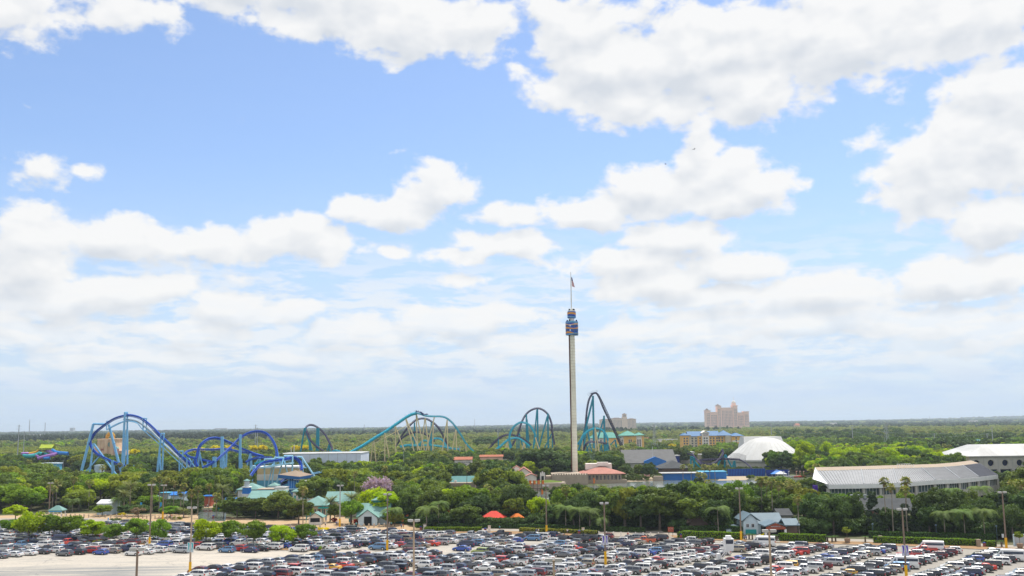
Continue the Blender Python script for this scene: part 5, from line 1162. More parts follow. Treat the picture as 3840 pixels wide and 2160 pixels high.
# ---- water slides at the left
def slides():
    Y = 820; k = Y/FPX; O = Vector(Wp(178, 1690, Y)); O.z = 0; r = thing('water_slide', 'multicoloured water slides curling from a lime-roofed platform', 'water slide', O)
    def L(px, py, dy=0): return Vector(Wp(px, py, Y+dy))-O
    def tube(pts, m_, w_=1.5): b = MB(); P_ = [L(*p) for p in pts]; b.tube(P_, w_, 9, cap=False); b.build('flume', m_, r)
    tube([(148,1688),(138,1696),(125,1700),(112,1702),(100,1704)], 'yellow_slide', 1.3); tube([(175,1690,-2),(188,1692,-4),(200,1700,-6),(214,1702,-8),(200,1706,-10),(180,1709,-12),(160,1714,-14),(140,1720,-16)], 'purple_slide', 1.3)
    tube([(196,1688,-4),(208,1696,-6),(225,1699,-8),(240,1700,-8),(256,1701,-8)], 'blue_slide', 1.4); tube([(160,1704,-8),(148,1700,-6),(135,1706,-8),(120,1710,-10),(100,1711,-12),(86,1709,-12)], 'teal_slide', 1.5); tube([(165,1719,-14),(175,1719,-15),(187,1717,-15)], 'blue_slide', 1.1)
    tube([(145,1712,-9),(125,1704,-9),(108,1706,-9)], 'purple_slide', .8); tube([(150,1703,-4),(165,1701,-4),(180,1704,-5)], 'teal_slide', 1.1)
    b = MB(); b.ring([(3, L(95,1706).z-1), (3.4, L(95,1706).z+1.6), (2.4, L(95,1706).z+2.2)], 12, (L(95,1706).x, L(95,1706).y)); b.build('bowl', 'purple_slide', r)
    a, c = L(156, 1681), L(202, 1681); b = MB(); b.gable(a.x, c.x, -4, 4, a.z, L(178, 1668).z-a.z, .3); b.build('roof', 'lime_paint', r); b = MB(); b.box(a.x-2, c.x+2, -5, 5, a.z-1, a.z-.6); b.build('lower_roof', 'lime_paint', r)
    b = MB(); b.box(a.x, c.x, -4, 4, L(178,1692).z, L(178,1692).z+.6); b.build('platform', 'brown_shade', r)
    for x in lin(a.x, c.x, 5):
        for y in (-3.6, 3.6): b = MB(); b.tube([(x, y, 0), (x, y, a.z)], .25, 5); b.build('post', 'brown_shade', r)
    NOGO.append((O.x-22, O.x+20, Y-18, Y+6))
slides()
bld('pool_hall', 'pale blue striped low roof seen between trees at the left', 'hall', 153, 212, 1740, 640, 8, 'aqua_wall', ('flat', 'pale_blue_wall', .6, .5)); bld('pool_hall', 'pale blue low block under the first coaster supports', 'hall', 354, 378, 1744, 640, 6, 'pale_blue_wall')
# ---- long white show building
r, w_, d, z = bld('show_building', 'very long plain white show building behind the cypress screen', 'hall', 1041, 1353, 1702, 705, 40, 'pale_white', ('flat', 'white_roof', .35, .3)) if mat('pale_white', (.68, .75, .88), .7, var=.05, scale=.2) else None
b = MB()
for x in lin(-w_/2, w_/2, 9): b.box(x-.1, x+.1, -d/2-.06, -d/2+.02, 0, z)
b.build('wall_joint', 'steel_grey', r); b = MB(); [b.tube([(x, -d/2+2, z), (x, -d/2+2, z+5+2*(i % 2))], .2, 5) for i, x in enumerate((-w_/2+9, -w_/2+11))]; b.build('vent_pipe', 'white_paint', r)
# ---- sea lion theatre
r, w_, d, z = bld('sea_theatre', 'terracotta-roofed theatre front with white sign wall in the trees', 'theatre', 1704, 1768, 1725, 655, 14, 'stucco_white', ('gable', 'terracotta', 1.6, .6))
lettering('SEA LION & OTTER', 8.4, 'dark_blue_text', r, (.6, -d/2-.1, z-1.6)); lettering('THEATER', 3.9, 'dark_blue_text', r, (.6, -d/2-.1, z-3.0))
bld('theatre_wing', 'long low terracotta-roofed wing right of the sea lion theatre', 'hall', 1800, 1885, 1714, 665, 8, 'peach', ('gable', 'terracotta', 1.2, .5)); bld('kitchen_block', 'flat cream block with red edge above the fan palms', 'hall', 1768, 1808, 1770, 560, 6, 'peach', ('flat', 'pink_roof', .5, .4))
bld('village_row', 'distant row of pink and white village roofs below the purple track', 'house', 1828, 1900, 1694, 850, 8, 'stucco_white', ('gable', 'pink_roof', 1.6, .5)); bld('stone_bridge', 'grey arched footbridge wall left of the coaster loop', 'bridge', 1780, 1835, 1693, 860, 3, 'grey_wall')
bld('stair_house', 'small sloping orange-trimmed roof among trees', 'house', 1716, 1738, 1760, 600, 6, 'stucco_white', ('gable', 'orange_cloth', 3, .3, 'y'))
r, w_, d, z = bld('utility_building', 'flat tan block with a bright teal metal roof strip behind', 'building', 1682, 1782, 1811, 500, 12, 'flat_roof'); b = MB(); b.add([(-w_/2, d/2-5, z), (w_/2, d/2-5, z), (w_/2, d/2+4, z+2.6), (-w_/2, d/2+4, z+2.6), (-w_/2, d/2+4, 0), (w_/2, d/2+4, 0)], [(0,1,2,3),(3,2,5,4)]); b.build('roof', 'teal_metal', r); b = MB(); b.box(-4, -2.8, -2, -1, z, z+1.1); b.build('roof_vent', 'white_paint', r)
# ---- lighthouse and teal roofed entrance village
def lighthouse():
    Y = 438; p = Wp(925, 1850, Y); k = Y/FPX; r = thing('lighthouse', 'short white and blue lighthouse with glazed lantern', 'lighthouse', (p.x, Y, 0))
    def Z(py): return Wp(925, py, Y).z
    b = MB(); b.ring([(2.35, 0), (2.2, Z(1852))], 20); b.build('base', 'white_paint', r)
    b = MB(); b.ring([(1.95, Z(1852)), (1.8, Z(1828))], 20); b.build('drum', 'blue_wall', r)
    b = MB(); b.ring([(2.35, Z(1852)-.25), (2.35, Z(1852)+.1)], 20); b.ring([(2.1, Z(1828)), (2.2, Z(1826)), (2.1, Z(1825))], 20); b.build('gallery', 'white_paint', r)
    b = MB(); b.ring([(1.0, Z(1825)), (.9, Z(1804))], 8); b.build('lantern_glass', 'pale_blue_wall', r)
    b = MB()
    for j in range(8): a = 2*PI*j/8+.3; b.tube([(1.25*math.cos(a), 1.25*math.sin(a), Z(1826)), (1.1*math.cos(a), 1.1*math.sin(a), Z(1802))], .09, 4)
    for zz in (1819, 1811): b.ring([(1.28, Z(zz)), (1.28, Z(zz)+.12)], 8)
    b.build('lantern_frame', 'white_paint', r)
    b = MB(); b.ring([(1.6, Z(1803)), (1.5, Z(1802)), (.15, Z(1796)), (.08, Z(1794))], 8); b.build('lantern_roof', 'teal_roof', r)
lighthouse()
r, w_, d, z = bld('village_shop', 'white shop with hipped teal roof attached to the lighthouse', 'shop', 892, 972, 1838, 440, 10, 'white_paint', ('hip', 'teal_roof', 2.6, .7)); windows(r, [w_/2-1.6], [z-1.6], -d/2, .9, 1.1, fr='sign_blue', gl='glass')
r, w_, d, z = bld('village_shop', 'long shop with sky-blue upper wall beside the lighthouse', 'shop', 966, 1028, 1836, 434, 9, 'aqua_wall', ('flat', 'flat_roof', .25, .3))
r, w_, d, z = bld('village_shop', 'square white parapet shop with one blue window', 'shop', 1028, 1068, 1830, 434, 8, 'white_paint', ('flat', 'white_roof', .25, .15)); windows(r, [-.3], [z-1.7], -d/2, .9, 1.0, fr='sign_blue', gl='glass'); b = MB(); [b.box(x-.05, x+.05, -d/2, -d/2+.1, z, z+.9) for x in lin(-w_/2, w_/2, 9)]; b.box(-w_/2, w_/2, -d/2, -d/2+.1, z+.8, z+.9); b.build('railing', 'white_paint', r)
r, w_, d, z = bld('village_hall', 'long low hall with broad sloping teal roof in front of the lighthouse', 'hall', 935, 1060, 1870, 405, 13, 'white_paint', ('gable', 'teal_roof', 2.6, .8))
bld('roof_pavilion', 'small teal-roofed lantern block above the shops', 'pavilion', 1006, 1038, 1824, 446, 6, 'white_paint', ('hip', 'teal_roof', 1.2, .3))
r, w_, d, z = bld('village_shop', 'cream corner shop with teal awning next to a little white cupola', 'shop', 1098, 1165, 1845, 430, 10, 'stucco_white', ('hip', 'teal_roof', 2.2, .7), wn=(4, 1, .9, 1.4, .5, .6, dict(gl='teal_slide'))); b = MB(); b.ring([(1.1, z+1.2), (1.1, z+3), (1.2, z+3.2), (.9, z+4.1), (.4, z+4.7), (.1, z+5)], 12, (-w_/2+4.2, 1)); b.build('cupola', 'white_paint', r)
r, w_, d, z = bld('village_hall', 'big open-fronted hall with hipped pale teal roof and turquoise awnings', 'hall', 1138, 1222, 1898, 368, 11, 'cream', ('hip', 'teal_roof', 2.9, 1.2), wn=(5, 1, 1.1, 1.7, .42, .5)); b = MB(); [b.box(x-2, x+2, -d/2-1.5, -d/2-.1, z-.8, z-.3) for x in (-3, 3.5)]; b.build('awning', 'teal_slide', r)
bld('village_hall', 'teal-roofed hall half hidden behind the date palm', 'hall', 1225, 1305, 1882, 374, 11, 'cream', ('gable', 'teal_roof', 3.2, .8)); bld('gatehouse', 'pale teal double-roofed gatehouse behind the fruit tree', 'gatehouse', 1278, 1350, 1888, 366, 11, 'cream', ('hip', 'teal_roof', 3.6, .9))
r, w_, d, z = bld('gift_kiosk', 'small kiosk with a peaked teal canopy on the orange terrace', 'kiosk', 1158, 1205, 1942, 336, 4, 'stucco_white', ('gable', 'teal_roof', 1.6, .8, 'y')); b = MB(); b.box(-w_/2+.5, w_/2-.5, -d/2-.05, -d/2+.05, .9, 2.2); b.build('counter', 'dark_opening', r)
def ticket_hall():
    r, w_, d, z = bld('ticket_hall', 'teal-roofed white hall with stacked gables and a dark doorway by the lamp post', 'hall', 1345, 1452, 1938, 334, 11, 'pale_blue_wall', ('gable', 'teal_roof', 3.8, .8))
    b = MB(); b.box(-w_/2+3.9, -w_/2+8.7, 0, 4.6, z+2.8, z+4.7); b.build('clerestory', 'teal_slide', r); b = MB(); b.hip(-w_/2+3.9, -w_/2+8.7, 0, 4.6, z+5, 1.3, .6); b.build('clerestory_roof', 'teal_roof', r)
    b = MB(); b.gable(-w_/2+.2, -w_/2+6.6, -d/2-3, -1, z-.2, 2.6, .5, 'y'); b.build('porch_roof', 'teal_roof', r); b = MB(); b.poly([(-w_/2+.2, -d/2-3, z-.2), (-w_/2+6.6, -d/2-3, z-.2), (-w_/2+3.4, -d/2-3, z+2.4)]); b.box(-w_/2+.3, -w_/2+6.5, -d/2-2.9, -d/2-.1, 0, z-.2); b.build('porch_wall', 'pale_blue_wall', r)
    b = MB(); b.box(-w_/2+2.2, -w_/2+4.7, -d/2-3.05, -d/2-2.95, 0, 2.9); b.build('door', 'dark_opening', r)
ticket_hall()
def bus_shelter(label, px, py0, pyt, Y, w_, d_, m_):
    p = Wp(px, pyt, Y); r = thing('shade_shelter', label, 'shelter', (p.x, Y, 0)); b = MB(); b.hip(-w_/2, w_/2, -d_/2, d_/2, p.z-1.6, 1.6, .3); b.build('roof', 'teal_roof', r); b = MB(); b.box(-w_/2, w_/2, -d_/2-.1, -d_/2, p.z-2.2, p.z-1.7); b.build('fascia', m_, r)
    for sx in (-1, 1):
        for sy in (-1, 1): b = MB(); b.box(sx*w_/2*.9-.1, sx*w_/2*.9+.1, sy*d_/2*.9-.1, sy*d_/2*.9+.1, 0, p.z-1.6); b.build('post', 'white_paint', r)
bus_shelter('small teal shade roof on white posts by the brown lamp post', 217, 1935, 1895, 372, 4.6, 3.6, 'sign_blue'); bus_shelter('teal shade roof just right of the fountain grass', 573, 1930, 1850, 420, 5, 4, 'teal_slide')
r, w_, d, z = bld('glass_hall', 'white and turquoise glazed hall behind the date palms', 'hall', 365, 420, 1890, 385, 8, 'pale_blue_wall', ('gable', 'cloth_white', 1.2, .3), wn=(4, 1, 1.3, 1.6, .6, .7, dict(gl='teal_slide')))
bld('shade_kiosk', 'blue-topped white kiosk seen between fan palm trunks', 'kiosk', 640, 690, 1858, 430, 6, 'pale_blue_wall', ('gable', 'blue_wall', 1.2, .4)); bld('glass_hall', 'pale blue pavilion below the coaster footings', 'hall', 600, 632, 1850, 437, 6, 'pale_blue_wall', ('flat', 'aqua_wall', .3, .3))
r, w_, d, z = bld('food_stall', 'dark red food stall with blue canopy beyond the pond', 'stall', 765, 792, 1862, 420, 4, 'rust_red', ('flat', 'blue_wall', .4, .6)); bld('food_stall', 'little blue and white canopy stall right of the red one', 'stall', 845, 880, 1878, 405, 4, 'cloth_white', ('gable', 'blue_wall', .9, .4))
# ---- red and orange canopies of the children's area
for lab, px, pt_, Y, w_, m_ in [('large red hipped canopy behind the clipped hedge', 1852, 1916, 331, 7.8, 'red_cloth'), ('orange-red canopy at the hedge, right of the large red one', 1938, 1925, 329, 5.4, 'orange_cloth'), ('small orange canopy left of the round tree', 1690, 1908, 346, 3.6, 'orange_cloth'), ('little orange peaked canopy beside the green gate fence', 1528, 1930, 338, 2.8, 'orange_cloth')]:
    tent('shade_canopy', lab, px, pt_, Y, w_, w_*.8, 1.9, m_, 'orange_cloth')
p = at(1532, 1963); r = thing('gate_fence', 'dark green mesh gate screen at the end of the service path', 'fence', p); b = MB(); b.box(-4.4, 4.4, -.06, .06, .1, 2.3); b.build('screen', 'green_mesh' if mat('green_mesh', (.03, .12, .07), .8) else '', r); [ (lambda bb: (bb.tube([(x, 0, 0), (x, 0, 2.5)], .06, 5), bb.build('post', 'steel_grey', r)))(MB()) for x in (-4.4, -1.4, 1.4, 4.4)]
# ---- ports of call entrance building
def ports():
    r, w_, d, z = bld('entrance_building', 'grey-blue boarded building with gabled upper storey by the service road', 'building', 2788, 2842, 1955, 291, 9, 'pale_blue_wall', ('gable', 'slate_blue', 2.0, .6, 'y'))
    for x in (-.95, .55): inst('window', win_mesh(.7, .9, fr='white_paint'), r, (x, -d/2, z-1.2))
    b = MB(); b.box(-1.6, 1.5, -d/2-.06, -d/2+.02, 0, 1.5); b.build('door', 'teal_slide', r)
    b = MB(); b.gable(w_/2+.1, w_/2+7.8, -1, 8, z-1.2, 2.6, .4); b.build('side_roof', 'slate_blue', r); b = MB(); b.box(w_/2+.1, w_/2+7.6, -.9, 7.9, 0, z-1.2); b.build('side_wing', 'pale_blue_wall', r)
    b = MB(); b.box(-w_/2-4.4, -w_/2-.1, -2, 4, 0, z-2.4); b.build('left_wing', 'pale_blue_wall', r); b = MB(); b.add([(-w_/2-4.7, -2.4, z-2.4), (-w_/2-.1, -2.4, z-1.4), (-w_/2-.1, 4, z-1.4), (-w_/2-4.7, 4, z-2.4)], [(0,1,2,3)]); b.build('left_roof', 'slate_blue', r)
    # porch
    Y = 283; p = Wp(2900, 1965, Y); q = thing('entrance_porch', 'gabled porch with red lettered front on white posts', 'porch', (p.x, Y, 0)); W_ = 2.7; zz = Wp(2900, 1972, Y).z
    b = MB(); b.gable(-W_, W_, -2.5, 5, zz, 1.15, .3, 'y'); b.gable(W_+.2, W_+4, -1.6, 5, zz+.1, 1.5, .2); b.build('roof', 'slate_blue', q)
    b = MB(); b.poly([(-W_, -2.45, zz-.15), (W_, -2.45, zz-.15), (0, -2.45, zz+1.05)]); b.poly([(-W_, -2.45, zz-.15), (-W_, -2.45, zz-.75), (W_, -2.45, zz-.75), (W_, -2.45, zz-.15)]); b.build('front_board', 'rust_red', q)
    lettering('PORTS-OF-CALL', 2.7, 'cloth_white', q, (0, -2.55, zz+.05))
    for x in (-W_, W_): b = MB(); b.box(x-.28, x+.28, -2.4, -1.84, 0, zz-.7); b.build('post', 'white_paint', q)
    b = MB(); b.box(-W_+.3, W_-.3, 1.5, 4.8, 0, zz-.4); b.build('dark_entry', 'dark_opening', q); b = MB(); b.box(W_+.4, W_+3.8, -.5, 4.6, 0, zz); b.build('side_wall', 'brown_shade', q)
ports()
bld('back_roof', 'plain grey-mauve pitched roof right behind the porch building', 'building', 2925, 2968, 1935, 304, 9, 'grey_wall', ('gable', 'grey_roof', 1.6, .5)); r, w_, d, z = bld('shade_roof', 'dark-roofed open shelter beside the drooping palm', 'shelter', 2585, 2655, 1962, 299, 5, 'brown_shade', ('gable', 'brown_shade', 1.9, .8, 'y'))
r, w_, d, z = bld('brick_hall', 'brick hall with wide plain grey pitched roof behind the dark conifers', 'hall', 3222, 3345, 1915, 314, 14, 'brick', None, rz=R(-14)); b = MB(); zr_ = z; b.gable(-w_/2, w_/2+7, -d/2, d/2, z, 3.1, .6); b.build('roof', 'grey_roof', r)
for j, x in enumerate((-w_/2+.5, -w_/2+2.5, -w_/2+4.5, -w_/2+6.5)): b = MB(); b.ring([(.45, z+3.0), (.4, z+4.0), (.6, z+4.1), (.5, z+4.4)], 8, (x, 0)); b.build('roof_ventilator', 'steel_grey', r)
b = MB(); b.tube([(-w_/2-.5, -.6, z+3.3), (w_/2-8, -.6, z+3.3)], .25, 6); b.build('duct', 'white_paint', r)
bld('aqua_shop', 'white building with bright blue band between palms at the right', 'building', 3600, 3700, 1900, 325, 8, 'stucco_white', ('flat', 'aqua_wall', .5, .3)); bld('small_store', 'grey blue pitched shed behind the trunk of the queen palm', 'shed', 3622, 3662, 1968, 286, 5, 'pale_blue_wall', ('gable', 'metal_roof', 3.4, .5))
r, w_, d, z = bld('garden_gate', 'pale blue framed gate panel at the right edge', 'gate', 3800, 3870, 2003, 258, .4, 'pale_blue_wall'); b = MB(); b.box(-w_/2+.2, w_/2-.2, -.23, -.2, .3, z-.3); b.build('panel', 'steel_grey', r)
bld('brick_wall', 'brown panelled wall behind the right edge palms', 'wall', 3812, 3870, 1965, 276, .6, 'brown_shade')
# ---- distant things
for lab, px0, px1, pt_, Y, m_ in [('long white warehouse roof on the left horizon', 95, 170, 1637, 2900, 'stucco_white'), ('white shed on the horizon beyond the dark pines', 375, 455, 1632, 3100, 'stucco_white'), ('white sheds behind the tall coaster arc', 850, 900, 1619, 4800, 'stucco_white'), ('small dark blue office block beyond the blue arc', 1041, 1054, 1616, 4300, 'steel_grey'),
                              ('broad white warehouse right of the purple loop', 1230, 1290, 1613, 5300, 'white_paint'), ('white factory below the lift hill', 1344, 1370, 1611, 5000, 'white_paint'), ('pale sheds left of the lift hill', 1370, 1400, 1612, 5200, 'stucco_white'), ('white road bridge parapet by the car park of the hotels', 2470, 2545, 1651, 1400, 'stucco_white'), ('distant faint grey block on the left horizon', 262, 275, 1605, 7000, 'steel_grey'), ('distant hazy long block on the horizon', 805, 850, 1606, 8000, 'steel_grey'),
                              ('white service bays below the pylon at the right', 3285, 3330, 1682, 980, 'stucco_white'), ('orange-red village roofs on the right horizon', 2986, 3000, 1594, 3300, 'peach'), ('small orange roofed house in the pale trees', 2415, 2432, 1654, 1500, 'peach'), ('pale sheds on the right horizon behind the arena', 3640, 3668, 1577, 5200, 'stucco_white'), ('pale sheds on the horizon between the dome and the stadium', 3120, 3138, 1586, 4800, 'stucco_white'), ('white shed on the horizon just right of the tan hotel', 2440, 2462, 1597, 4600, 'stucco_white'), ('white sheds on the horizon left of the tower', 1930, 1990, 1603, 5000, 'white_paint'), ('white shed on the left horizon behind the lift supports', 560, 640, 1622, 4800, 'stucco_white'), ('white lorry shed beside the lattice pylon', 2460, 2472, 1660, 1350, 'white_paint')]:
    r, w_, d, z = bld('distant_building', lab, 'building', px0, px1, pt_, Y, 30 if Y > 2000 else 10, m_, ('gable' if 'roof' in lab else 'flat', 'terracotta' if 'orange' in lab else 'white_roof', 1.6 if 'roof' not in lab else 5, .5), group='far buildings on the plain')
def pole(name, label, px, pb, pt_, Y, r0=.45, m_='steel_grey', arms=(), cat='pylon', group=None):
    p = Wp(px, pt_, Y); r = thing(name, label, cat, (p.x, Y, 0), 0, group); b = MB(); b.tube([(0, 0, 0), (0, 0, p.z)], [r0, r0*.6], 7); b.build('mast', m_, r)
    for f, w_ in arms: b = MB(); b.tube([(-w_, 0, p.z*f), (w_, 0, p.z*f)], .13, 4); b.build('cross_arm', m_, r)
PG = 'power poles beyond the park'
for i, (lab, px, pt_, Y) in enumerate([('tall grey power pole at the far left', 72, 1593, 900), ('shorter grey power pole next to the leftmost one', 92, 1617, 900), ('tallest dark pole above the blue arc', 959, 1592, 1000), ('shorter dark pole above the blue arc', 966, 1604, 1000), ('power pole right of the domed theatre', 3195, 1598, 1000), ('power pole far right over the woods', 3719, 1600, 1050), ('thin pole right of the shopping arcade tower', 3503, 1625, 1100), ('power pole behind the theatre, dark', 2891, 1585, 1500), ('power pole above the blue roofed hotel', 2700, 1598, 1500), ('dark pole left of the turquoise loop', 1867, 1596, 1000), ('thin pole on the horizon above the lift', 1366, 1592, 2500), ('pale thin pole over the pale woods at centre', 1724, 1672, 860), ('power pole at the right edge woods', 3701, 1625, 1100)]):
    pole('power_pole', lab, px, 0, pt_, Y, .55 if Y < 1200 else .8, arms=((.97, 2.2), (.9, 2.6)), group=PG, cat='power pole')
for lab, px, pt_, Y in [('far crane mast on the left horizon, taller one', 112, 1573, 2400), ('far crane mast on the left horizon, shorter one', 170, 1585, 2400), ('hair-thin radio mast over the centre woods', 1780, 1571, 3500), ('hair-thin radio mast on the right horizon', 3486, 1562, 4000)]: pole('radio_mast', lab, px, 0, pt_, Y, 1.1, cat='mast', group='thin masts on the horizon')
def lattice(label, px, pt_, Y):
    p = Wp(px, pt_, Y); r = thing('lattice_pylon', label, 'pylon', (p.x, Y, 0), .3, 'steel lattice pylons'); H_ = p.z; b = MB(); n = 8
    for sx in (-1, 1):
        for sy in (-1, 1): b.tube([(sx*3.6, sy*3.6, 0), (sx*1.1, sy*1.1, H_*.6), (sx*.5, sy*.5, H_)], .16, 4)
    for i in range(n):
        z0, z1 = H_*i/n, H_*(i+1)/n; w0, w1 = (3.6*(1-i/n*1.1 if i/n < .6 else .35)), (3.6*(1-(i+1)/n*1.1 if (i+1)/n < .6 else .3)); w0 = max(w0, .6); w1 = max(w1, .5)
        for sy in (-1, 1): b.tube([(-w0, sy*w0, z0), (w1, sy*w1, z1)], .1, 4); b.tube([(w0, sy*w0, z0), (-w1, sy*w1, z1)], .1, 4)
    b.build('frame', 'steel_grey', r)
    for f, w_ in ((.98, 3), (.84, 4), (.72, 3.4)): b = MB(); b.tube([(-w_, 0, H_*f), (0, 0, H_*f+.8), (w_, 0, H_*f)], .14, 4); b.build('cross_arm', 'steel_grey', r)
lattice('pale lattice pylon between the two ochre hotels', 2452, 1590, 1050); lattice('pale lattice pylon over the right-hand woods', 3322, 1586, 900)
for i, (a_, c_, lab) in enumerate([((3195,1606,1000),(3719,1610,1050),'upper sagging power cable over the right woods'), ((3195,1618,1000),(3719,1624,1050),'lower sagging power cable over the right woods'), ((2891,1612,1500),(3195,1606,1000),'power cable between the theatre pole and the right pole')]):
    A, C_ = Vector(Wp(*a_)), Vector(Wp(*c_)); b = MB(); b.tube([A.lerp(C_, t)+Vector((0, 0, -5*4*t*(1-t))) for t in [j/12 for j in range(13)]], .10, 4); tag(b.build('power_cable', 'steel_grey'), lab, 'cable', 'power cables over the woods')
for lab, px, pt_, Y in [('slim grey light pole rising from the bamboo', 1514, 1690, 560), ('slim grey light pole right of the bamboo', 1624, 1732, 520), ('thin pole with lamp among the trees left', 238, 1724, 600)]: pole('light_pole', lab, px, 0, pt_, Y, .16, 'steel_grey', cat='light pole', group='slim light poles in the park')
# ================================================================== ROLLER COASTERS
for n_, c_ in [('track_blue', (.002, .060, .42)), ('support_blue', (.24, .54, .84)), ('support_pale', (.42, .74, .95)), ('track_purple', (.040, .030, .085)), ('support_teal', (.008, .27, .38)), ('track_turq', (.015, .37, .52)), ('support_tan', (.72, .60, .34)), ('walk_grey', (.42, .50, .56)), ('train_blue', (.02, .05, .25))]:
    mat(n_, c_, .55, var=.08, scale=.3, spec=.12)
def cr(P_, per=7):
    """Catmull-Rom through the points"""
    P_ = [Vector(p) for p in P_]; Q = [P_[0]*2-P_[1]]+P_+[P_[-1]*2-P_[-2]]; out = []
    for i in range(1, len(Q)-2):
        a, b_, c_, d_ = Q[i-1:i+3]
        for k in range(per):
            t = k/per; out.append(.5*((2*b_)+(c_-a)*t+(2*a-5*b_+4*c_-d_)*t*t+(3*b_-a-3*c_+d_)*t**3))
    out.append(P_[-1]); return out
class Coaster:
    def __init__(s, name, label, O, tm, sm): s.O = Vector((O[0], O[1], 0)); s.r = thing(name, label, 'roller coaster', s.O); s.tm = tm; s.sm = sm
    def pt(s, z, x, y, Y): ox, oy, k = z; return Vector(Wp(ox+x/k, oy+y/k, Y))-s.O
    def track(s, z, pts, Y, r=.55, rails=True, m_=None, under=False, name='track'):
        r *= (.66 if s.tm == 'track_blue' else .74) if rails else 1
        """pts: (x,y) or (x,y,Y) in the zoomed picture; z=(origin x, origin y, zoom)"""
        P_ = cr([s.pt(z, p[0], p[1], p[2] if len(p) > 2 else Y) for p in pts]); b = MB(); b.tube(P_, r, 6)
        if rails:
            up = Vector((0, 0, -1 if under else 1))
            for sd in (-1, 1):
                L = []
                for i, p in enumerate(P_):
                    d = (P_[min(i+1, len(P_)-1)]-P_[max(i-1, 0)]).normalized(); a = Vector((-.15, 1, 0)); n_ = d.cross(a).normalized()
                    if n_.z*up.z < 0: n_ = -n_
                    L.append(p+n_*(r+.38)+a*sd*.55)
                b.tube(L, r*.33, 5)
                if sd == -1: L0 = L
            for i in range(0, len(P_), 1): b.tube([P_[i], L0[i]], .11, 4, cap=False); b.tube([P_[i], L[i]], .11, 4, cap=False)
        return b.build(name, m_ or s.tm, s.r)
    def sup(s, z, x0, y0, x1, y1, Y, r=.45, m_=None, ground=True, Y1=None):
        """a leg seen from (x0,y0) to (x1,y1); its line is carried on down to the ground"""
        A, B_ = s.pt(z, x0, y0, Y), s.pt(z, x1, y1, Y1 or Y)
        if ground and B_.z < A.z-.5: k = A.z/(A.z-B_.z); B_ = A+(B_-A)*k
        b = MB(); L = (B_-A).length; n = max(1, int(L/12)); b.tube([A, B_], [r*.92, r*1.05], 8)
        if ground:
            for i in range(1, n): q = A.lerp(B_, i/n); d = (B_-A).normalized()*.14; b.tube([q-d, q+d], r*1.28, 8)
        return b.build('support', m_ or s.sm, s.r)
Z1 = (300, 1530, 5.367); Z2 = (660, 1560, 4.4414); Z3 = (1100, 1520, 5.6); Z4 = (1500, 1520, 5.6); Z5 = (1780, 1460, 4.155); Z8 = (2360, 1640, 5.6)
# ---- blue flying coaster
c1 = Coaster('roller_coaster', 'royal blue flying coaster on pale blue legs, tall arched lift at the left', (-180, 620), 'track_blue', 'support_blue')
c1.track(Z1, [(1180,1240,612),(1000,1190,616),(700,1090,622),(450,975,630),(330,900,636),(250,800,642),(215,690,646),(240,580,648),(320,470,646),(430,380,642),(540,300,636),(700,205,630),(900,148,624),(1050,145,618),(1250,210,612),(1450,370,606),(1650,570,600),(1830,740,594),(2000,920,588),(2150,1050,584),(2290,1170,580)], 0, r=.85, under=True)
for pts in ([(540,440,636),(700,360,630),(880,278,624),(1000,268,619),(1150,308,614),(1270,440,610),(1600,730,600),(1990,1090,588),(2140,1235,582)], [(560,420,636),(700,340,632),(880,268,626),(1050,262,619),(1180,300,615),(1290,380,611),(1600,650,601),(1990,1010,589),(2200,1200,581)]): c1.track(Z1, pts, 0, r=.28, rails=False, m_='support_blue', name='walkway_beam')
c1.track(Z1, [(880,225,626),(1000,232,621),(1150,262,616),(1280,345,611),(1450,480,606),(1700,720,599),(2000,1010,588),(2220,1205,580)], 0, r=.55, rails=False, m_='walk_grey', name='walkway')
for a in [(270,320,45,1210,646,.85),(580,330,800,1185,636,.80),(905,90,840,1320,620,.68),(940,430,870,1280,618,.58),(952,100,955,1200,622,.55),(270,710,208,1190,640,.6),(280,720,690,1290,638,.6),(400,960,225,1160,636,.45),(655,1050,660,1190,622,.95),(1095,1150,1095,1280,614,.85),(1640,515,1545,1360,600,.6),(1690,515,1652,1290,598,.5),(1600,850,1620,1300,602,.5),(2000,870,2000,1140,588,.45),(2072,870,2060,1080,586,.45)]: c1.sup(Z1, *a[:4], a[4], a[5])
for a in [(265,320,525,325,646,.75),(895,92,960,100,622,.7),(535,262,620,262,636,.3),(535,262,535,445,636,.3),(1270,200,1270,450,611,.4),(1340,210,1335,460,609,.3),(1265,205,1350,212,611,.35),(1268,452,1340,458,611,.3),(1632,513,1705,515,600,.45),(1610,790,1695,790,600,.4),(1992,870,2078,870,588,.4)]: c1.sup(Z1, *a[:4], a[4], a[5], ground=False)
c1.track(Z2, [(135,640,575),(160,600,577),(220,570,580),(330,550,585),(560,555,590),(750,545,595),(900,555,596),(1060,590,592),(1250,625,588),(1460,665,582)], 0, r=.6, under=True)
c1.track(Z2, [(165,650,575),(230,690,572),(300,705,570),(450,740,568),(600,775,566)], 0, r=.55)
c1.track(Z2, [(360,840,560),(335,740,562),(370,540,566),(430,450,568),(530,380,572),(640,360,576),(740,375,580),(900,440,584),(1100,540,588),(1300,620,590),(1460,668,592)], 0, r=.8, under=True)
c1.track(Z2, [(440,860,560),(600,775,564),(700,700,568),(850,570,576),(1000,420,584),(1080,350,588),(1200,280,592),(1350,250,594),(1480,270,592),(1570,340,588),(1640,450,584),(1680,560,580),(1690,690,576)], 0, r=.7, under=True)
c1.track(Z2, [(1170,775,560),(1230,738,562),(1320,712,564),(1400,702,566),(1600,700,568)], 0, r=.55)
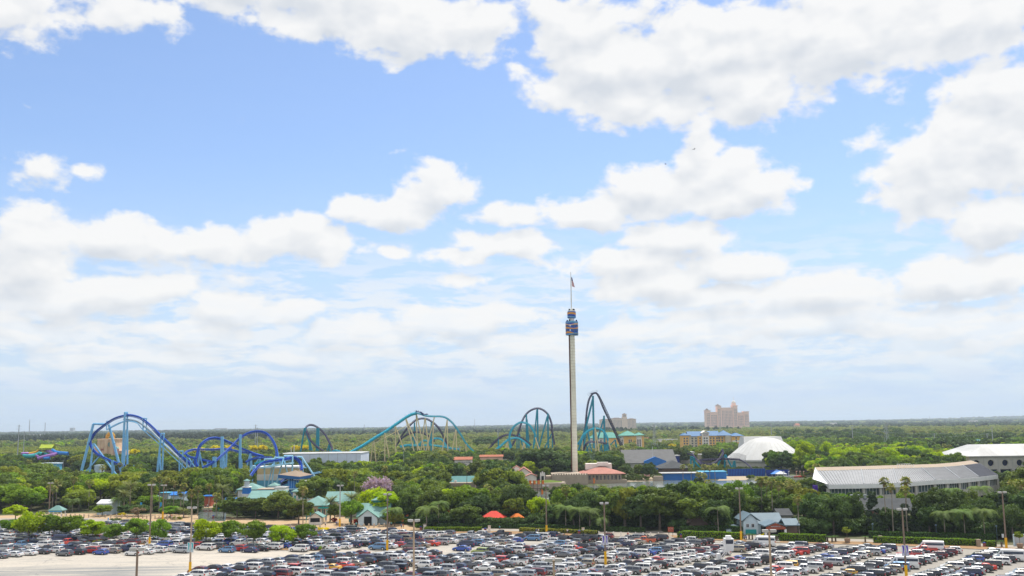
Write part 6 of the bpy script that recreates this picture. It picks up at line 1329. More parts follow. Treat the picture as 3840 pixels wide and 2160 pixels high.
for a in [(770,340,757,850,578,.95),(1070,305,1067,820,586,.8),(640,680,640,780,566,1.2),(385,580,372,820,566,.5),(385,585,440,820,568,.45),(180,620,180,800,576,.4),(175,640,270,790,576,.4),(310,680,262,780,572,.4),(310,680,352,820,572,.4),(845,560,832,830,595,.6),(790,560,802,830,590,.5),(1245,625,1250,820,588,.8),(1235,630,1195,790,588,.5),(525,760,525,870,566,.45),(1395,680,1395,790,590,.55),(1390,690,1330,800,590,.4),(1690,600,1710,680,580,.5),(1690,600,1660,690,580,.5),(1090,720,1095,800,586,.5)]: c1.sup(Z2, *a[:4], a[4], a[5])
# near element above the station
c1.track(Z2, [(1190,1060,492),(1250,970,496),(1320,880,500),(1400,800,504),(1500,760,506),(1650,735,508),(1800,715,510),(1920,690,512),(1990,690,514),(2050,735,514),(2085,800,512),(2100,900,508)], 0, r=.75, under=True, m_='track_blue')
c1.track(Z2, [(1740,1112,488),(1830,1052,492),(1950,1038,494),(2120,1034,496),(2290,1025,498)], 0, r=.55); c1.track(Z2, [(2260,970,500),(2400,945,505),(2530,925,510)], 0, r=.35, m_='support_blue')
for a in [(1285,830,1160,1020,500,.4),(1645,690,1615,980,508,.35),(1795,690,1720,960,509,.4),(1800,720,1850,930,510,.35),(1945,668,1935,910,512,.45),(2090,680,2262,940,513,.5),(2112,700,2115,920,513,.35),(1475,715,1475,980,506,.35),(1610,800,1570,985,510,.3)]: c1.sup(Z2, *a[:4], a[4], a[5], 'support_pale')
for a in [(1282,830,1322,836,500,.4),(1640,690,1795,692,508,.38),(1798,664,1948,668,512,.4),(2015,680,2092,680,514,.4),(2112,860,2172,862,513,.4),(1470,718,1630,712,506,.35),(1320,836,1318,880,500,.35)]: c1.sup(Z2, *a[:4], a[4], a[5], 'support_pale', ground=False)
b = MB(); A = [c1.pt(Z2, 1440, 870, 506), c1.pt(Z2, 1930, 800, 510)]; b.add([A[0]+Vector((0, -3, 0)), A[1]+Vector((0, -3, 0)), A[1]+Vector((0, 5, 0)), A[0]+Vector((0, 5, 0)), A[0]+Vector((0, -3, .8)), A[1]+Vector((0, -3, .8)), A[1]+Vector((0, 5, .8)), A[0]+Vector((0, 5, .8))], [(0,3,2,1),(4,5,6,7),(0,1,5,4),(1,2,6,5),(2,3,7,6),(3,0,4,7)]); b.build('net_platform', 'support_pale', c1.r)
b = MB()
for i in range(24): t = i/23; p = A[0].lerp(A[1], t)+Vector((0, -3, 1)); b.tube([p, p+Vector((0, 0, 1.3))], .05, 4)
b.tube([A[0]+Vector((0, -3, 2.2)), A[1]+Vector((0, -3, 2.2))], .06, 4); b.build('platform_railing', 'support_pale', c1.r)
r, w_, d, z = bld('queue_building', 'cream and ochre building under the blue coaster platform', 'hall', 965, 1118, 1756, 520, 14, 'cream_ochre' if mat('cream_ochre', (.66, .50, .27), .8, var=.1, scale=.3) else '', ('flat', 'white_paint', .9, .3), reg=False); b = MB(); b.box(-w_/2-.05, w_/2, -d/2-.2, -d/2-.02, z-6, z-3); b.build('pale_band', 'stucco_white', r); b = MB(); b.box(-w_/2, w_/2, -d/2-.25, -d/2-.05, 0, z-6.1); b.build('aqua_base', 'aqua_wall', r)
def station():
    Y = 480; k = Y/FPX; p = Wp(1118, 1780, Y); r = thing('coaster_station', 'coaster station with broad tan hipped roof and bright blue walls', 'station', (p.x, Y, 0))
    def P2(x, y, YY): return Vector(Wp(660+x/4.4414, 1560+y/4.4414, YY))-Vector((p.x, Y, 0))
    a, b_, c_, d_, e_ = P2(1700, 975, 482), P2(2060, 1012, 474), P2(2278, 975, 486), P2(2100, 960, 500), P2(1990, 925, 489)
    b = MB(); b.add([a, b_, c_, d_+Vector((-3, 8, 0)), e_+Vector((0, 0, .6))], [(0,1,4),(1,2,4),(2,3,4),(3,0,4)]); b.build('roof', 'tan_roof', r)
    b = MB(); dn = Vector((0, 0, -1.3)); b.add([a, b_, c_, a+dn*1.3, b_+dn, c_+dn], [(0,3,4,1),(1,4,5,2)]); b.build('fascia', 'navy_blue_fascia' if mat('navy_blue_fascia', (.03, .14, .38), .6) else '', r)
    q = P2(1900, 1070, 484); q2 = P2(2185, 1070, 484); b = MB(); b.box(q.x, q2.x, -1, 6, 0, q.z); b.build('wall', 'blue_wall', r); b = MB(); [b.box(x-.12, x+.12, -1.2, -1.02, q.z*.2, b_.z-1) for x in lin(q.x, q2.x, 7)]; b.build('column', 'support_blue', r)
    b = MB(); b.box(q.x-2, q2.x, -2.2, -1.3, q.z*.42, q.z*.5); b.build('platform_edge', 'support_pale', r); NOGO.append((p.x-14, p.x+14, 472, 500))
station()
def train(label, cst, z, pts, Y, m_, n=8, up=1.0, w_=1.1):
    P_ = cr([cst.pt(z, p[0], p[1], p[2] if len(p) > 2 else Y) for p in pts], 12); O = P_[len(P_)//2]+cst.O; r = thing('coaster_train', label, 'coaster train', O)
    for i in range(n):
        q = P_[int((i+.5)/n*(len(P_)-1))]; j = int((i+.5)/n*(len(P_)-1)); d = (P_[min(j+1, len(P_)-1)]-P_[max(j-1, 0)]).normalized(); c_ = q+cst.O-O
        b = MB(); b.T = Matrix.Translation(c_+Vector((0, 0, up))) @ d.to_track_quat('X', 'Z').to_matrix().to_4x4(); L = 1.0
        b.add([(-L,-w_,-.3),(L,-w_,-.3),(L,w_,-.3),(-L,w_,-.3),(-L*.9,-w_,.35),(L*.6,-w_,.2),(L*.6,w_,.2),(-L*.9,w_,.35)], [(0,3,2,1),(4,5,6,7),(0,1,5,4),(1,2,6,5),(2,3,7,6),(3,0,4,7)]); cb = b.build('car', m_, r)
        b = MB(); b.T = Matrix.Translation(c_+Vector((0, 0, up))) @ d.to_track_quat('X', 'Z').to_matrix().to_4x4()
        for y in (-w_*.6, w_*.6): b.box(-.45, 0, y-.28, y+.28, .2, 1.0)
        b.build('seat_row', 'dark_plastic', cb)
train('blue train waiting on the curved brake run under the station roof', c1, Z2, [(1770,1120,488),(1840,1090,489),(1900,1070,490),(1960,1060,491)], 0, 'train_blue', 7, -.6)
# ---- purple coaster with teal legs
c2 = Coaster('roller_coaster', 'dark purple steel coaster with tall teal supports running along the whole skyline', (60, 860), 'track_purple', 'support_teal')
c2.track(Z3, [(822,960,800),(790,860,806),(740,760,812),(650,600,820),(520,480,826),(430,430,828),(360,418,826),(300,440,822),(265,500,818),(290,590,812),(360,740,806),(500,880,800),(690,1005,796)], 0, r=.75)
for a in [(235,480,150,1000,.7),(240,480,410,1000,.7),(515,480,505,1000,1.5),(348,760,345,1000,.9),(345,760,392,1000,.7),(762,760,765,1000,.8),(760,780,700,990,.6)]: c2.sup(Z3, *a[:4], 815, a[4])
c2.sup(Z3, 235, 482, 275, 480, 815, .6, ground=False)
c2.track(Z4, [(5,745,925),(20,680,930),(90,575,930),(170,470,930),(330,320,932),(500,283,934),(650,340,936),(800,470,936),(900,640,936),(980,800,936),(1080,965,936)], 0, r=.85)
c2.track(Z4, [(-90,870,925),(0,740,926),(100,650,928),(200,600,930),(340,568,932),(450,582,934),(600,650,936),(720,760,938)], 0, r=.85)
for a in [(305,360,305,790,.7),(655,350,655,740,.7),(265,660,240,790,.5),(275,660,300,790,.5),(655,690,615,770,.6)]: c2.sup(Z4, *a[:4], 933, a[4])
c2.track(Z5, [(150,1020,880),(260,890,882),(370,775,884),(460,725,886),(550,710,888),(650,735,890),(750,780,892),(880,872,894)], 0, r=.8)
c2.track(Z5, [(580,890,900),(650,760,905),(690,660,908),(740,510,912),(800,400,915),(880,330,917),(975,301,918),(1060,325,918),(1140,400,916),(1190,530,912),(1210,700,908),(1240,862,904)], 0, r=.8)
for a in [(805,390,812,850,.85),(815,470,842,860,.8),(970,320,935,700,.7),(978,310,985,830,.85),(1140,375,1146,830,.85),(1133,420,1018,840,.8),(1200,690,1130,830,.6),(1210,700,1212,840,.6),(690,680,690,930,.7),(690,680,745,870,.7),(660,760,660,920,.6),(370,780,370,990,.7),(213,950,213,1030,.6)]: c2.sup(Z5, *a[:4], 912 if a[0] > 600 else 884, a[4])
# lift and drop
c2.track(Z5, [(1690,905,930),(1705,800,930),(1725,650,930),(1742,450,930),(1758,300,930),(1785,170,930),(1825,90,930),(1865,64,930),(1900,72,932),(1945,150,935),(2000,290,938),(2100,500,945),(2200,720,950),(2310,960,956),(2345,1045,960)], 0, r=.78)
c2.track(Z5, [(1890,55,925),(1925,75,926),(1965,145,928),(2050,320,932),(2150,540,938),(2250,760,944),(2370,1030,950)], 0, r=.36, rails=False, name='lift_walkway'); c2.track(Z5, [(1800,70,928),(1850,52,926),(1900,50,925)], 0, r=.25, rails=False, name='crest_walkway')
b = MB()
for i in range(26):
    t = i/25; a_ = c2.pt(Z5, 1945+t*395, 150+t*885, 935+t*24); q_ = c2.pt(Z5, 1965+t*400, 145+t*875, 928+t*21); b.tube([a_, q_], .30, 4)
    b.tube([q_, q_+Vector((0, 0, 1.6))], .07, 4)
for i in range(9): t = i/8; q_ = c2.pt(Z5, 1775+t*135, 100-55*math.sin(t*1.7), 928); b.tube([q_, q_+Vector((-1.2+2*t, 0, 2.4))], .10, 4)
b.build('stair_rungs', 'track_purple', c2.r)
for a in [(1843,100,1862,1020,930,1.05),(1840,150,1745,540,930,.95),(1745,530,1650,850,930,.95),(1742,540,1822,1000,928,.9),(2015,410,2026,850,936,1.0),(2010,460,1900,830,936,.85),(2185,790,2100,885,945,.6),(2190,780,2226,1030,945,.85),(1748,560,1690,980,926,.8)]: c2.sup(Z5, *a[:4], a[4], a[5], ground=a[3] > 800)
c2.track(Z5, [(1690,1000,880),(1710,920,880),(1745,855,880),(1800,822,882),(1900,826,884),(2050,852,886),(2100,925,886)], 0, r=.8)
for a in [(1740,860,1770,990),(1790,860,1710,1000),(1800,850,1830,1010),(1975,860,1945,980),(1975,860,1990,990),(2050,860,2110,1000),(2050,860,2010,1000)]: c2.sup(Z5, *a, 882, .5)
c2.track(Z8, [(620,322,800),(700,272,798),(800,242,796),(900,236,794),(1000,250,790),(1080,285,785),(1200,345,770),(1310,372,740),(1400,450,700),(1500,530,690),(1620,570,685),(1750,560,685),(1850,510,688),(1930,420,692),(1975,330,696),(1955,262,700),(1920,320,704),(1880,400,706)], 0, r=.6)
c2.track(Z8, [(1480,490,702),(1600,480,700),(1850,470,694),(2000,460,688),(2150,465,682),(2300,475,674),(2400,510,664),(2500,580,652),(2590,670,640)], 0, r=.6)
c2.track(Z8, [(1325,345,690),(1400,440,680),(1500,560,664),(1600,620,650),(1690,690,640)], 0, r=.55)
for a in [(1290,400,1295,650,690),(1370,440,1350,660,690),(1310,440,1440,590,690),(2010,360,2005,520,694),(2020,370,2160,650,690),(2215,490,2222,650,680),(2200,500,2168,640,680),(1000,265,1005,370,790),(1960,380,1900,500,700)]: c2.sup(Z8, *a[:4], a[4], .6)
c2.sup(Z8, 1290, 402, 1375, 440, 690, .5, ground=False)
b = MB()
for i in range(16): q_ = c2.pt(Z8, 2110+i*22, 458+max(0, i-8)*7, 683-i*1.5); b.tube([q_, q_+Vector((.4, 0, 4))], .12, 4)
b.build('anti_rollback_fins', 'track_purple', c2.r)
# ---- turquoise floorless coaster on tan legs
c3 = Coaster('roller_coaster', 'turquoise floorless coaster on tan legs with a long lift hill and loops', (-60, 860), 'track_turq', 'support_tan')
lift = [(1120+(p[0]-1180) if 0 else p[0], p[1]) for p in [(1175,1000),(1450,850),(1700,690),(1950,540),(2150,400),(2350,262),(2480,190),(2576,165)]]
P_ = [(1100+x/5.6, 1520+y/5.6) for x, y in lift]+[(1500+x/5.6, 1520+y/5.6) for x, y in [(330,166),(430,188),(520,222),(620,233),(730,238),(830,238),(920,252),(1000,292),(1100,378),(1180,482),(1280,632),(1380,800),(1500,932),(1600,1012),(1690,1048)]]
ZI = (0, 0, 1.0)
c3.track(ZI, [(x, y, 845+(x-1300)*.10) for x, y in P_], 0, r=.75)
lw = [(x, y+.8, 842+(x-1300)*.10) for x, y in P_[:9]]
c3.track(ZI, lw, 0, r=1.25, rails=False, name='lift_walkway')
b = MB()
for i in range(30):
    t = i/29; j = t*(len(lw)-1); a_, q_ = lw[int(j)], lw[min(len(lw)-1, int(j)+1)]; f_ = j-int(j); p = c3.pt(ZI, a_[0]+(q_[0]-a_[0])*f_, a_[1]+(q_[1]-a_[1])*f_-1, 840+(a_[0]-1300)*.1); b.tube([p, p+Vector((0, 0, 1.9 if i % 3 else 3.0))], .13, 4)
b.build('walkway_post', 'track_turq', c3.r)
c3.track(Z3, [(1370,992,846),(1700,800,850),(2120,572,856),(2500,352,862)], 0, r=.22, rails=False, m_='support_tan', name='tie_beam')
for a in [(1445,860,1380,1000),(1448,862,1415,1000),(1685,720,1640,1040),(1685,720,1722,1070),(1920,580,1920,890),(1922,580,1978,900),(2140,440,2150,850),(2142,440,2340,962),(2360,290,2490,790),(2370,290,2592,800)]: c3.sup(Z3, *a, 855, .52)
for a in [(340,190,362,790),(347,190,492,850),(525,260,480,640),(530,260,595,850),(722,250,600,745),(702,350,690,835),(990,310,895,905),(992,310,1002,870),(1170,510,1092,990),(1176,510,1186,910),(1385,820,1385,912)]: c3.sup(Z4, *a, 872, .52)
c3.track(Z4, [(400,830,880),(470,765,880),(530,745,880),(590,772,880),(640,835,880)], 0, r=.7); c3.track(Z4, [(625,835,884),(622,785,884),(700,712,884),(800,700,884),(880,735,884),(950,830,884),(1005,945,884)], 0, r=.75)
c3.track(Z4, [(0,870,876),(100,862,876),(200,850,878),(600,842,880),(720,850,880),(900,872,880),(1100,912,880),(1245,928,880)], 0, r=.8)
c3.track(Z4, [(10,880,873),(110,850,873),(210,840,873)], 0, r=.8)
c3.track(Z3, [(770,1005,760),(850,968,760),(900,958,760),(980,984,760),(1020,1005,760)], 0, r=.7); c3.track(Z2, [(1310,805,560),(1400,775,560),(1480,765,560)], 0, r=.5)
c3.track(Z5, [(230,1035,870),(310,960,872),(400,895,874),(520,795,876),(630,762,878),(700,778,878),(790,838,878),(850,892,878)], 0, r=.85)
c3.track(Z5, [(600,975,868),(565,900,868),(545,800,868),(560,680,870),(620,580,872),(690,530,872),(745,520,872),(840,552,872),(910,650,872),(945,750,872),(928,865,872)], 0, r=.8)
c3.track(Z5, [(560,960,866),(545,870,866),(548,760,866)], 0, r=.7)
c3.track(Z5, [(1612,862,870),(1660,790,870),(1700,720,872),(1770,655,874),(1850,620,874),(1930,618,874),(2000,652,874),(2055,750,872),(2078,850,872),(2060,950,872),(2010,1015,872)], 0, r=.85)
c3.track(Z5, [(1650,870,868),(1672,800,868),(1705,730,868)], 0, r=.7)
for a in [(515,820,432,1045),(515,830,470,1050),(515,870,542,1000),(945,750,982,862),(770,830,750,912),(1680,760,1676,1040),(1875,600,1892,1005),(1885,640,1942,995),(2082,800,2148,1028),(770,830,780,900)]: c3.sup(Z5, *a, 870, .6)
train('dark blue train cresting the turquoise lift hill', c3, Z4, [(335,150,868),(430,170,868),(490,215,869),(600,212,870)], 0, 'train_blue', 8, .9, 1.3)
b = MB(); p = Wp(1918, 1699, 840); r = thing('lime_dome', 'small lime yellow dome tent at the foot of the turquoise loop', 'tent', (p.x, 840, 0)); b.ring([(2.6, p.z-2.4), (2.5, p.z-.6), (1.6, p.z+1.3), (.3, p.z+2)], 12); b.build('canopy', 'lime_paint', r); b = MB(); b.ring([(2.3, 0), (2.3, p.z-2.3)], 12); b.build('wall', 'cloth_white', r)
# slide / flume at the lake
p = Wp(2700, 1775, 600); r = thing('water_flume', 'white and blue curved water flume dipping to the beach', 'flume', (p.x, 600, 0)); b = MB(); F3 = [Vector(Wp(2360+x/5.6, 1640+y/5.6, 603))-Vector((p.x, 600, 0)) for x, y in [(1810,730),(1900,752),(2000,780),(2080,795),(2150,800),(2300,790),(2420,785),(2580,785)]]; b.tube(cr(F3), .75, 8); b.build('channel', 'aqua_wall', r)
b = MB(); [b.tube([q, Vector((q.x, q.y, 0))], .3, 6) for q in F3[2:]]; b.build('support', 'support_blue', r)

# ================================================================== LAMP POSTS, HEDGES, FENCES, PEOPLE
def wave_banner(m1, m2, W_=.64, H_=2.1):
    b = MB(); b.box(-W_/2, W_/2, -.02, .02, -H_, 0, 0)
    n = 12; vs = []
    for j in range(n+1): t = j/n; cx = -W_*.12+W_*.22*math.sin(t*3.3+.3); ww = W_*.30*(1-t)**.6; vs += [(cx-ww, -.035, -.1-t*H_*.80), (cx+ww*.8, -.035, -.1-t*H_*.80)]
    b.add(vs, [(2*j, 2*j+2, 2*j+3, 2*j+1) for j in range(n)], 1)
    for k in (-.28, .30): b.add([(W_*k-.03, -.036, -H_+.1), (W_*k+.03, -.036, -H_+.1), (W_*(k*.6)+.03, -.036, -H_*.62), (W_*(k*.6)-.03, -.036, -H_*.62)], [(0, 1, 2, 3)], 1)
    return b.mesh('banner', ['cloth_white', m1])
BAN = {'bt': wave_banner('banner_teal', ''), 'bp': wave_banner('banner_purple', '')}
def lamp_post(label, base, top_z, wood, yellow=True, banner=None, bz=None, twin=True, hw=.40):
    r = thing('lamp_post', label, 'lamp post', base, 0, 'tall car park lamp posts'); H_ = top_z
    b = MB(); yt = 2.9 if yellow else 0
    b.tube([(0, 0, yt), (0, 0, H_*.5), (0, 0, H_-.3)], [.21, .185, .15], 8); b.build('pole', wood, r)
    if yellow: b = MB(); b.tube([(0, 0, 0), (0, 0, yt)], [.30, .29], 10); b.build('base_guard', 'yellow_paint', r)
    b = MB(); b.tube([(-.7, 0, H_-.48), (.7, 0, H_-.48)], .05, 5); b.build('cross_arm', 'steel_grey', r)
    for s_ in ((-1, 1) if twin else (-1,)):
        b = MB(); b.box(s_*.62-hw, s_*.62+hw, -.32, .32, H_-.42, H_-.05); h = b.build('lamp_head', 'lamp_box', r); b = MB(); b.box(s_*.62-hw*.8, s_*.62+hw*.8, -.26, .26, H_-.45, H_-.422); b.build('lens', 'clear_lamp', h)
    if banner:
        ang = {'bt': R(28), 'bp': 0}[banner]
        for s_ in (-1, 1): o = inst('banner', BAN[banner], r, (s_*.38, -.24, bz), 0); o.scale = (1, 1, 1)
        b = MB(); b.tube([(-.75, -.22, bz+.03), (.75, -.22, bz+.03)], .03, 4); b.tube([(-.75, -.22, bz-2.13), (.75, -.22, bz-2.13)], .03, 4); b.build('banner_bracket', 'steel_grey', r)
PL = ['weathered lamp post with yellow base beside the shade trees', 'tan lamp post carrying a teal wave banner by the empty lot', 'brown lamp post with yellow base at the centre aisle end', 'pale lamp post with yellow base by the teal hall terrace', 'thin lamp post in front of the clipped round tree', 'lamp post with purple wave banner in the middle rows', 'lamp post with yellow base at the end of the bright hedge', 'lamp post with purple wave banner in the right-hand rows', 'rightmost lamp post with yellow base at the kerb']
for (px, pb, ptp, bn), lab in zip(POSTS, PL):
    g = at(px, pb); t_ = Wp(px, ptp, g.y).z
    bz = None
    if bn == 'bt': bz = Wp(px, 2034, g.y).z
    if bn == 'bp': bz = Wp(px, 2008 if px < 3000 else 2044, g.y).z
    lamp_post(lab, (g.x, g.y, .02), t_, {'bt': 'post_tan'}.get(bn, 'post_wood' if px != 1274 else 'post_grey'), True, bn if bn in ('bt', 'bp') else None, bz, True)
for px, ptp, lab in [(516, 2053, 'bare lamp post cut by the lower edge, left of the teal banner'), (1552, 1947, 'tan lamp post with big twin heads in the front rows'), (2076, 2093, 'low twin lamp head rising from the front rows'), (2884, 1985, 'tan lamp post with white heads before the porch building')]:
    p = at(px, ptp, 15.2); lamp_post(lab, (p.x, p.y, .02), 15.2, 'post_tan' if px > 600 else 'post_wood', p.y > 150, hw=.46)
for px, pb, ptp, lab in [(184, 1925, 1809, 'brown lamp post among the palms at the far left'), (610, 1950, 1817, 'brown lamp post with yellow base by the chain fence')]:
    g = at(px, pb); lamp_post(lab, (g.x, g.y, 0), Wp(px, ptp, g.y).z, 'post_wood', px > 300)
# hedges: leafy boxes
def hedge(label, pts, h, w_, m_):
    P_ = [at(*p) for p in pts]; rng = np.random.default_rng(int(P_[0].x)+900); C_, Nn = [], []
    for a, c in zip(P_, P_[1:]):
        L = (c-a).length; n = int(L*42*(h+w_)/2.4); d = np.array((c-a).normalized()); t = rng.uniform(0, L, n); nrm = np.array([-d[1], d[0], 0]); side = rng.integers(0, 5, n)
        base = np.array(a)[None]+d[None]*t[:, None]; y = np.where(side < 2, -w_/2, np.where(side == 2, w_/2, rng.uniform(-w_/2, w_/2, n))); z = np.where(side < 3, rng.uniform(0, h, n), h)
        z = z+.05*np.sin(t*.9); C_.append(base+nrm[None]*y[:, None]+np.array([0, 0, 1])*z[:, None]); q = np.zeros((n, 3)); q[side < 2] = -nrm; q[side == 2] = nrm; q[side > 2] = (0, 0, 1); Nn.append(q)
    V, F_ = leaves(np.concatenate(C_), np.concatenate(Nn), .20, rng, .7, .45); O = P_[0]; V = V-np.array([O.x, O.y, 0])
    r = thing('hedge', label, 'hedge', (O.x, O.y, 0)); o = inst('foliage', nmesh('foliage', V, F_, m_), r)
    b = MB()
    for a, c in zip(P_, P_[1:]): a2, c2_ = a-O, c-O; n_ = Vector((-(c2_-a2).y, (c2_-a2).x, 0)).normalized()*(w_/2-.12); b.add([a2-n_, c2_-n_, c2_+n_, a2+n_, a2-n_+Vector((0,0,h-.12)), c2_-n_+Vector((0,0,h-.12)), c2_+n_+Vector((0,0,h-.12)), a2+n_+Vector((0,0,h-.12))], [(4,5,6,7),(0,1,5,4),(1,2,6,5),(2,3,7,6),(3,0,4,7)])
    b.build('branches', 'hedge_core', r)
mat('hedge_core', (.03, .045, .015), .9)
for a in [('light green clipped hedge at the kerb, centre', [(1592,1993),(1700,1993),(1806,1993)], 1.3, 1.6, 'leaf_hedge'), ('long dark hedge behind the kerb path at the centre', [(1640,1981),(1900,1982),(2150,1990),(2420,1998)], 1.5, 1.6, 'leaf_hedge_dark'), ('second dark hedge tier under the red canopies', [(1700,1972),(2000,1972),(2300,1980)], 1.7, 1.6, 'leaf_hedge_dark'),
          ('brownish low hedge with flowers by the kerb', [(1950,1994),(2100,1999),(2242,2006)], 1.2, 1.6, 'leaf_olive'), ('tall dark hedge hiding the canopy posts', [(1755,1976),(2030,1978)], 2.3, 1.6, 'leaf_hedge_dark'), ('short hedge at the service path corner', [(1562,1978),(1590,1980)], 1.1, 1.4, 'leaf_hedge'), ('bright clipped hedge left of the yellow-based post', [(2560,2017),(2680,2020),(2786,2024)], 1.9, 2.0, 'leaf_hedge'), ('bright clipped hedge right of the porch', [(2922,2028),(3010,2031),(3098,2034)], 2.0, 2.0, 'leaf_hedge'),
          ('front long hedge along the right-hand kerb', [(3276,2036),(3450,2041),(3670,2048)], 1.7, 1.8, 'leaf_hedge'), ('front hedge piece right of the litter bin', [(3690,2049),(3735,2052)], 1.5, 1.8, 'leaf_hedge'), ('rear long hedge under the queen palms', [(3258,2016),(3450,2020),(3735,2029)], 1.7, 1.8, 'leaf_hedge_dark'), ('dark hedge in front of the blue-grey building', [(2550,2003),(2700,2000),(2790,2003)], 2.2, 2.0, 'leaf_hedge_dark'), ('hedge piece beside the red ports sign', [(2545,2016),(2575,2018)], 1.6, 1.6, 'leaf_hedge')]: hedge(*a)
def small_tree_pot(label, px, pb, big=True):
    g = at(px, pb); r = thing('potted_tree' if big else 'potted_plant', label, 'potted plant', g); b = MB(); b.ring([(.45, 0), (.72, .5), (.78, 1.0), (.68, 1.25), (.6, 1.2)], 14); b.build('pot', 'pot', r); b = MB(); b.tube([(0, 0, 1.1), (0, 0, 2.6 if big else 1.5)], .06, 5); b.build('stem', 'bark', r)
    inst('foliage', POTC if big else POTS, r, (0, 0, 2.3 if big else 1.2))
POTC = crown('foliage', 4, 'leaf_olive', 1.35, 2.1, 0, 14, 1300, .16); POTS = crown('foliage', 5, 'leaf_yellow', .6, .9, 0, 8, 300, .12)
small_tree_pot('round olive tree in a big pot at the kerb gap', 3178, 2036); small_tree_pot('round olive tree in a pot at the right edge', 3826, 2057); small_tree_pot('yellow flowers in a pot before the porch', 2862, 2028, False)
def sago(label, px, pb, h=1.5):
    g = at(px, pb); r = thing('sago_palm', label, 'sago palm', g, random.random()*6, 'stubby sago palms by the entrance'); b = MB(); b.tube([(0, 0, 0), (.08, 0, h)], [.24, .2], 8); b.build('trunk', 'bark', r); V, F_ = [], []
    for i in range(22): frond(V, F_, (.08, 0, h), i*2.4, 1.25, .16, .6, .75, seg=4)
    inst('fronds', nmesh('fronds', np.array(V), F_, 'leaf_hedge_dark'), r)
for i, (px, pb) in enumerate([(2810, 2024), (2822, 2025), (2905, 2028), (2914, 2029), (3104, 2033), (3121, 2034), (3134, 2032), (3245, 2034), (3757, 2052)]): sago(['leftmost sago palm beside the yellow-based post', 'sago palm just left of the flower pot', 'sago palm right of the flower pot', 'sago palm at the start of the bright hedge', 'sago palm at the end of the bright hedge', 'middle sago palm at the kerb gap', 'sago palm next to the potted olive tree', 'leaning sago palm left of the front long hedge', 'sago palm beside the rightmost lamp post'][i], px, pb)
# litter bins and pillars
for i, (px, pb) in enumerate([(3287, 2037), (3692, 2051), (2555, 2018), (2172, 2004), (1820, 1995), (1578, 1988), (800, 1945)]):
    g = at(px, pb); r = thing('litter_bin', ['maroon litter bin at the left end of the front hedge', 'maroon litter bin between the right hedges', 'maroon litter bin by the ports sign hedge', 'maroon litter bin at the flower hedge', 'litter bin right of the light green hedge', 'litter bin left of the light green hedge', 'litter bin near the pond'][i], 'litter bin', g, 0, 'litter bins along the kerb'); b = MB(); b.ring([(.36, 0), (.38, .95)], 10); b.build('body', 'bin', r); b = MB(); b.ring([(.42, .95), (.40, 1.1), (.15, 1.22)], 10); b.build('lid', 'navy_wall', r)
    if px > 1500:
        q = thing('gate_pillar', 'tan square pillar beside the ' + r['label'].replace('maroon ', ''), 'pillar', (g.x+(1.2 if px != 3692 else -1.3), g.y+.3, 0), 0, 'square pillars of the hedge line'); b = MB(); b.box(-.4, .4, -.4, .4, 0, 1.7); b.build('shaft', 'stucco_white' if px < 2600 else 'flat_roof', q); b = MB(); b.box(-.46, .46, -.46, .46, 1.7, 1.85); b.build('cap', 'flat_roof', q)
# bollards with chains
def bollards(label, pts, n, z=0):
    P_ = [at(*p) for p in pts]; tot = sum((c-a).length for a, c in zip(P_, P_[1:])); r = thing('chain_fence', label, 'fence', P_[0]); O = P_[0]; L = []
    for i in range(n):
        s_ = tot*i/(n-1); acc_ = 0
        for a, c in zip(P_, P_[1:]):
            l_ = (c-a).length
            if s_ <= acc_+l_+1e-6: L.append(a.lerp(c, (s_-acc_)/l_)-O); break
            acc_ += l_
    for p in L: b = MB(); b.ring([(.24, 0), (.22, 1.05), (.27, 1.1), (.1, 1.3)], 8, (p.x, p.y)); b.build('bollard', 'bollard', r)
    b = MB()
    for a, c in zip(L, L[1:]): b.tube([a+Vector((0, 0, .95)), (a+c)/2+Vector((0, 0, .55)), c+Vector((0, 0, .95))], .05, 4)
    b.build('chain', 'rope', r)
bollards('rope and post fence along the orange path at the left', [(150, 1934), (330, 1941), (520, 1943), (660, 1952)], 30); bollards('rope and post fence in front of the teal hall', [(1290, 1979), (1380, 1979), (1460, 1976)], 10); bollards('rope fence along the terrace beyond the shade trees', [(700, 1972), (900, 1978), (1200, 1984)], 20)
for i, px in enumerate((2246, 2274, 2301, 2329, 2356, 2384, 2412, 2440, 2469)):
    g = at(px, 2008+(px-2246)*.022); r = thing('bollard', 'white traffic bollard of the service walkway, number %s from the left' % ['one', 'two', 'three', 'four', 'five', 'six', 'seven', 'eight', 'nine'][i], 'bollard', g, 0, 'bollards across the service walkway'); b = MB(); b.ring([(.17, 0), (.16, 1.0), (.12, 1.15), (.03, 1.2)], 8); b.build('post', 'stucco_white', r)
# signs
def sign(label, px, pb, w_, h_, z0, m_, txts=(), tm='cloth_white', cat='sign'):
    g = at(px, pb); r = thing('sign', label, cat, g); b = MB(); b.box(-w_/2, w_/2, -.08, .08, z0, z0+h_); b.build('panel', m_, r); b = MB(); b.tube([(-w_*.35, .05, 0), (-w_*.35, .05, z0)], .06, 5); b.tube([(w_*.35, .05, 0), (w_*.35, .05, z0)], .06, 5); b.build('post', 'dark_plastic', r)
    for i, t_ in enumerate(txts): lettering(t_, w_*.82 if i == 0 else w_*.55, tm, r, (0, -.12, z0+h_*(.66-.40*i)), depth=.02)
sign('red and black lettered sign at the service road', 2516, 2014, 1.6, 1.35, 1.4, 'rust_red', ('PORTS-OF-CALL',)); sign('turquoise information panel left of the teal hall', 1313, 1963, .9, 1.1, .5, 'teal_slide'); sign('turquoise information panel right of the teal hall door', 1464, 1966, .6, 1.2, .6, 'teal_slide'); sign('white notice board on the orange terrace', 1222, 1957, .7, 1.3, .5, 'cloth_white'); sign('small blue parking sign on a teal post', 405, 1963, .35, .6, 1.3, 'sign_blue')
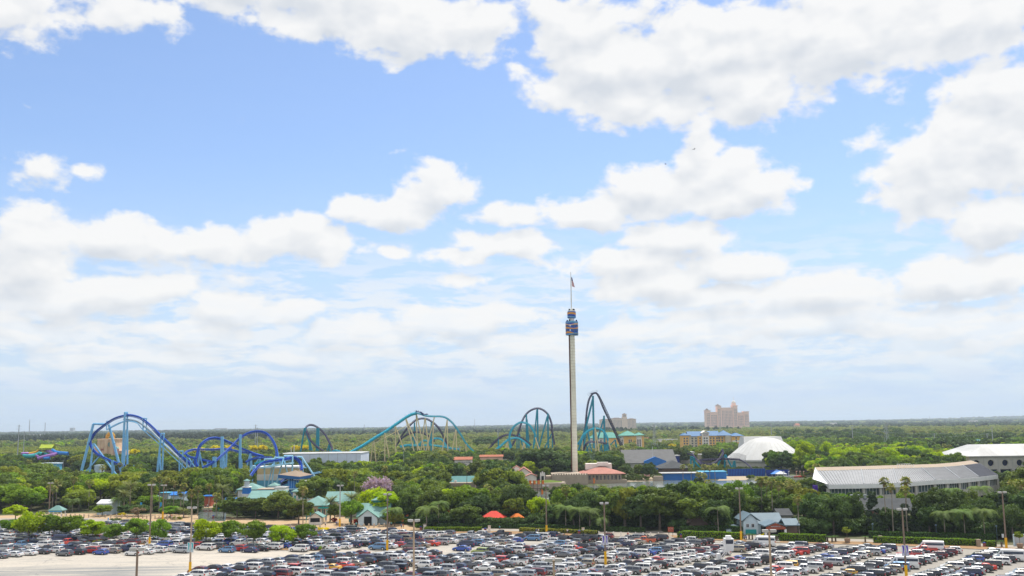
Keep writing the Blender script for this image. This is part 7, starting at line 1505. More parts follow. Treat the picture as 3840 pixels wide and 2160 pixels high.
sign('small white notice by the rightmost lamp post', 3763, 2040, .5, .9, 1.6, 'cloth_white'); sign('white speed notice at the dark hedge', 2604, 2003, .4, .6, 1.2, 'cloth_white')
for i, (px, py) in enumerate([(524, 1925), (598, 1925), (815, 1940)]):
    g = at(px, py); r = thing('banner_pole', ['blue feather banner left of the white grass clump', 'blue feather banner near the brown lamp post', 'teal and white banner by the pond'][i], 'banner', g); b = MB(); b.tube([(0, 0, 0), (0, 0, 4.2)], .06, 5); b.build('pole', 'steel_grey', r); b = MB(); b.box(.05, .75, -.02, .02, 2.2, 4.1); b.build('cloth', 'sign_blue' if i < 2 else 'banner_teal', r)
for i, px in enumerate((3275, 3513, 3740)):
    g = at(px, 2016+(px-3275)*.02); r = thing('path_lamp', ['teal path lamp behind the hedge, left one', 'teal path lamp behind the hedge, middle one', 'teal path lamp behind the hedge, right one'][i], 'lamp post', g, 0, 'teal path lamps'); b = MB(); b.tube([(0, 0, 0), (0, 0, 3.6)], .06, 6); b.build('pole', 'slate_blue', r); b = MB(); b.ring([(.12, 3.3), (.28, 3.5), (.3, 3.6), (.1, 3.9)], 8); b.build('lantern', 'slate_blue', r)
for i, (px, pb) in enumerate([(1210, 1958), (1225, 1950), (1240, 1955), (1148, 1960), (1163, 1962)]):
    g = at(px, pb); r = thing('terrace_lamp', ['teal lamp column right of the kiosk', 'second teal lamp column right of the kiosk', 'teal lamp column by the notice board', 'teal lamp column left of the kiosk', 'teal lamp column beneath the tall palm'][i], 'lamp post', g, 0, 'teal lamp columns on the terrace'); b = MB(); b.tube([(0, 0, 0), (0, 0, 5.2 if i == 0 else 3)], .11, 6); b.build('pole', 'teal_slide', r); b = MB(); b.ring([(.1, (5.2 if i == 0 else 3)), (.25, (5.3 if i == 0 else 3.1)), (.1, (5.7 if i == 0 else 3.5))], 8); b.build('lantern', 'teal_slide', r)
# red flowers, bougainvillea, grass clumps, island shrubs
def bush(label, px, pb, R_, H_, m_, cat='shrub', name='shrub', seed=1, n=900):
    g = at(px, pb); r = thing(name, label, cat, g); inst('foliage', crown('foliage', seed+int(px), m_, R_, H_, 0, 12, n, .16), r); b = MB(); b.tube([(0, 0, 0), (0, 0, H_*.5)], .07, 5); b.build('stem', 'bark', r)
bush('magenta bougainvillea on the bastion wall', 2035, 1812, 4.0, 3.2, 'leaf_magenta', n=2200); bush('second magenta bougainvillea left of the archway', 2010, 1818, 3, 2.2, 'leaf_magenta', n=1400); bush('red flowering shrub by the teal hall door', 1330, 1962, 1.5, 1.2, 'leaf_red'); bush('red flowering shrub in the planter near the date palm', 1252, 1958, 1.4, 1.7, 'leaf_red'); bush('yellow flower bed at the orange path', 458, 1931, 1.6, .7, 'leaf_yellow')
for i, (px, pb, R_) in enumerate([(365,2040,1.9),(785,2056,2.2),(905,2056,1.8),(975,2056,2.6),(1165,2062,2.4),(1190,2062,1.6),(450,2042,2.4),(585,2046,2.0)]): bush('low shrub on the kerbed island, %s from the left' % ['first', 'fourth', 'fifth', 'sixth', 'seventh', 'last', 'second', 'third'][i], px, pb, R_, .9, 'leaf_hedge' if i % 2 else 'leaf_olive', seed=i)
for i, (px, pb) in enumerate([(545, 1966), (470, 1958), (430, 1955), (660, 1950), (1210, 1990)]): bush(['green verge shrub left of the brown lamp post', 'clipped verge shrub on the walk', 'purple-leaved clump on the verge by the walk', 'verge shrub below the lamp post', 'yellowish kerb shrub at the terrace corner'][i], px, pb, 2.6, .9, ['leaf_hedge', 'leaf_olive', 'leaf_dark', 'leaf_olive', 'leaf_yellow'][i], seed=i+20)
# islands
for i, pts in enumerate([[(60,2028),(620,2050),(640,2044),(60,2020)], [(740,2060),(1205,2066),(1215,2060),(745,2052)]]):
    P_ = [at(*p) for p in pts]; b = MB(); b.prism([(p.x, p.y) for p in P_], .0, .15); tag(b.build('planting_island', 'mulch'), kind='structure')
# surveillance tower on its trailer
def guard_tower():
    g = at(2725, 2112); Y = g.y; r = thing('surveillance_tower', 'white mobile surveillance tower raised on a scissor arm above the cars', 'surveillance tower', g)
    def P3(px, py): return Vector(Wp(px, py, Y))-g
    c0, c1_ = P3(2716, 2062), P3(2748, 2020); cx = (c0.x+c1_.x)/2; hw = (c1_.x-c0.x)/2
    b = MB(); b.add([(cx-hw*.85, -1, c0.z-.2), (cx+hw*.85, -1, c0.z-.2), (cx+hw*.85, 1, c0.z-.2), (cx-hw*.85, 1, c0.z-.2), (cx-hw, -1.1, c0.z+1.3), (cx+hw, -1.1, c0.z+1.3), (cx+hw, 1.1, c0.z+1.3), (cx-hw, 1.1, c0.z+1.3), (cx-hw, -1.1, c0.z+2.6), (cx+hw, -1.1, c0.z+2.6), (cx+hw, 1.1, c0.z+2.6), (cx-hw, 1.1, c0.z+2.6)], [(0,3,2,1),(8,9,10,11),(0,1,5,4),(1,2,6,5),(2,3,7,6),(3,0,4,7),(4,5,9,8),(5,6,10,9),(6,7,11,10),(7,4,8,11)]); cab = b.build('cabin', 'white_paint', r)
    b = MB(); b.add([(cx-hw*.8, -1.13, c0.z+1.45), (cx+hw*.8, -1.13, c0.z+1.45), (cx+hw*.86, -1.13, c0.z+2.35), (cx-hw*.86, -1.13, c0.z+2.35)], [(0, 1, 2, 3)]); b.build('window', 'glass', cab)
    b = MB(); b.box(cx-.6, cx+.6, -.6, .6, c0.z+2.6, c0.z+3.2); b.build('roof_unit', 'white_paint', cab)
    lo_, mi_ = P3(2697, 2115), P3(2706, 2080)
    for y in (-.8, .8): b = MB(); b.tube([(lo_.x, y, .9), (lo_.x+.1, y, 2.6), (cx-hw*.6, y, c0.z)], .11, 5); b.tube([(lo_.x+.5, y, 1.2), (cx-.2, y, c0.z)], .09, 5); b.build('lift_arm', 'white_paint', r)
    b = MB(); b.box(lo_.x-.5, lo_.x+3.6, -.9, .9, .55, .95); b.add([(lo_.x+3.4, -.3, .6), (lo_.x+5.2, 0, 1.3), (lo_.x+5.4, 0, 1.1), (lo_.x+3.4, .3, .5)], [(0, 1, 2, 3)]); b.box(lo_.x-.45, lo_.x+.3, -.8, .8, .95, 2.2); b.build('trailer', 'white_paint', r)
    for x in (lo_.x+.5, lo_.x+2.4):
        for y in (-1, 1): o = inst('wheel', VM['sedan']['wheel'], r, (x, y, .33))
guard_tower()
# ---- people: one continuous skinned figure per pose
def figure(pose):
    J = {'pel': (0, 0, .95), 'che': (0, .02, 1.28), 'nec': (0, .02, 1.47), 'hea': (0, .03, 1.62), 'top': (0, .03, 1.73), 'shL': (-.19, 0, 1.40), 'shR': (.19, 0, 1.40), 'elL': (-.25, -.10 if pose else .06, 1.13), 'elR': (.25, .10 if pose else -.04, 1.13), 'haL': (-.24, -.24 if pose else .0, .92), 'haR': (.24, .16 if pose else -.12, .90),
         'hiL': (-.10, 0, .90), 'hiR': (.10, 0, .90), 'knL': (-.11, .14 if pose else .02, .50), 'knR': (.11, -.10 if pose else -.02, .50), 'foL': (-.11, .24 if pose else 0, .07), 'foR': (.11, -.26 if pose else 0, .07), 'toL': (-.11, .10 if pose else -.16, .04), 'toR': (.11, -.40 if pose else -.17, .04)}
    E_ = [('pel', 'che'), ('che', 'nec'), ('nec', 'hea'), ('hea', 'top'), ('che', 'shL'), ('che', 'shR'), ('shL', 'elL'), ('shR', 'elR'), ('elL', 'haL'), ('elR', 'haR'), ('pel', 'hiL'), ('pel', 'hiR'), ('hiL', 'knL'), ('hiR', 'knR'), ('knL', 'foL'), ('knR', 'foR'), ('foL', 'toL'), ('foR', 'toR')]
    rad = {'pel': .15, 'che': .16, 'nec': .06, 'hea': .10, 'top': .07, 'sh': .065, 'el': .045, 'ha': .04, 'hi': .09, 'kn': .062, 'fo': .045, 'to': .04}
    K = list(J); me = bpy.data.meshes.new('fig'); me.from_pydata([J[k] for k in K], [(K.index(a), K.index(c)) for a, c in E_], []); ob = link(bpy.data.objects.new('fig', me))
    md = ob.modifiers.new('s', 'SKIN'); md.use_smooth_shade = True; sv = me.skin_vertices[0].data
    for i, k in enumerate(K): q = rad.get(k, rad.get(k[:2], .05)); sv[i].radius = (q, q*.8); sv[i].use_root = (k == 'pel')
    ob.modifiers.new('u', 'SUBSURF').levels = 1
    dg = bpy.context.evaluated_depsgraph_get(); res = bpy.data.meshes.new_from_object(ob.evaluated_get(dg)); bpy.data.objects.remove(ob); res.materials.clear(); res.materials.append(M['skin']); return res, J
FIG = [figure(0), figure(1)]
def shell(J, ks, rs, m_, name):
    b = MB(); b.tube([J[k] for k in ks], rs, 8); return b.mesh(name, m_)
CL_ = {}
for pi_ in (0, 1):
    J = FIG[pi_][1]
    for c_ in ('shirt_blue', 'shirt_white', 'shirt_cyan', 'shirt_red'):
        b = MB(); b.tube([(J['pel'][0], J['pel'][1], .90), J['pel'], J['che'], (0, .02, 1.42)], [.17, .175, .185, .12], 10)
        for s_ in 'LR': b.tube([J['sh'+s_], tuple(Vector(J['sh'+s_]).lerp(Vector(J['el'+s_]), .7))], [.085, .07], 7)
        CL_[(pi_, c_)] = b.mesh('shirt', c_)
    b = MB()
    for s_ in 'LR': b.tube([J['hi'+s_], tuple(Vector(J['hi'+s_]).lerp(Vector(J['kn'+s_]), .95))], [.115, .09], 8)
    b.tube([(0, 0, .86), (0, 0, 1.0)], [.165, .17], 10); CL_[(pi_, 'shorts')] = b.mesh('shorts', 'cloth_dark'); b = MB(); b.ring([(.085, 1.60), (.112, 1.66), (.10, 1.73), (.05, 1.77)], 10, (0, .045)); CL_[(pi_, 'hair')] = b.mesh('hair', 'hair')
def person(label, px, pb, shirt, pose=0, rz=0, z=.13):
    g = at(px, pb, z); r = thing('person', label, 'person', g, rz, 'visitors on foot'); bd = inst('body', FIG[pose][0], r); inst('shirt', CL_[(pose, shirt)], r); inst('shorts', CL_[(pose, 'shorts')], r); inst('hair', CL_[(pose, 'hair')], r)
for a in [('person in a blue shirt walking the kerb path, left of a pair', 2012, 2002, 'shirt_blue', 1, 1.5), ('person in dark shorts and white shirt beside the walker in blue', 2020, 2002, 'shirt_white', 1, 1.6), ('person in white standing near the flower hedge', 2128, 2004, 'shirt_white', 0, .4), ('person in red top crossing the service walkway', 2355, 2018, 'shirt_red', 1, .3), ('person in cyan walking past the light green hedge', 1874, 1990, 'shirt_cyan', 1, 1.5), ('person in dark clothes near the hedge corner, left one', 1505, 1983, 'shirt_blue', 0, 1), ('person near the hedge corner, right one', 1512, 1983, 'shirt_red', 0, 2),
          ('person in cyan shorts by the rope fence', 1336, 1977, 'shirt_cyan', 1, 0), ('person in white leaving the teal hall', 1462, 1974, 'shirt_white', 1, 1.2), ('second person leaving the teal hall', 1468, 1975, 'shirt_cyan', 1, 1.4), ('person in navy beside the yellow-based post', 2793, 2030, 'shirt_blue', 1, 1.5), ('taller person in blue behind the one in navy', 2799, 2030, 'shirt_blue', 1, 1.7), ('person in white between parked cars, left of three', 2164, 2052, 'shirt_white', 0, 0), ('person in blue between parked cars, middle of three', 2171, 2053, 'shirt_blue', 0, 1), ('person in white between parked cars, right of three', 2181, 2053, 'shirt_white', 0, 2),
          ('person in red by the open car boot', 2313, 2108, 'shirt_red', 0, 1), ('person in cyan on the orange path, left of a group', 626, 1945, 'shirt_cyan', 1, 1.5), ('person in white on the orange path, in a group', 634, 1946, 'shirt_white', 1, 1.5), ('person in red on the orange path, right of a group', 644, 1946, 'shirt_red', 1, 1.5), ('person in white on the terrace by the pale lamp post', 1267, 1972, 'shirt_white', 0, 0), ('person in blue beside the pale lamp post', 1261, 1973, 'shirt_blue', 0, 1), ('person in red shirt on the footbridge', 770, 1905, 'shirt_red', 0, 0), ('person in white on the footbridge', 778, 1905, 'shirt_white', 0, 1), ('person in blue at the right of the footbridge', 800, 1905, 'shirt_blue', 0, 1), ('person in cyan on the path behind the pond', 812, 1890, 'shirt_cyan', 1, 1), ('person in white standing on the terrace', 1220, 1975, 'shirt_white', 0, 1)]: person(*a)
# footbridges
p = at(790, 1918); r = thing('footbridge', 'dark timber footbridge over the little pond', 'bridge', p); b = MB(); b.box(-6.5, 6.5, -1.2, 1.2, .5, .8); b.build('deck', 'brown_shade', r); b = MB(); [b.box(x-.06, x+.06, -1.25, -1.15, .8, 1.9) for x in lin(-6.5, 6.5, 14)]; b.box(-6.5, 6.5, -1.24, -1.16, 1.8, 1.9); b.build('railing', 'steel_grey', r)
p = at(2010, 1878); r = thing('footbridge', 'grey timber landing with dark railings over the lagoon', 'bridge', p); b = MB(); b.box(-8, 6, -1.5, 1.5, .4, .8); b.build('deck', 'post_grey', r); b = MB(); [b.box(x-.06, x+.06, -1.55, -1.45, .8, 2.0) for x in lin(-8, 6, 16)]; b.box(-8, 6, -1.54, -1.46, 1.9, 2.0); b.build('railing', 'dark_plastic', r)
p = at(2000, 1845); r = thing('pirate_walkway', 'dark plank walkway hung with orange flags by the bastion', 'walkway', p); b = MB(); b.box(-5, 5, -1, 1, 1.6, 2.0); b.build('deck', 'brown_shade', r); b = MB(); [b.tube([(x, 0, 0), (x, 0, 5.5)], .14, 5) for x in lin(-5, 5, 5)]; b.build('post', 'brown_shade', r)
for x in lin(-5, 5, 5): b = MB(); b.box(x, x+1.2, -.03, .03, 3.6, 5.4); b.build('orange_flag', 'orange_cloth', r)
for i, (px, pb, pt_) in enumerate([(2030, 1868, 1833), (2225, 1828, 1790), (2216, 1812, 1780), (2168, 1818, 1795)]):
    g = at(px, pb); h_ = Wp(px, pt_, g.y).z; r = thing('feather_flag', ['orange feather flag standing at the lagoon edge', 'orange rigging flag in front of the restaurant, right one', 'orange rigging flag in front of the restaurant, left one', 'orange torch flag before the fort wall'][i], 'flag', g); b = MB(); b.tube([(0, 0, 0), (0, 0, h_)], .09, 5); b.build('pole', 'brown_shade', r); b = MB(); b.add([(0, 0, h_*.35), (.9, .1, h_*.45), (.8, 0, h_*.85), (0, 0, h_)], [(0, 1, 2, 3)]); b.build('cloth', 'orange_cloth', r)
# two birds
for i, (px, py, Y) in enumerate([(2603, 560, 300), (2496, 616, 330)]):
    p = Wp(px, py, Y); r = thing('bird', ['dark soaring bird with spread wings, upper right one', 'dark bird with folded wings, lower left one'][i], 'bird', p, 2.2*i+.4); b = MB(); b.tube([(-.28, 0, 0), (-.1, 0, .03), (.15, 0, .02), (.3, 0, .05)], [.02, .09, .08, .03], 6); [b.add([(.1, 0, .03), (-.12, 0, .03), (-.15, s_*.5, .22), (-.05, s_*1.0, .1+.1*i), (.08, s_*.55, .25)], [(0, 1, 2, 3, 4)]) for s_ in (-1, 1)]; b.add([(-.25, -.03, 0), (-.55, -.12, 0), (-.55, .12, 0), (-.25, .03, 0)], [(0, 1, 2, 3)]); b.build('body', 'dark_plastic', r)
# thin blue smoke from the restaurant kitchen
m = bpy.data.materials.new('smoke'); m.use_nodes = True; T = NT(m.node_tree); T.n.clear(); tcn = T.new('ShaderNodeTexCoord').outputs['Object']; s3 = T.sep(tcn)
dn = T.math('MULTIPLY', T.mapr(T.noise(T.vmath('MULTIPLY', tcn, (1, 1, .35)), .45, 3, .6), .42, .65), T.mapr(s3[2], 0, 17, .085, .0)); pv = T.new('ShaderNodeVolumePrincipled'); pv.inputs['Color'].default_value = (.55, .72, .95, 1); T.l.new(dn, pv.inputs['Density']); T.l.new(pv.outputs[0], T.new('ShaderNodeOutputMaterial').inputs[1]); M['smoke'] = m
p = Wp(2221, 1756, 552); b = MB(); b.ring([(.4, 0), (1.4, 5), (2.6, 10), (4.2, 16)], 12); o = b.build('smoke_plume', 'smoke'); o.location = p; tag(o, 'thin blue smoke rising from the restaurant roof', 'smoke')
# ================================================================== PLACING THE TREES
KIND_WORD = {'oak': ('tree', 'olive-green spreading tree'), 'dark': ('tree', 'dense dark green tree'), 'mid': ('tree', 'fresh green leafy tree'), 'lime': ('tree', 'bright lime green tree'), 'olive': ('tree', 'yellowish olive tree'), 'yellow': ('tree', 'golden yellow flowering tree'),
             'lilac': ('tree', 'lilac flowering tree'), 'bamboo': ('bamboo', 'feathery upright bamboo clump'), 'pine': ('tree', 'dark pointed conifer'), 'lotmid': ('tree', 'mid green shade tree'), 'lotlime': ('tree', 'lime green shade tree'), 'bare': ('tree', 'pale leafless shrub tree'), 'shrub': ('shrub', 'small olive shrub'), 'under': ('shrub', 'dark leafy undergrowth shrub'),
             'fan': ('palm', 'fan palm with brown skirt'), 'washington': ('palm', 'tall slim fan palm'), 'queen': ('palm', 'drooping feather palm'), 'phoenix': ('palm', 'spiky date palm'), 'silver': ('palm', 'silvery blue-grey palm')}
NAMES = {'bamboo': 'bamboo', 'fan': 'fan_palm', 'washington': 'fan_palm', 'queen': 'queen_palm', 'phoenix': 'date_palm', 'silver': 'silver_palm', 'pine': 'conifer_tree', 'yellow': 'flowering_tree', 'lilac': 'flowering_tree', 'shrub': 'shrub', 'under': 'shrub', 'lotmid': 'shade_tree', 'lotlime': 'shade_tree'}
TREES = [q for q in TREES if not (q['kind'] not in PALM and any(shape_in(q['x'], q['y'], P_) for P_ in NOPOLY))]
for q in TREES:
    if q.get('tb'): continue
    px, py = proj((q['x'], q['y'], q['h'])); tol = -4 if q['kind'] in PALM else 1.5
    for _ in range(60):
        if q['y'] >= front_y(q['x'])+tol or q['h'] < 4: break
        q['h'] *= .975; p_ = at(px, py, q['h']); q['x'], q['y'] = p_.x, p_.y
kept = []
for q in TREES:
    if q['y'] < 345:
        a_, c_, t_, b_ = crown_box(q['x'], q['y'], q['h'], (q['w'] or 50)/FPX*q['y']/2*.8)
        if any(q['y'] < Y_ and a_ < x1-12 and c_ > x0+12 and t_ < y1-6 and b_ > y0 for (x0, x1, y0, y1, Y_) in CLEAR_NEAR): continue
    if q['kind'] in PALM or q['y'] < 430: kept.append(q); continue
    px, py = proj((q['x'], q['y'], q['h'])); h = q['h']; y0 = q['y']
    while h > 4 and blocked(q['x'], q['y'], h, q['w']/FPX*q['y']/2*.7):
        h *= .94; p_ = at(px, py, h); q['x'], q['y'], q['h'] = p_.x, p_.y, h
    if h > 4: kept.append(q)
TREES = kept
def species(x, y, px):
    """what grows where, after the photograph"""
    v = random.random(); d = y
    if d < 520:
        if px < 700: tab = [('oak', .26), ('mid', .24), ('olive', .2), ('lime', .12), ('dark', .12), ('fan', .06)]
        elif px < 1700: tab = [('oak', .3), ('dark', .2), ('mid', .2), ('olive', .16), ('lime', .06), ('bamboo', .08)]
        elif px < 2400: tab = [('dark', .46), ('oak', .26), ('mid', .14), ('olive', .1), ('fan', .04)]
        else: tab = [('dark', .60), ('oak', .20), ('pine', .06), ('mid', .08), ('queen', .03), ('fan', .03)]
    elif px > 2850: tab = [('lime', .28), ('mid', .28), ('oak', .2), ('dark', .16), ('yellow', .03), ('fan', .05)]
    else: tab = [('dark', .5), ('oak', .26), ('mid', .1), ('olive', .08), ('lime', .03), ('fan', .03)]
    for k, p_ in tab:
        v -= p_
        if v <= 0: return k
    return tab[0][0]
grid = {}
def near_ok(x, y, r):
    gx, gy = int(x//8), int(y//8)
    for i in (-1, 0, 1):
        for j in (-1, 0, 1):
            for (a, b_, rr) in grid.get((gx+i, gy+j), ()):
                if (a-x)**2+(b_-y)**2 < ((r+rr)*.62)**2: return False
    return True
def put(x, y, r): grid.setdefault((int(x//8), int(y//8)), []).append((x, y, r))
for q in TREES: put(q['x'], q['y'], (q['w'] or 50)/FPX*q['y']/2)
rs = random.Random(11); FILL = []
for t_ in range(30000):
    y = 296+(rs.random()**.8)*560; x = (rs.random()-.5)*1.34*y
    if y < front_y(x)+3: continue
    h = rs.uniform(6.5, 11) if y < 420 else rs.uniform(8, 13.5); r_ = h*.43
    px, py = proj((x, y, h))
    if px > 2400 and y < 420: h *= 1.0
    if blocked(x, y, h, r_): 
        h2 = rs.uniform(1.2, 2.4)   # undergrowth in front of open views
        if blocked(x, y, h2, 1.6) or not near_ok(x, y, 1.2): continue
        FILL.append(dict(kind='shrub', x=x, y=y, h=h2, w=None)); put(x, y, 1.2); continue
    if not near_ok(x, y, r_*.82): continue
    random.seed(int(x*13+y*7)); k = species(x, y, px)
    if k in PALM: h = rs.uniform(9, 13.5); r_ = 2
    if blocked(x, y, h, r_): continue
    FILL.append(dict(kind=k, x=x, y=y, h=h, w=None)); put(x, y, r_*.82 if k not in PALM else 1.5)
for t_ in range(2600):
    x = rs.uniform(-150, 165); y = front_y(x)+rs.uniform(1.5, 22)
    if x < -35 and rs.random() < .6: continue
    h2 = rs.uniform(2.4, 4.2)
    if blocked(x, y, h2, 1.6) or not near_ok(x, y, .35): continue
    FILL.append(dict(kind='under', x=x, y=y, h=h2, w=None)); put(x, y, .9)
ALLT = TREES+FILL
print('trees', len(TREES), len(FILL))
ALLT.sort(key=lambda q: (not q.get('hand'), -q['h']/q['y']))
SILV = crown('crown', 77, 'leaf_silver', 3.2, 4.2, 3.0, 22, 1500, .6)
def tree_parts(q):
    k = q['kind']; i = q.get('i') if q.get('i') is not None else int(abs(q['x']*3.7+q['y']*1.3))
    if k in PALM: return PALM[k][i % 2], pt[k]
    if k == 'silver': return SILV, PROTO['oak'][0][1]
    return PROTO[k][i % len(PROTO[k])][0], PROTO[k][i % len(PROTO[k])][1]
TL = [((105,2000),'car park shade trees'),((330,1850),'lime trees at the left'),((217,1905),'far-left brown lamp post'),((480,1850),'date palms at the left'),((700,1830),'fan palms by the pond'),((925,1850),'lighthouse'),((1060,1880),'shade grove by the shops'),((1180,1880),'teal awning hall'),((1274,1950),'pale lamp post'),((1400,1940),'teal gabled hall'),((1560,1820),'bamboo thicket'),((1735,1830),'tan utility block'),
      ((1850,1940),'red canopy'),((2050,1950),'clipped round trees'),((2160,1800),'stone fort'),((2260,1790),'restaurant'),((2271,1980),'middle purple-banner post'),((2430,1800),'far lake shore'),((2560,1960),'ports sign'),((2780,1960),'blue-grey entrance building'),((2900,1900),'entrance porch'),((2870,1760),'domed theatre'),((3000,1820),'tall right-hand fan palms'),((3150,1900),'stadium corner'),((3330,1950),'brick hall'),((3420,1840),'stadium front'),
      ((3600,1960),'right hedge queen palms'),((3780,1900),'rightmost lamp post'),((3740,1740),'arena'),((3200,1720),'lime grove behind the stadium'),((480,1700),'blue coaster lift'),((640,1740),'coaster footing'),((850,1700),'blue coaster loops'),((1100,1750),'coaster station'),((1200,1720),'long white show building'),((1500,1700),'turquoise lift hill'),((1740,1735),'sea lion theatre'),((1950,1740),'mission houses'),((2100,1700),'purple camelback hill'),((2300,1700),'purple lift hill'),((2500,1720),'blue gabled hall'),((2620,1740),'low purple track'),((180,1700),'water slides'),((420,1680),'sand-coloured tower ride')]
bins = {}; cnt = 0; palmcnt = 0; INDIV = []; REST = []
for q in ALLT:
    vis = True; px, py = proj((q['x'], q['y'], q['h'])); q['px'], q['py'] = px, py
    if px < -120 or px > 3960: vis = False
    isp = q['kind'] in PALM
    if vis and q['kind'] not in ('under',) and ((not isp and cnt < 292) or (isp and palmcnt < 150)): INDIV.append(q); cnt += not isp; palmcnt += isp
    else: REST.append(q)
for q in INDIV:
    b0 = min(TL, key=lambda l: (l[0][0]-q['px'])**2+((l[0][1]-q['py'])*1.6)**2); dx, dy = q['px']-b0[0][0], q['py']-b0[0][1]
    rel = ('left of' if dx < 0 else 'right of') if abs(dx) > abs(dy)*1.2 else ('above' if dy < 0 else 'below')
    big = 'large ' if q['h'] > 12.5 and q['kind'] not in PALM else ('small ' if q['h'] < 6 and q['kind'] not in ('shrub',) else '')
    q['key'] = (big+KIND_WORD[q['kind']][1], rel, b0[1]); bins.setdefault(q['key'], []).append(q); q['rk'] = dx if rel in ('left of', 'right of') else q['px']
    q['side'] = rel
for key, l in bins.items():
    sd = key[1]
    l.sort(key=lambda q: abs(q['rk']) if sd in ('left of', 'right of') else q['px'])
    for i, q in enumerate(l):
        q['label'] = '%s %s the %s' % key
        if len(l) > 1: q['label'] += (', %s' % orde(i)) if sd in ('left of', 'right of') else ', %s from the left' % (['first', 'second', 'third', 'fourth', 'fifth', 'sixth', 'seventh', 'eighth', 'ninth', 'tenth'][i] if i < 10 else '%dth' % (i+1))
def tree_scale(q):
    k = q['kind']
    if k in PALM: return None
    if k == 'silver': h0, r0 = 7.2, 3.2
    else: i = q.get('i') if q.get('i') is not None else int(abs(q['x']*3.7+q['y']*1.3)); _, _, r0, h0 = PROTO[k][i % len(PROTO[k])]
    sz = q['h']/h0; sr = sz if not q.get('w') else (q['w']/FPX*q['y']/2)/r0/1.0
    sr = min(max(sr, sz*.45), sz*1.7); return (sr, sr, sz)
tr_ = random.Random(5)
for q in INDIV:
    k = q['kind']; cr_, tk = tree_parts(q); r = thing(NAMES.get(k, 'broadleaf_tree'), q['label'], KIND_WORD[k][0], (q['x'], q['y'], 0), tr_.uniform(0, 6.28), 'palms of the park' if k in PALM or k == 'silver' else 'trees of the park')
    if k in PALM:
        ck = {'fan': 1.0, 'washington': .95, 'queen': 1.2, 'phoenix': 1.0}[k]; top = q['h']-{'fan': 1.3, 'washington': 1.1, 'queen': 1.6, 'phoenix': 1.8}[k]
        t2 = inst('trunk', tk, r); t2.scale = (1, 1, top); t2.rotation_euler = (tr_.uniform(-.02, .02), tr_.uniform(-.02, .02), 0); inst('fronds', cr_, r, (0, 0, top), 0, ck*tr_.uniform(.92, 1.12))
    else: s_ = tree_scale(q); inst('crown', cr_, r, (0, 0, 0), 0, s_); inst('trunk', tk, r, (0, 0, 0), 0, (s_[2], s_[2], s_[2]))
# ---- everything else in the wooded land: one stuff object, instancing on points
def woods(name, label, pts, protos):
    """pts: list of (x,y,z,scale_xy,scale_z,rot,kind index); protos: list of crown meshes"""
    A = np.array(pts, dtype=np.float32); me = bpy.data.meshes.new(name); me.vertices.add(len(A)); me.vertices.foreach_set('co', A[:, :3].ravel())
    for nm, tp, arr in (('sc', 'FLOAT_VECTOR', A[:, [3, 3, 4]]), ('rot', 'FLOAT', A[:, 5]), ('kind', 'INT', A[:, 6].astype(np.int32))):
        at_ = me.attributes.new(nm, tp, 'POINT'); at_.data.foreach_set('vector' if tp == 'FLOAT_VECTOR' else 'value', arr.ravel())
    o = link(bpy.data.objects.new(name, me)); tag(o, label, 'woods', kind='stuff')
    ng = bpy.data.node_groups.new(name, 'GeometryNodeTree'); ng.interface.new_socket('Geometry', in_out='INPUT', socket_type='NodeSocketGeometry'); ng.interface.new_socket('Geometry', in_out='OUTPUT', socket_type='NodeSocketGeometry')
    n = ng.nodes; l = ng.links; gi_, go_ = n.new('NodeGroupInput'), n.new('NodeGroupOutput'); jn = n.new('GeometryNodeJoinGeometry')
    def attr(nm, tp): x = n.new('GeometryNodeInputNamedAttribute'); x.data_type = tp; x.inputs[0].default_value = nm; return next(s for s in x.outputs if s.enabled)
    ka = attr('kind', 'INT'); sa = attr('sc', 'FLOAT_VECTOR'); ra = attr('rot', 'FLOAT'); cx = n.new('ShaderNodeCombineXYZ'); l.new(ra, cx.inputs[2])
    for i, pm in enumerate(protos):
        po = bpy.data.objects.new('leaf_mass', pm); LEAFSRC.objects.link(po)
        cmp_ = n.new('FunctionNodeCompare'); cmp_.data_type = 'INT'; cmp_.operation = 'EQUAL'; ins = [s for s in cmp_.inputs if s.enabled]; l.new(ka, ins[0]); ins[1].default_value = i
        oi = n.new('GeometryNodeObjectInfo'); oi.inputs['Object'].default_value = po; oi.inputs['As Instance'].default_value = True
        ip = n.new('GeometryNodeInstanceOnPoints'); l.new(gi_.outputs[0], ip.inputs['Points']); l.new(cmp_.outputs[0], ip.inputs['Selection']); l.new(oi.outputs['Geometry'], ip.inputs['Instance']); l.new(cx.outputs[0], ip.inputs['Rotation']); l.new(sa, ip.inputs['Scale']); l.new(ip.outputs[0], jn.inputs[0])
    l.new(jn.outputs[0], go_.inputs[0]); md = o.modifiers.new('w', 'NODES'); md.node_group = ng; return o
LEAFSRC = bpy.data.collections.new('leaf_sources')
FK = ['oak', 'dark', 'mid', 'lime', 'olive', 'cypress', 'yellow', 'pine']
MK = ['oak', 'dark', 'mid', 'lime', 'olive', 'bamboo', 'pine', 'shrub', 'under']
pts = []
for q in REST:
    k = q['kind'] if q['kind'] in MK else ('yellow' if q['kind'] == 'yellow' else 'dark'); k = k if k in MK else 'lime'
    h0 = PROTO[k][0][3]; s_ = q['h']/h0; pts.append((q['x'], q['y'], 0, s_, s_, tr_.uniform(0, 6.28), MK.index(k)))
woods('park_woods', 'continuous park woodland filling the ground between the buildings', pts, [PROTO[k][0][0] for k in MK])
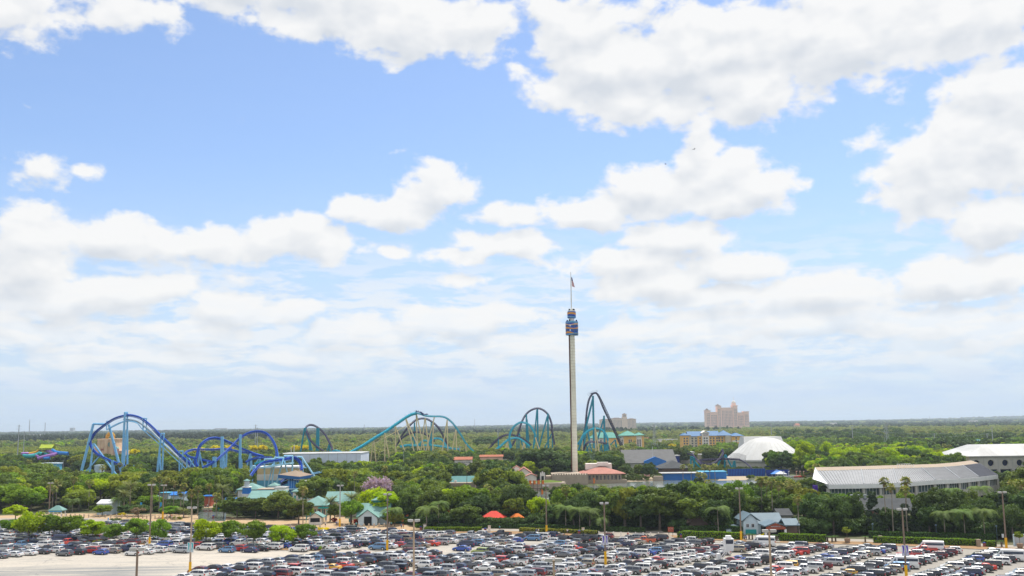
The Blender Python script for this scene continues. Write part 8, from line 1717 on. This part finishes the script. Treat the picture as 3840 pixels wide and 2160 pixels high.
# far woods: patches by low-frequency noise
from mathutils import noise as mn
pts = []; pf = random.Random(21)
def far_kind(x, y, px):
    v = mn.noise((x/420, y/420, 3.1)); u = mn.noise((x/160, y/300, 9.7)); w_ = pf.random()
    if px < 1050 and 1900 < y < 5200: return 'pine' if u > -.35 else 'dark'
    if y > 2300 and mn.noise((x/1500, y/330, 5.5)) > .02: return 'pine' if w_ < .5 else 'dark'
    if y > 5200: return ['dark', 'oak', 'cypress', 'pine'][int(w_*4)]
    if px < 1200 and y < 1800: return 'olive' if v > .1 else ('mid' if w_ < .35 else ('lime' if w_ < .45 else ('oak' if w_ < .8 else 'cypress')))
    if y < 1350 and px > 2900: return ('dark' if u > .05 else 'oak') if w_ < .55 else ('mid' if w_ < .8 else 'lime')
    if 1350 <= y < 1750 and px > 2900: return 'dark' if w_ < .45 and px < 3400 else ('cypress' if w_ < .7 else ('mid' if w_ < .85 else 'oak'))
    if v > .22: return 'oak' if w_ < .6 else 'mid'
    return 'cypress' if w_ < .66 else ('mid' if w_ < .82 else ('olive' if w_ < .93 else 'oak'))
def farzone(y0, y1, sp, s0, s1, zs=1.0):
    n = int((y1*y1-y0*y0)*.69/(sp*sp))
    for i in range(n):
        y = math.sqrt(y0*y0+(y1*y1-y0*y0)*pf.random()); x = (pf.random()-.5)*1.38*y
        bad = False
        for (a, c, d, e) in NOGO:
            if a-4 < x < c+4 and d-60 < y < e+4: bad = True; break
        if bad: continue
        px, py = proj((x, y, 10))
        if y < 1150 and 2380 < px < 2560 and y > 980: continue
        if y < 900 and blocked(x, y, 12, 5): continue
        s_ = pf.uniform(s0, s1); k = far_kind(x, y, px)
        if k in ('pine', 'dark') and y < 5000: s_ *= 1.15
        pts.append((x, y, hillz(x, y)-.5, s_, s_*zs*(.85 if px < 2700 and y < 1500 else 1), pf.uniform(0, 6.28), FK.index(k)))
farzone(850, 1500, 8.8, .62, 1.4); farzone(1500, 2600, 13, .75, 1.75); farzone(2600, 5200, 26, 1.7, 2.6, .62); farzone(5200, 11000, 62, 4, 6.5, .34)
for px, pyt_, Y, h in [(735,1678,760,7),(752,1676,765,7),(810,1668,780,7),(860,1668,800,8),(950,1668,790,8),(985,1667,790,8),(1145,1668,800,7),(1110,1668,800,6),(505,1682,740,7),(2520,1662,1000,8)]:
    p = Wp(px, pyt_, Y+60); pts.append((p.x, Y+60, max(-2, p.z-7), 1.0, .95, px % 6, FK.index('yellow')))
woods('far_woods', 'pale and dark patches of woodland stretching to the horizon', pts, [FAR[k] for k in FK])
print('far', len(pts))
# ================================================================== HAZE
m = bpy.data.materials.new('haze'); m.use_nodes = True; T = NT(m.node_tree); T.n.clear(); pv = T.new('ShaderNodeVolumePrincipled'); pv.inputs['Color'].default_value = (.74, .87, 1.0, 1); pv.inputs['Density'].default_value = 7.5e-5; pv.inputs['Anisotropy'].default_value = .2
T.l.new(pv.outputs[0], T.new('ShaderNodeOutputMaterial').inputs[1]); M['haze'] = m
b = MB(); b.box(-14000, 14000, -60, 24000, -1.5, 140); o = b.build('haze', 'haze'); tag(o, kind='stuff')
sc.cycles.max_bounces = 6; sc.cycles.diffuse_bounces = 2; sc.cycles.glossy_bounces = 2; sc.cycles.transmission_bounces = 3; sc.cycles.volume_bounces = 0; sc.cycles.transparent_max_bounces = 4
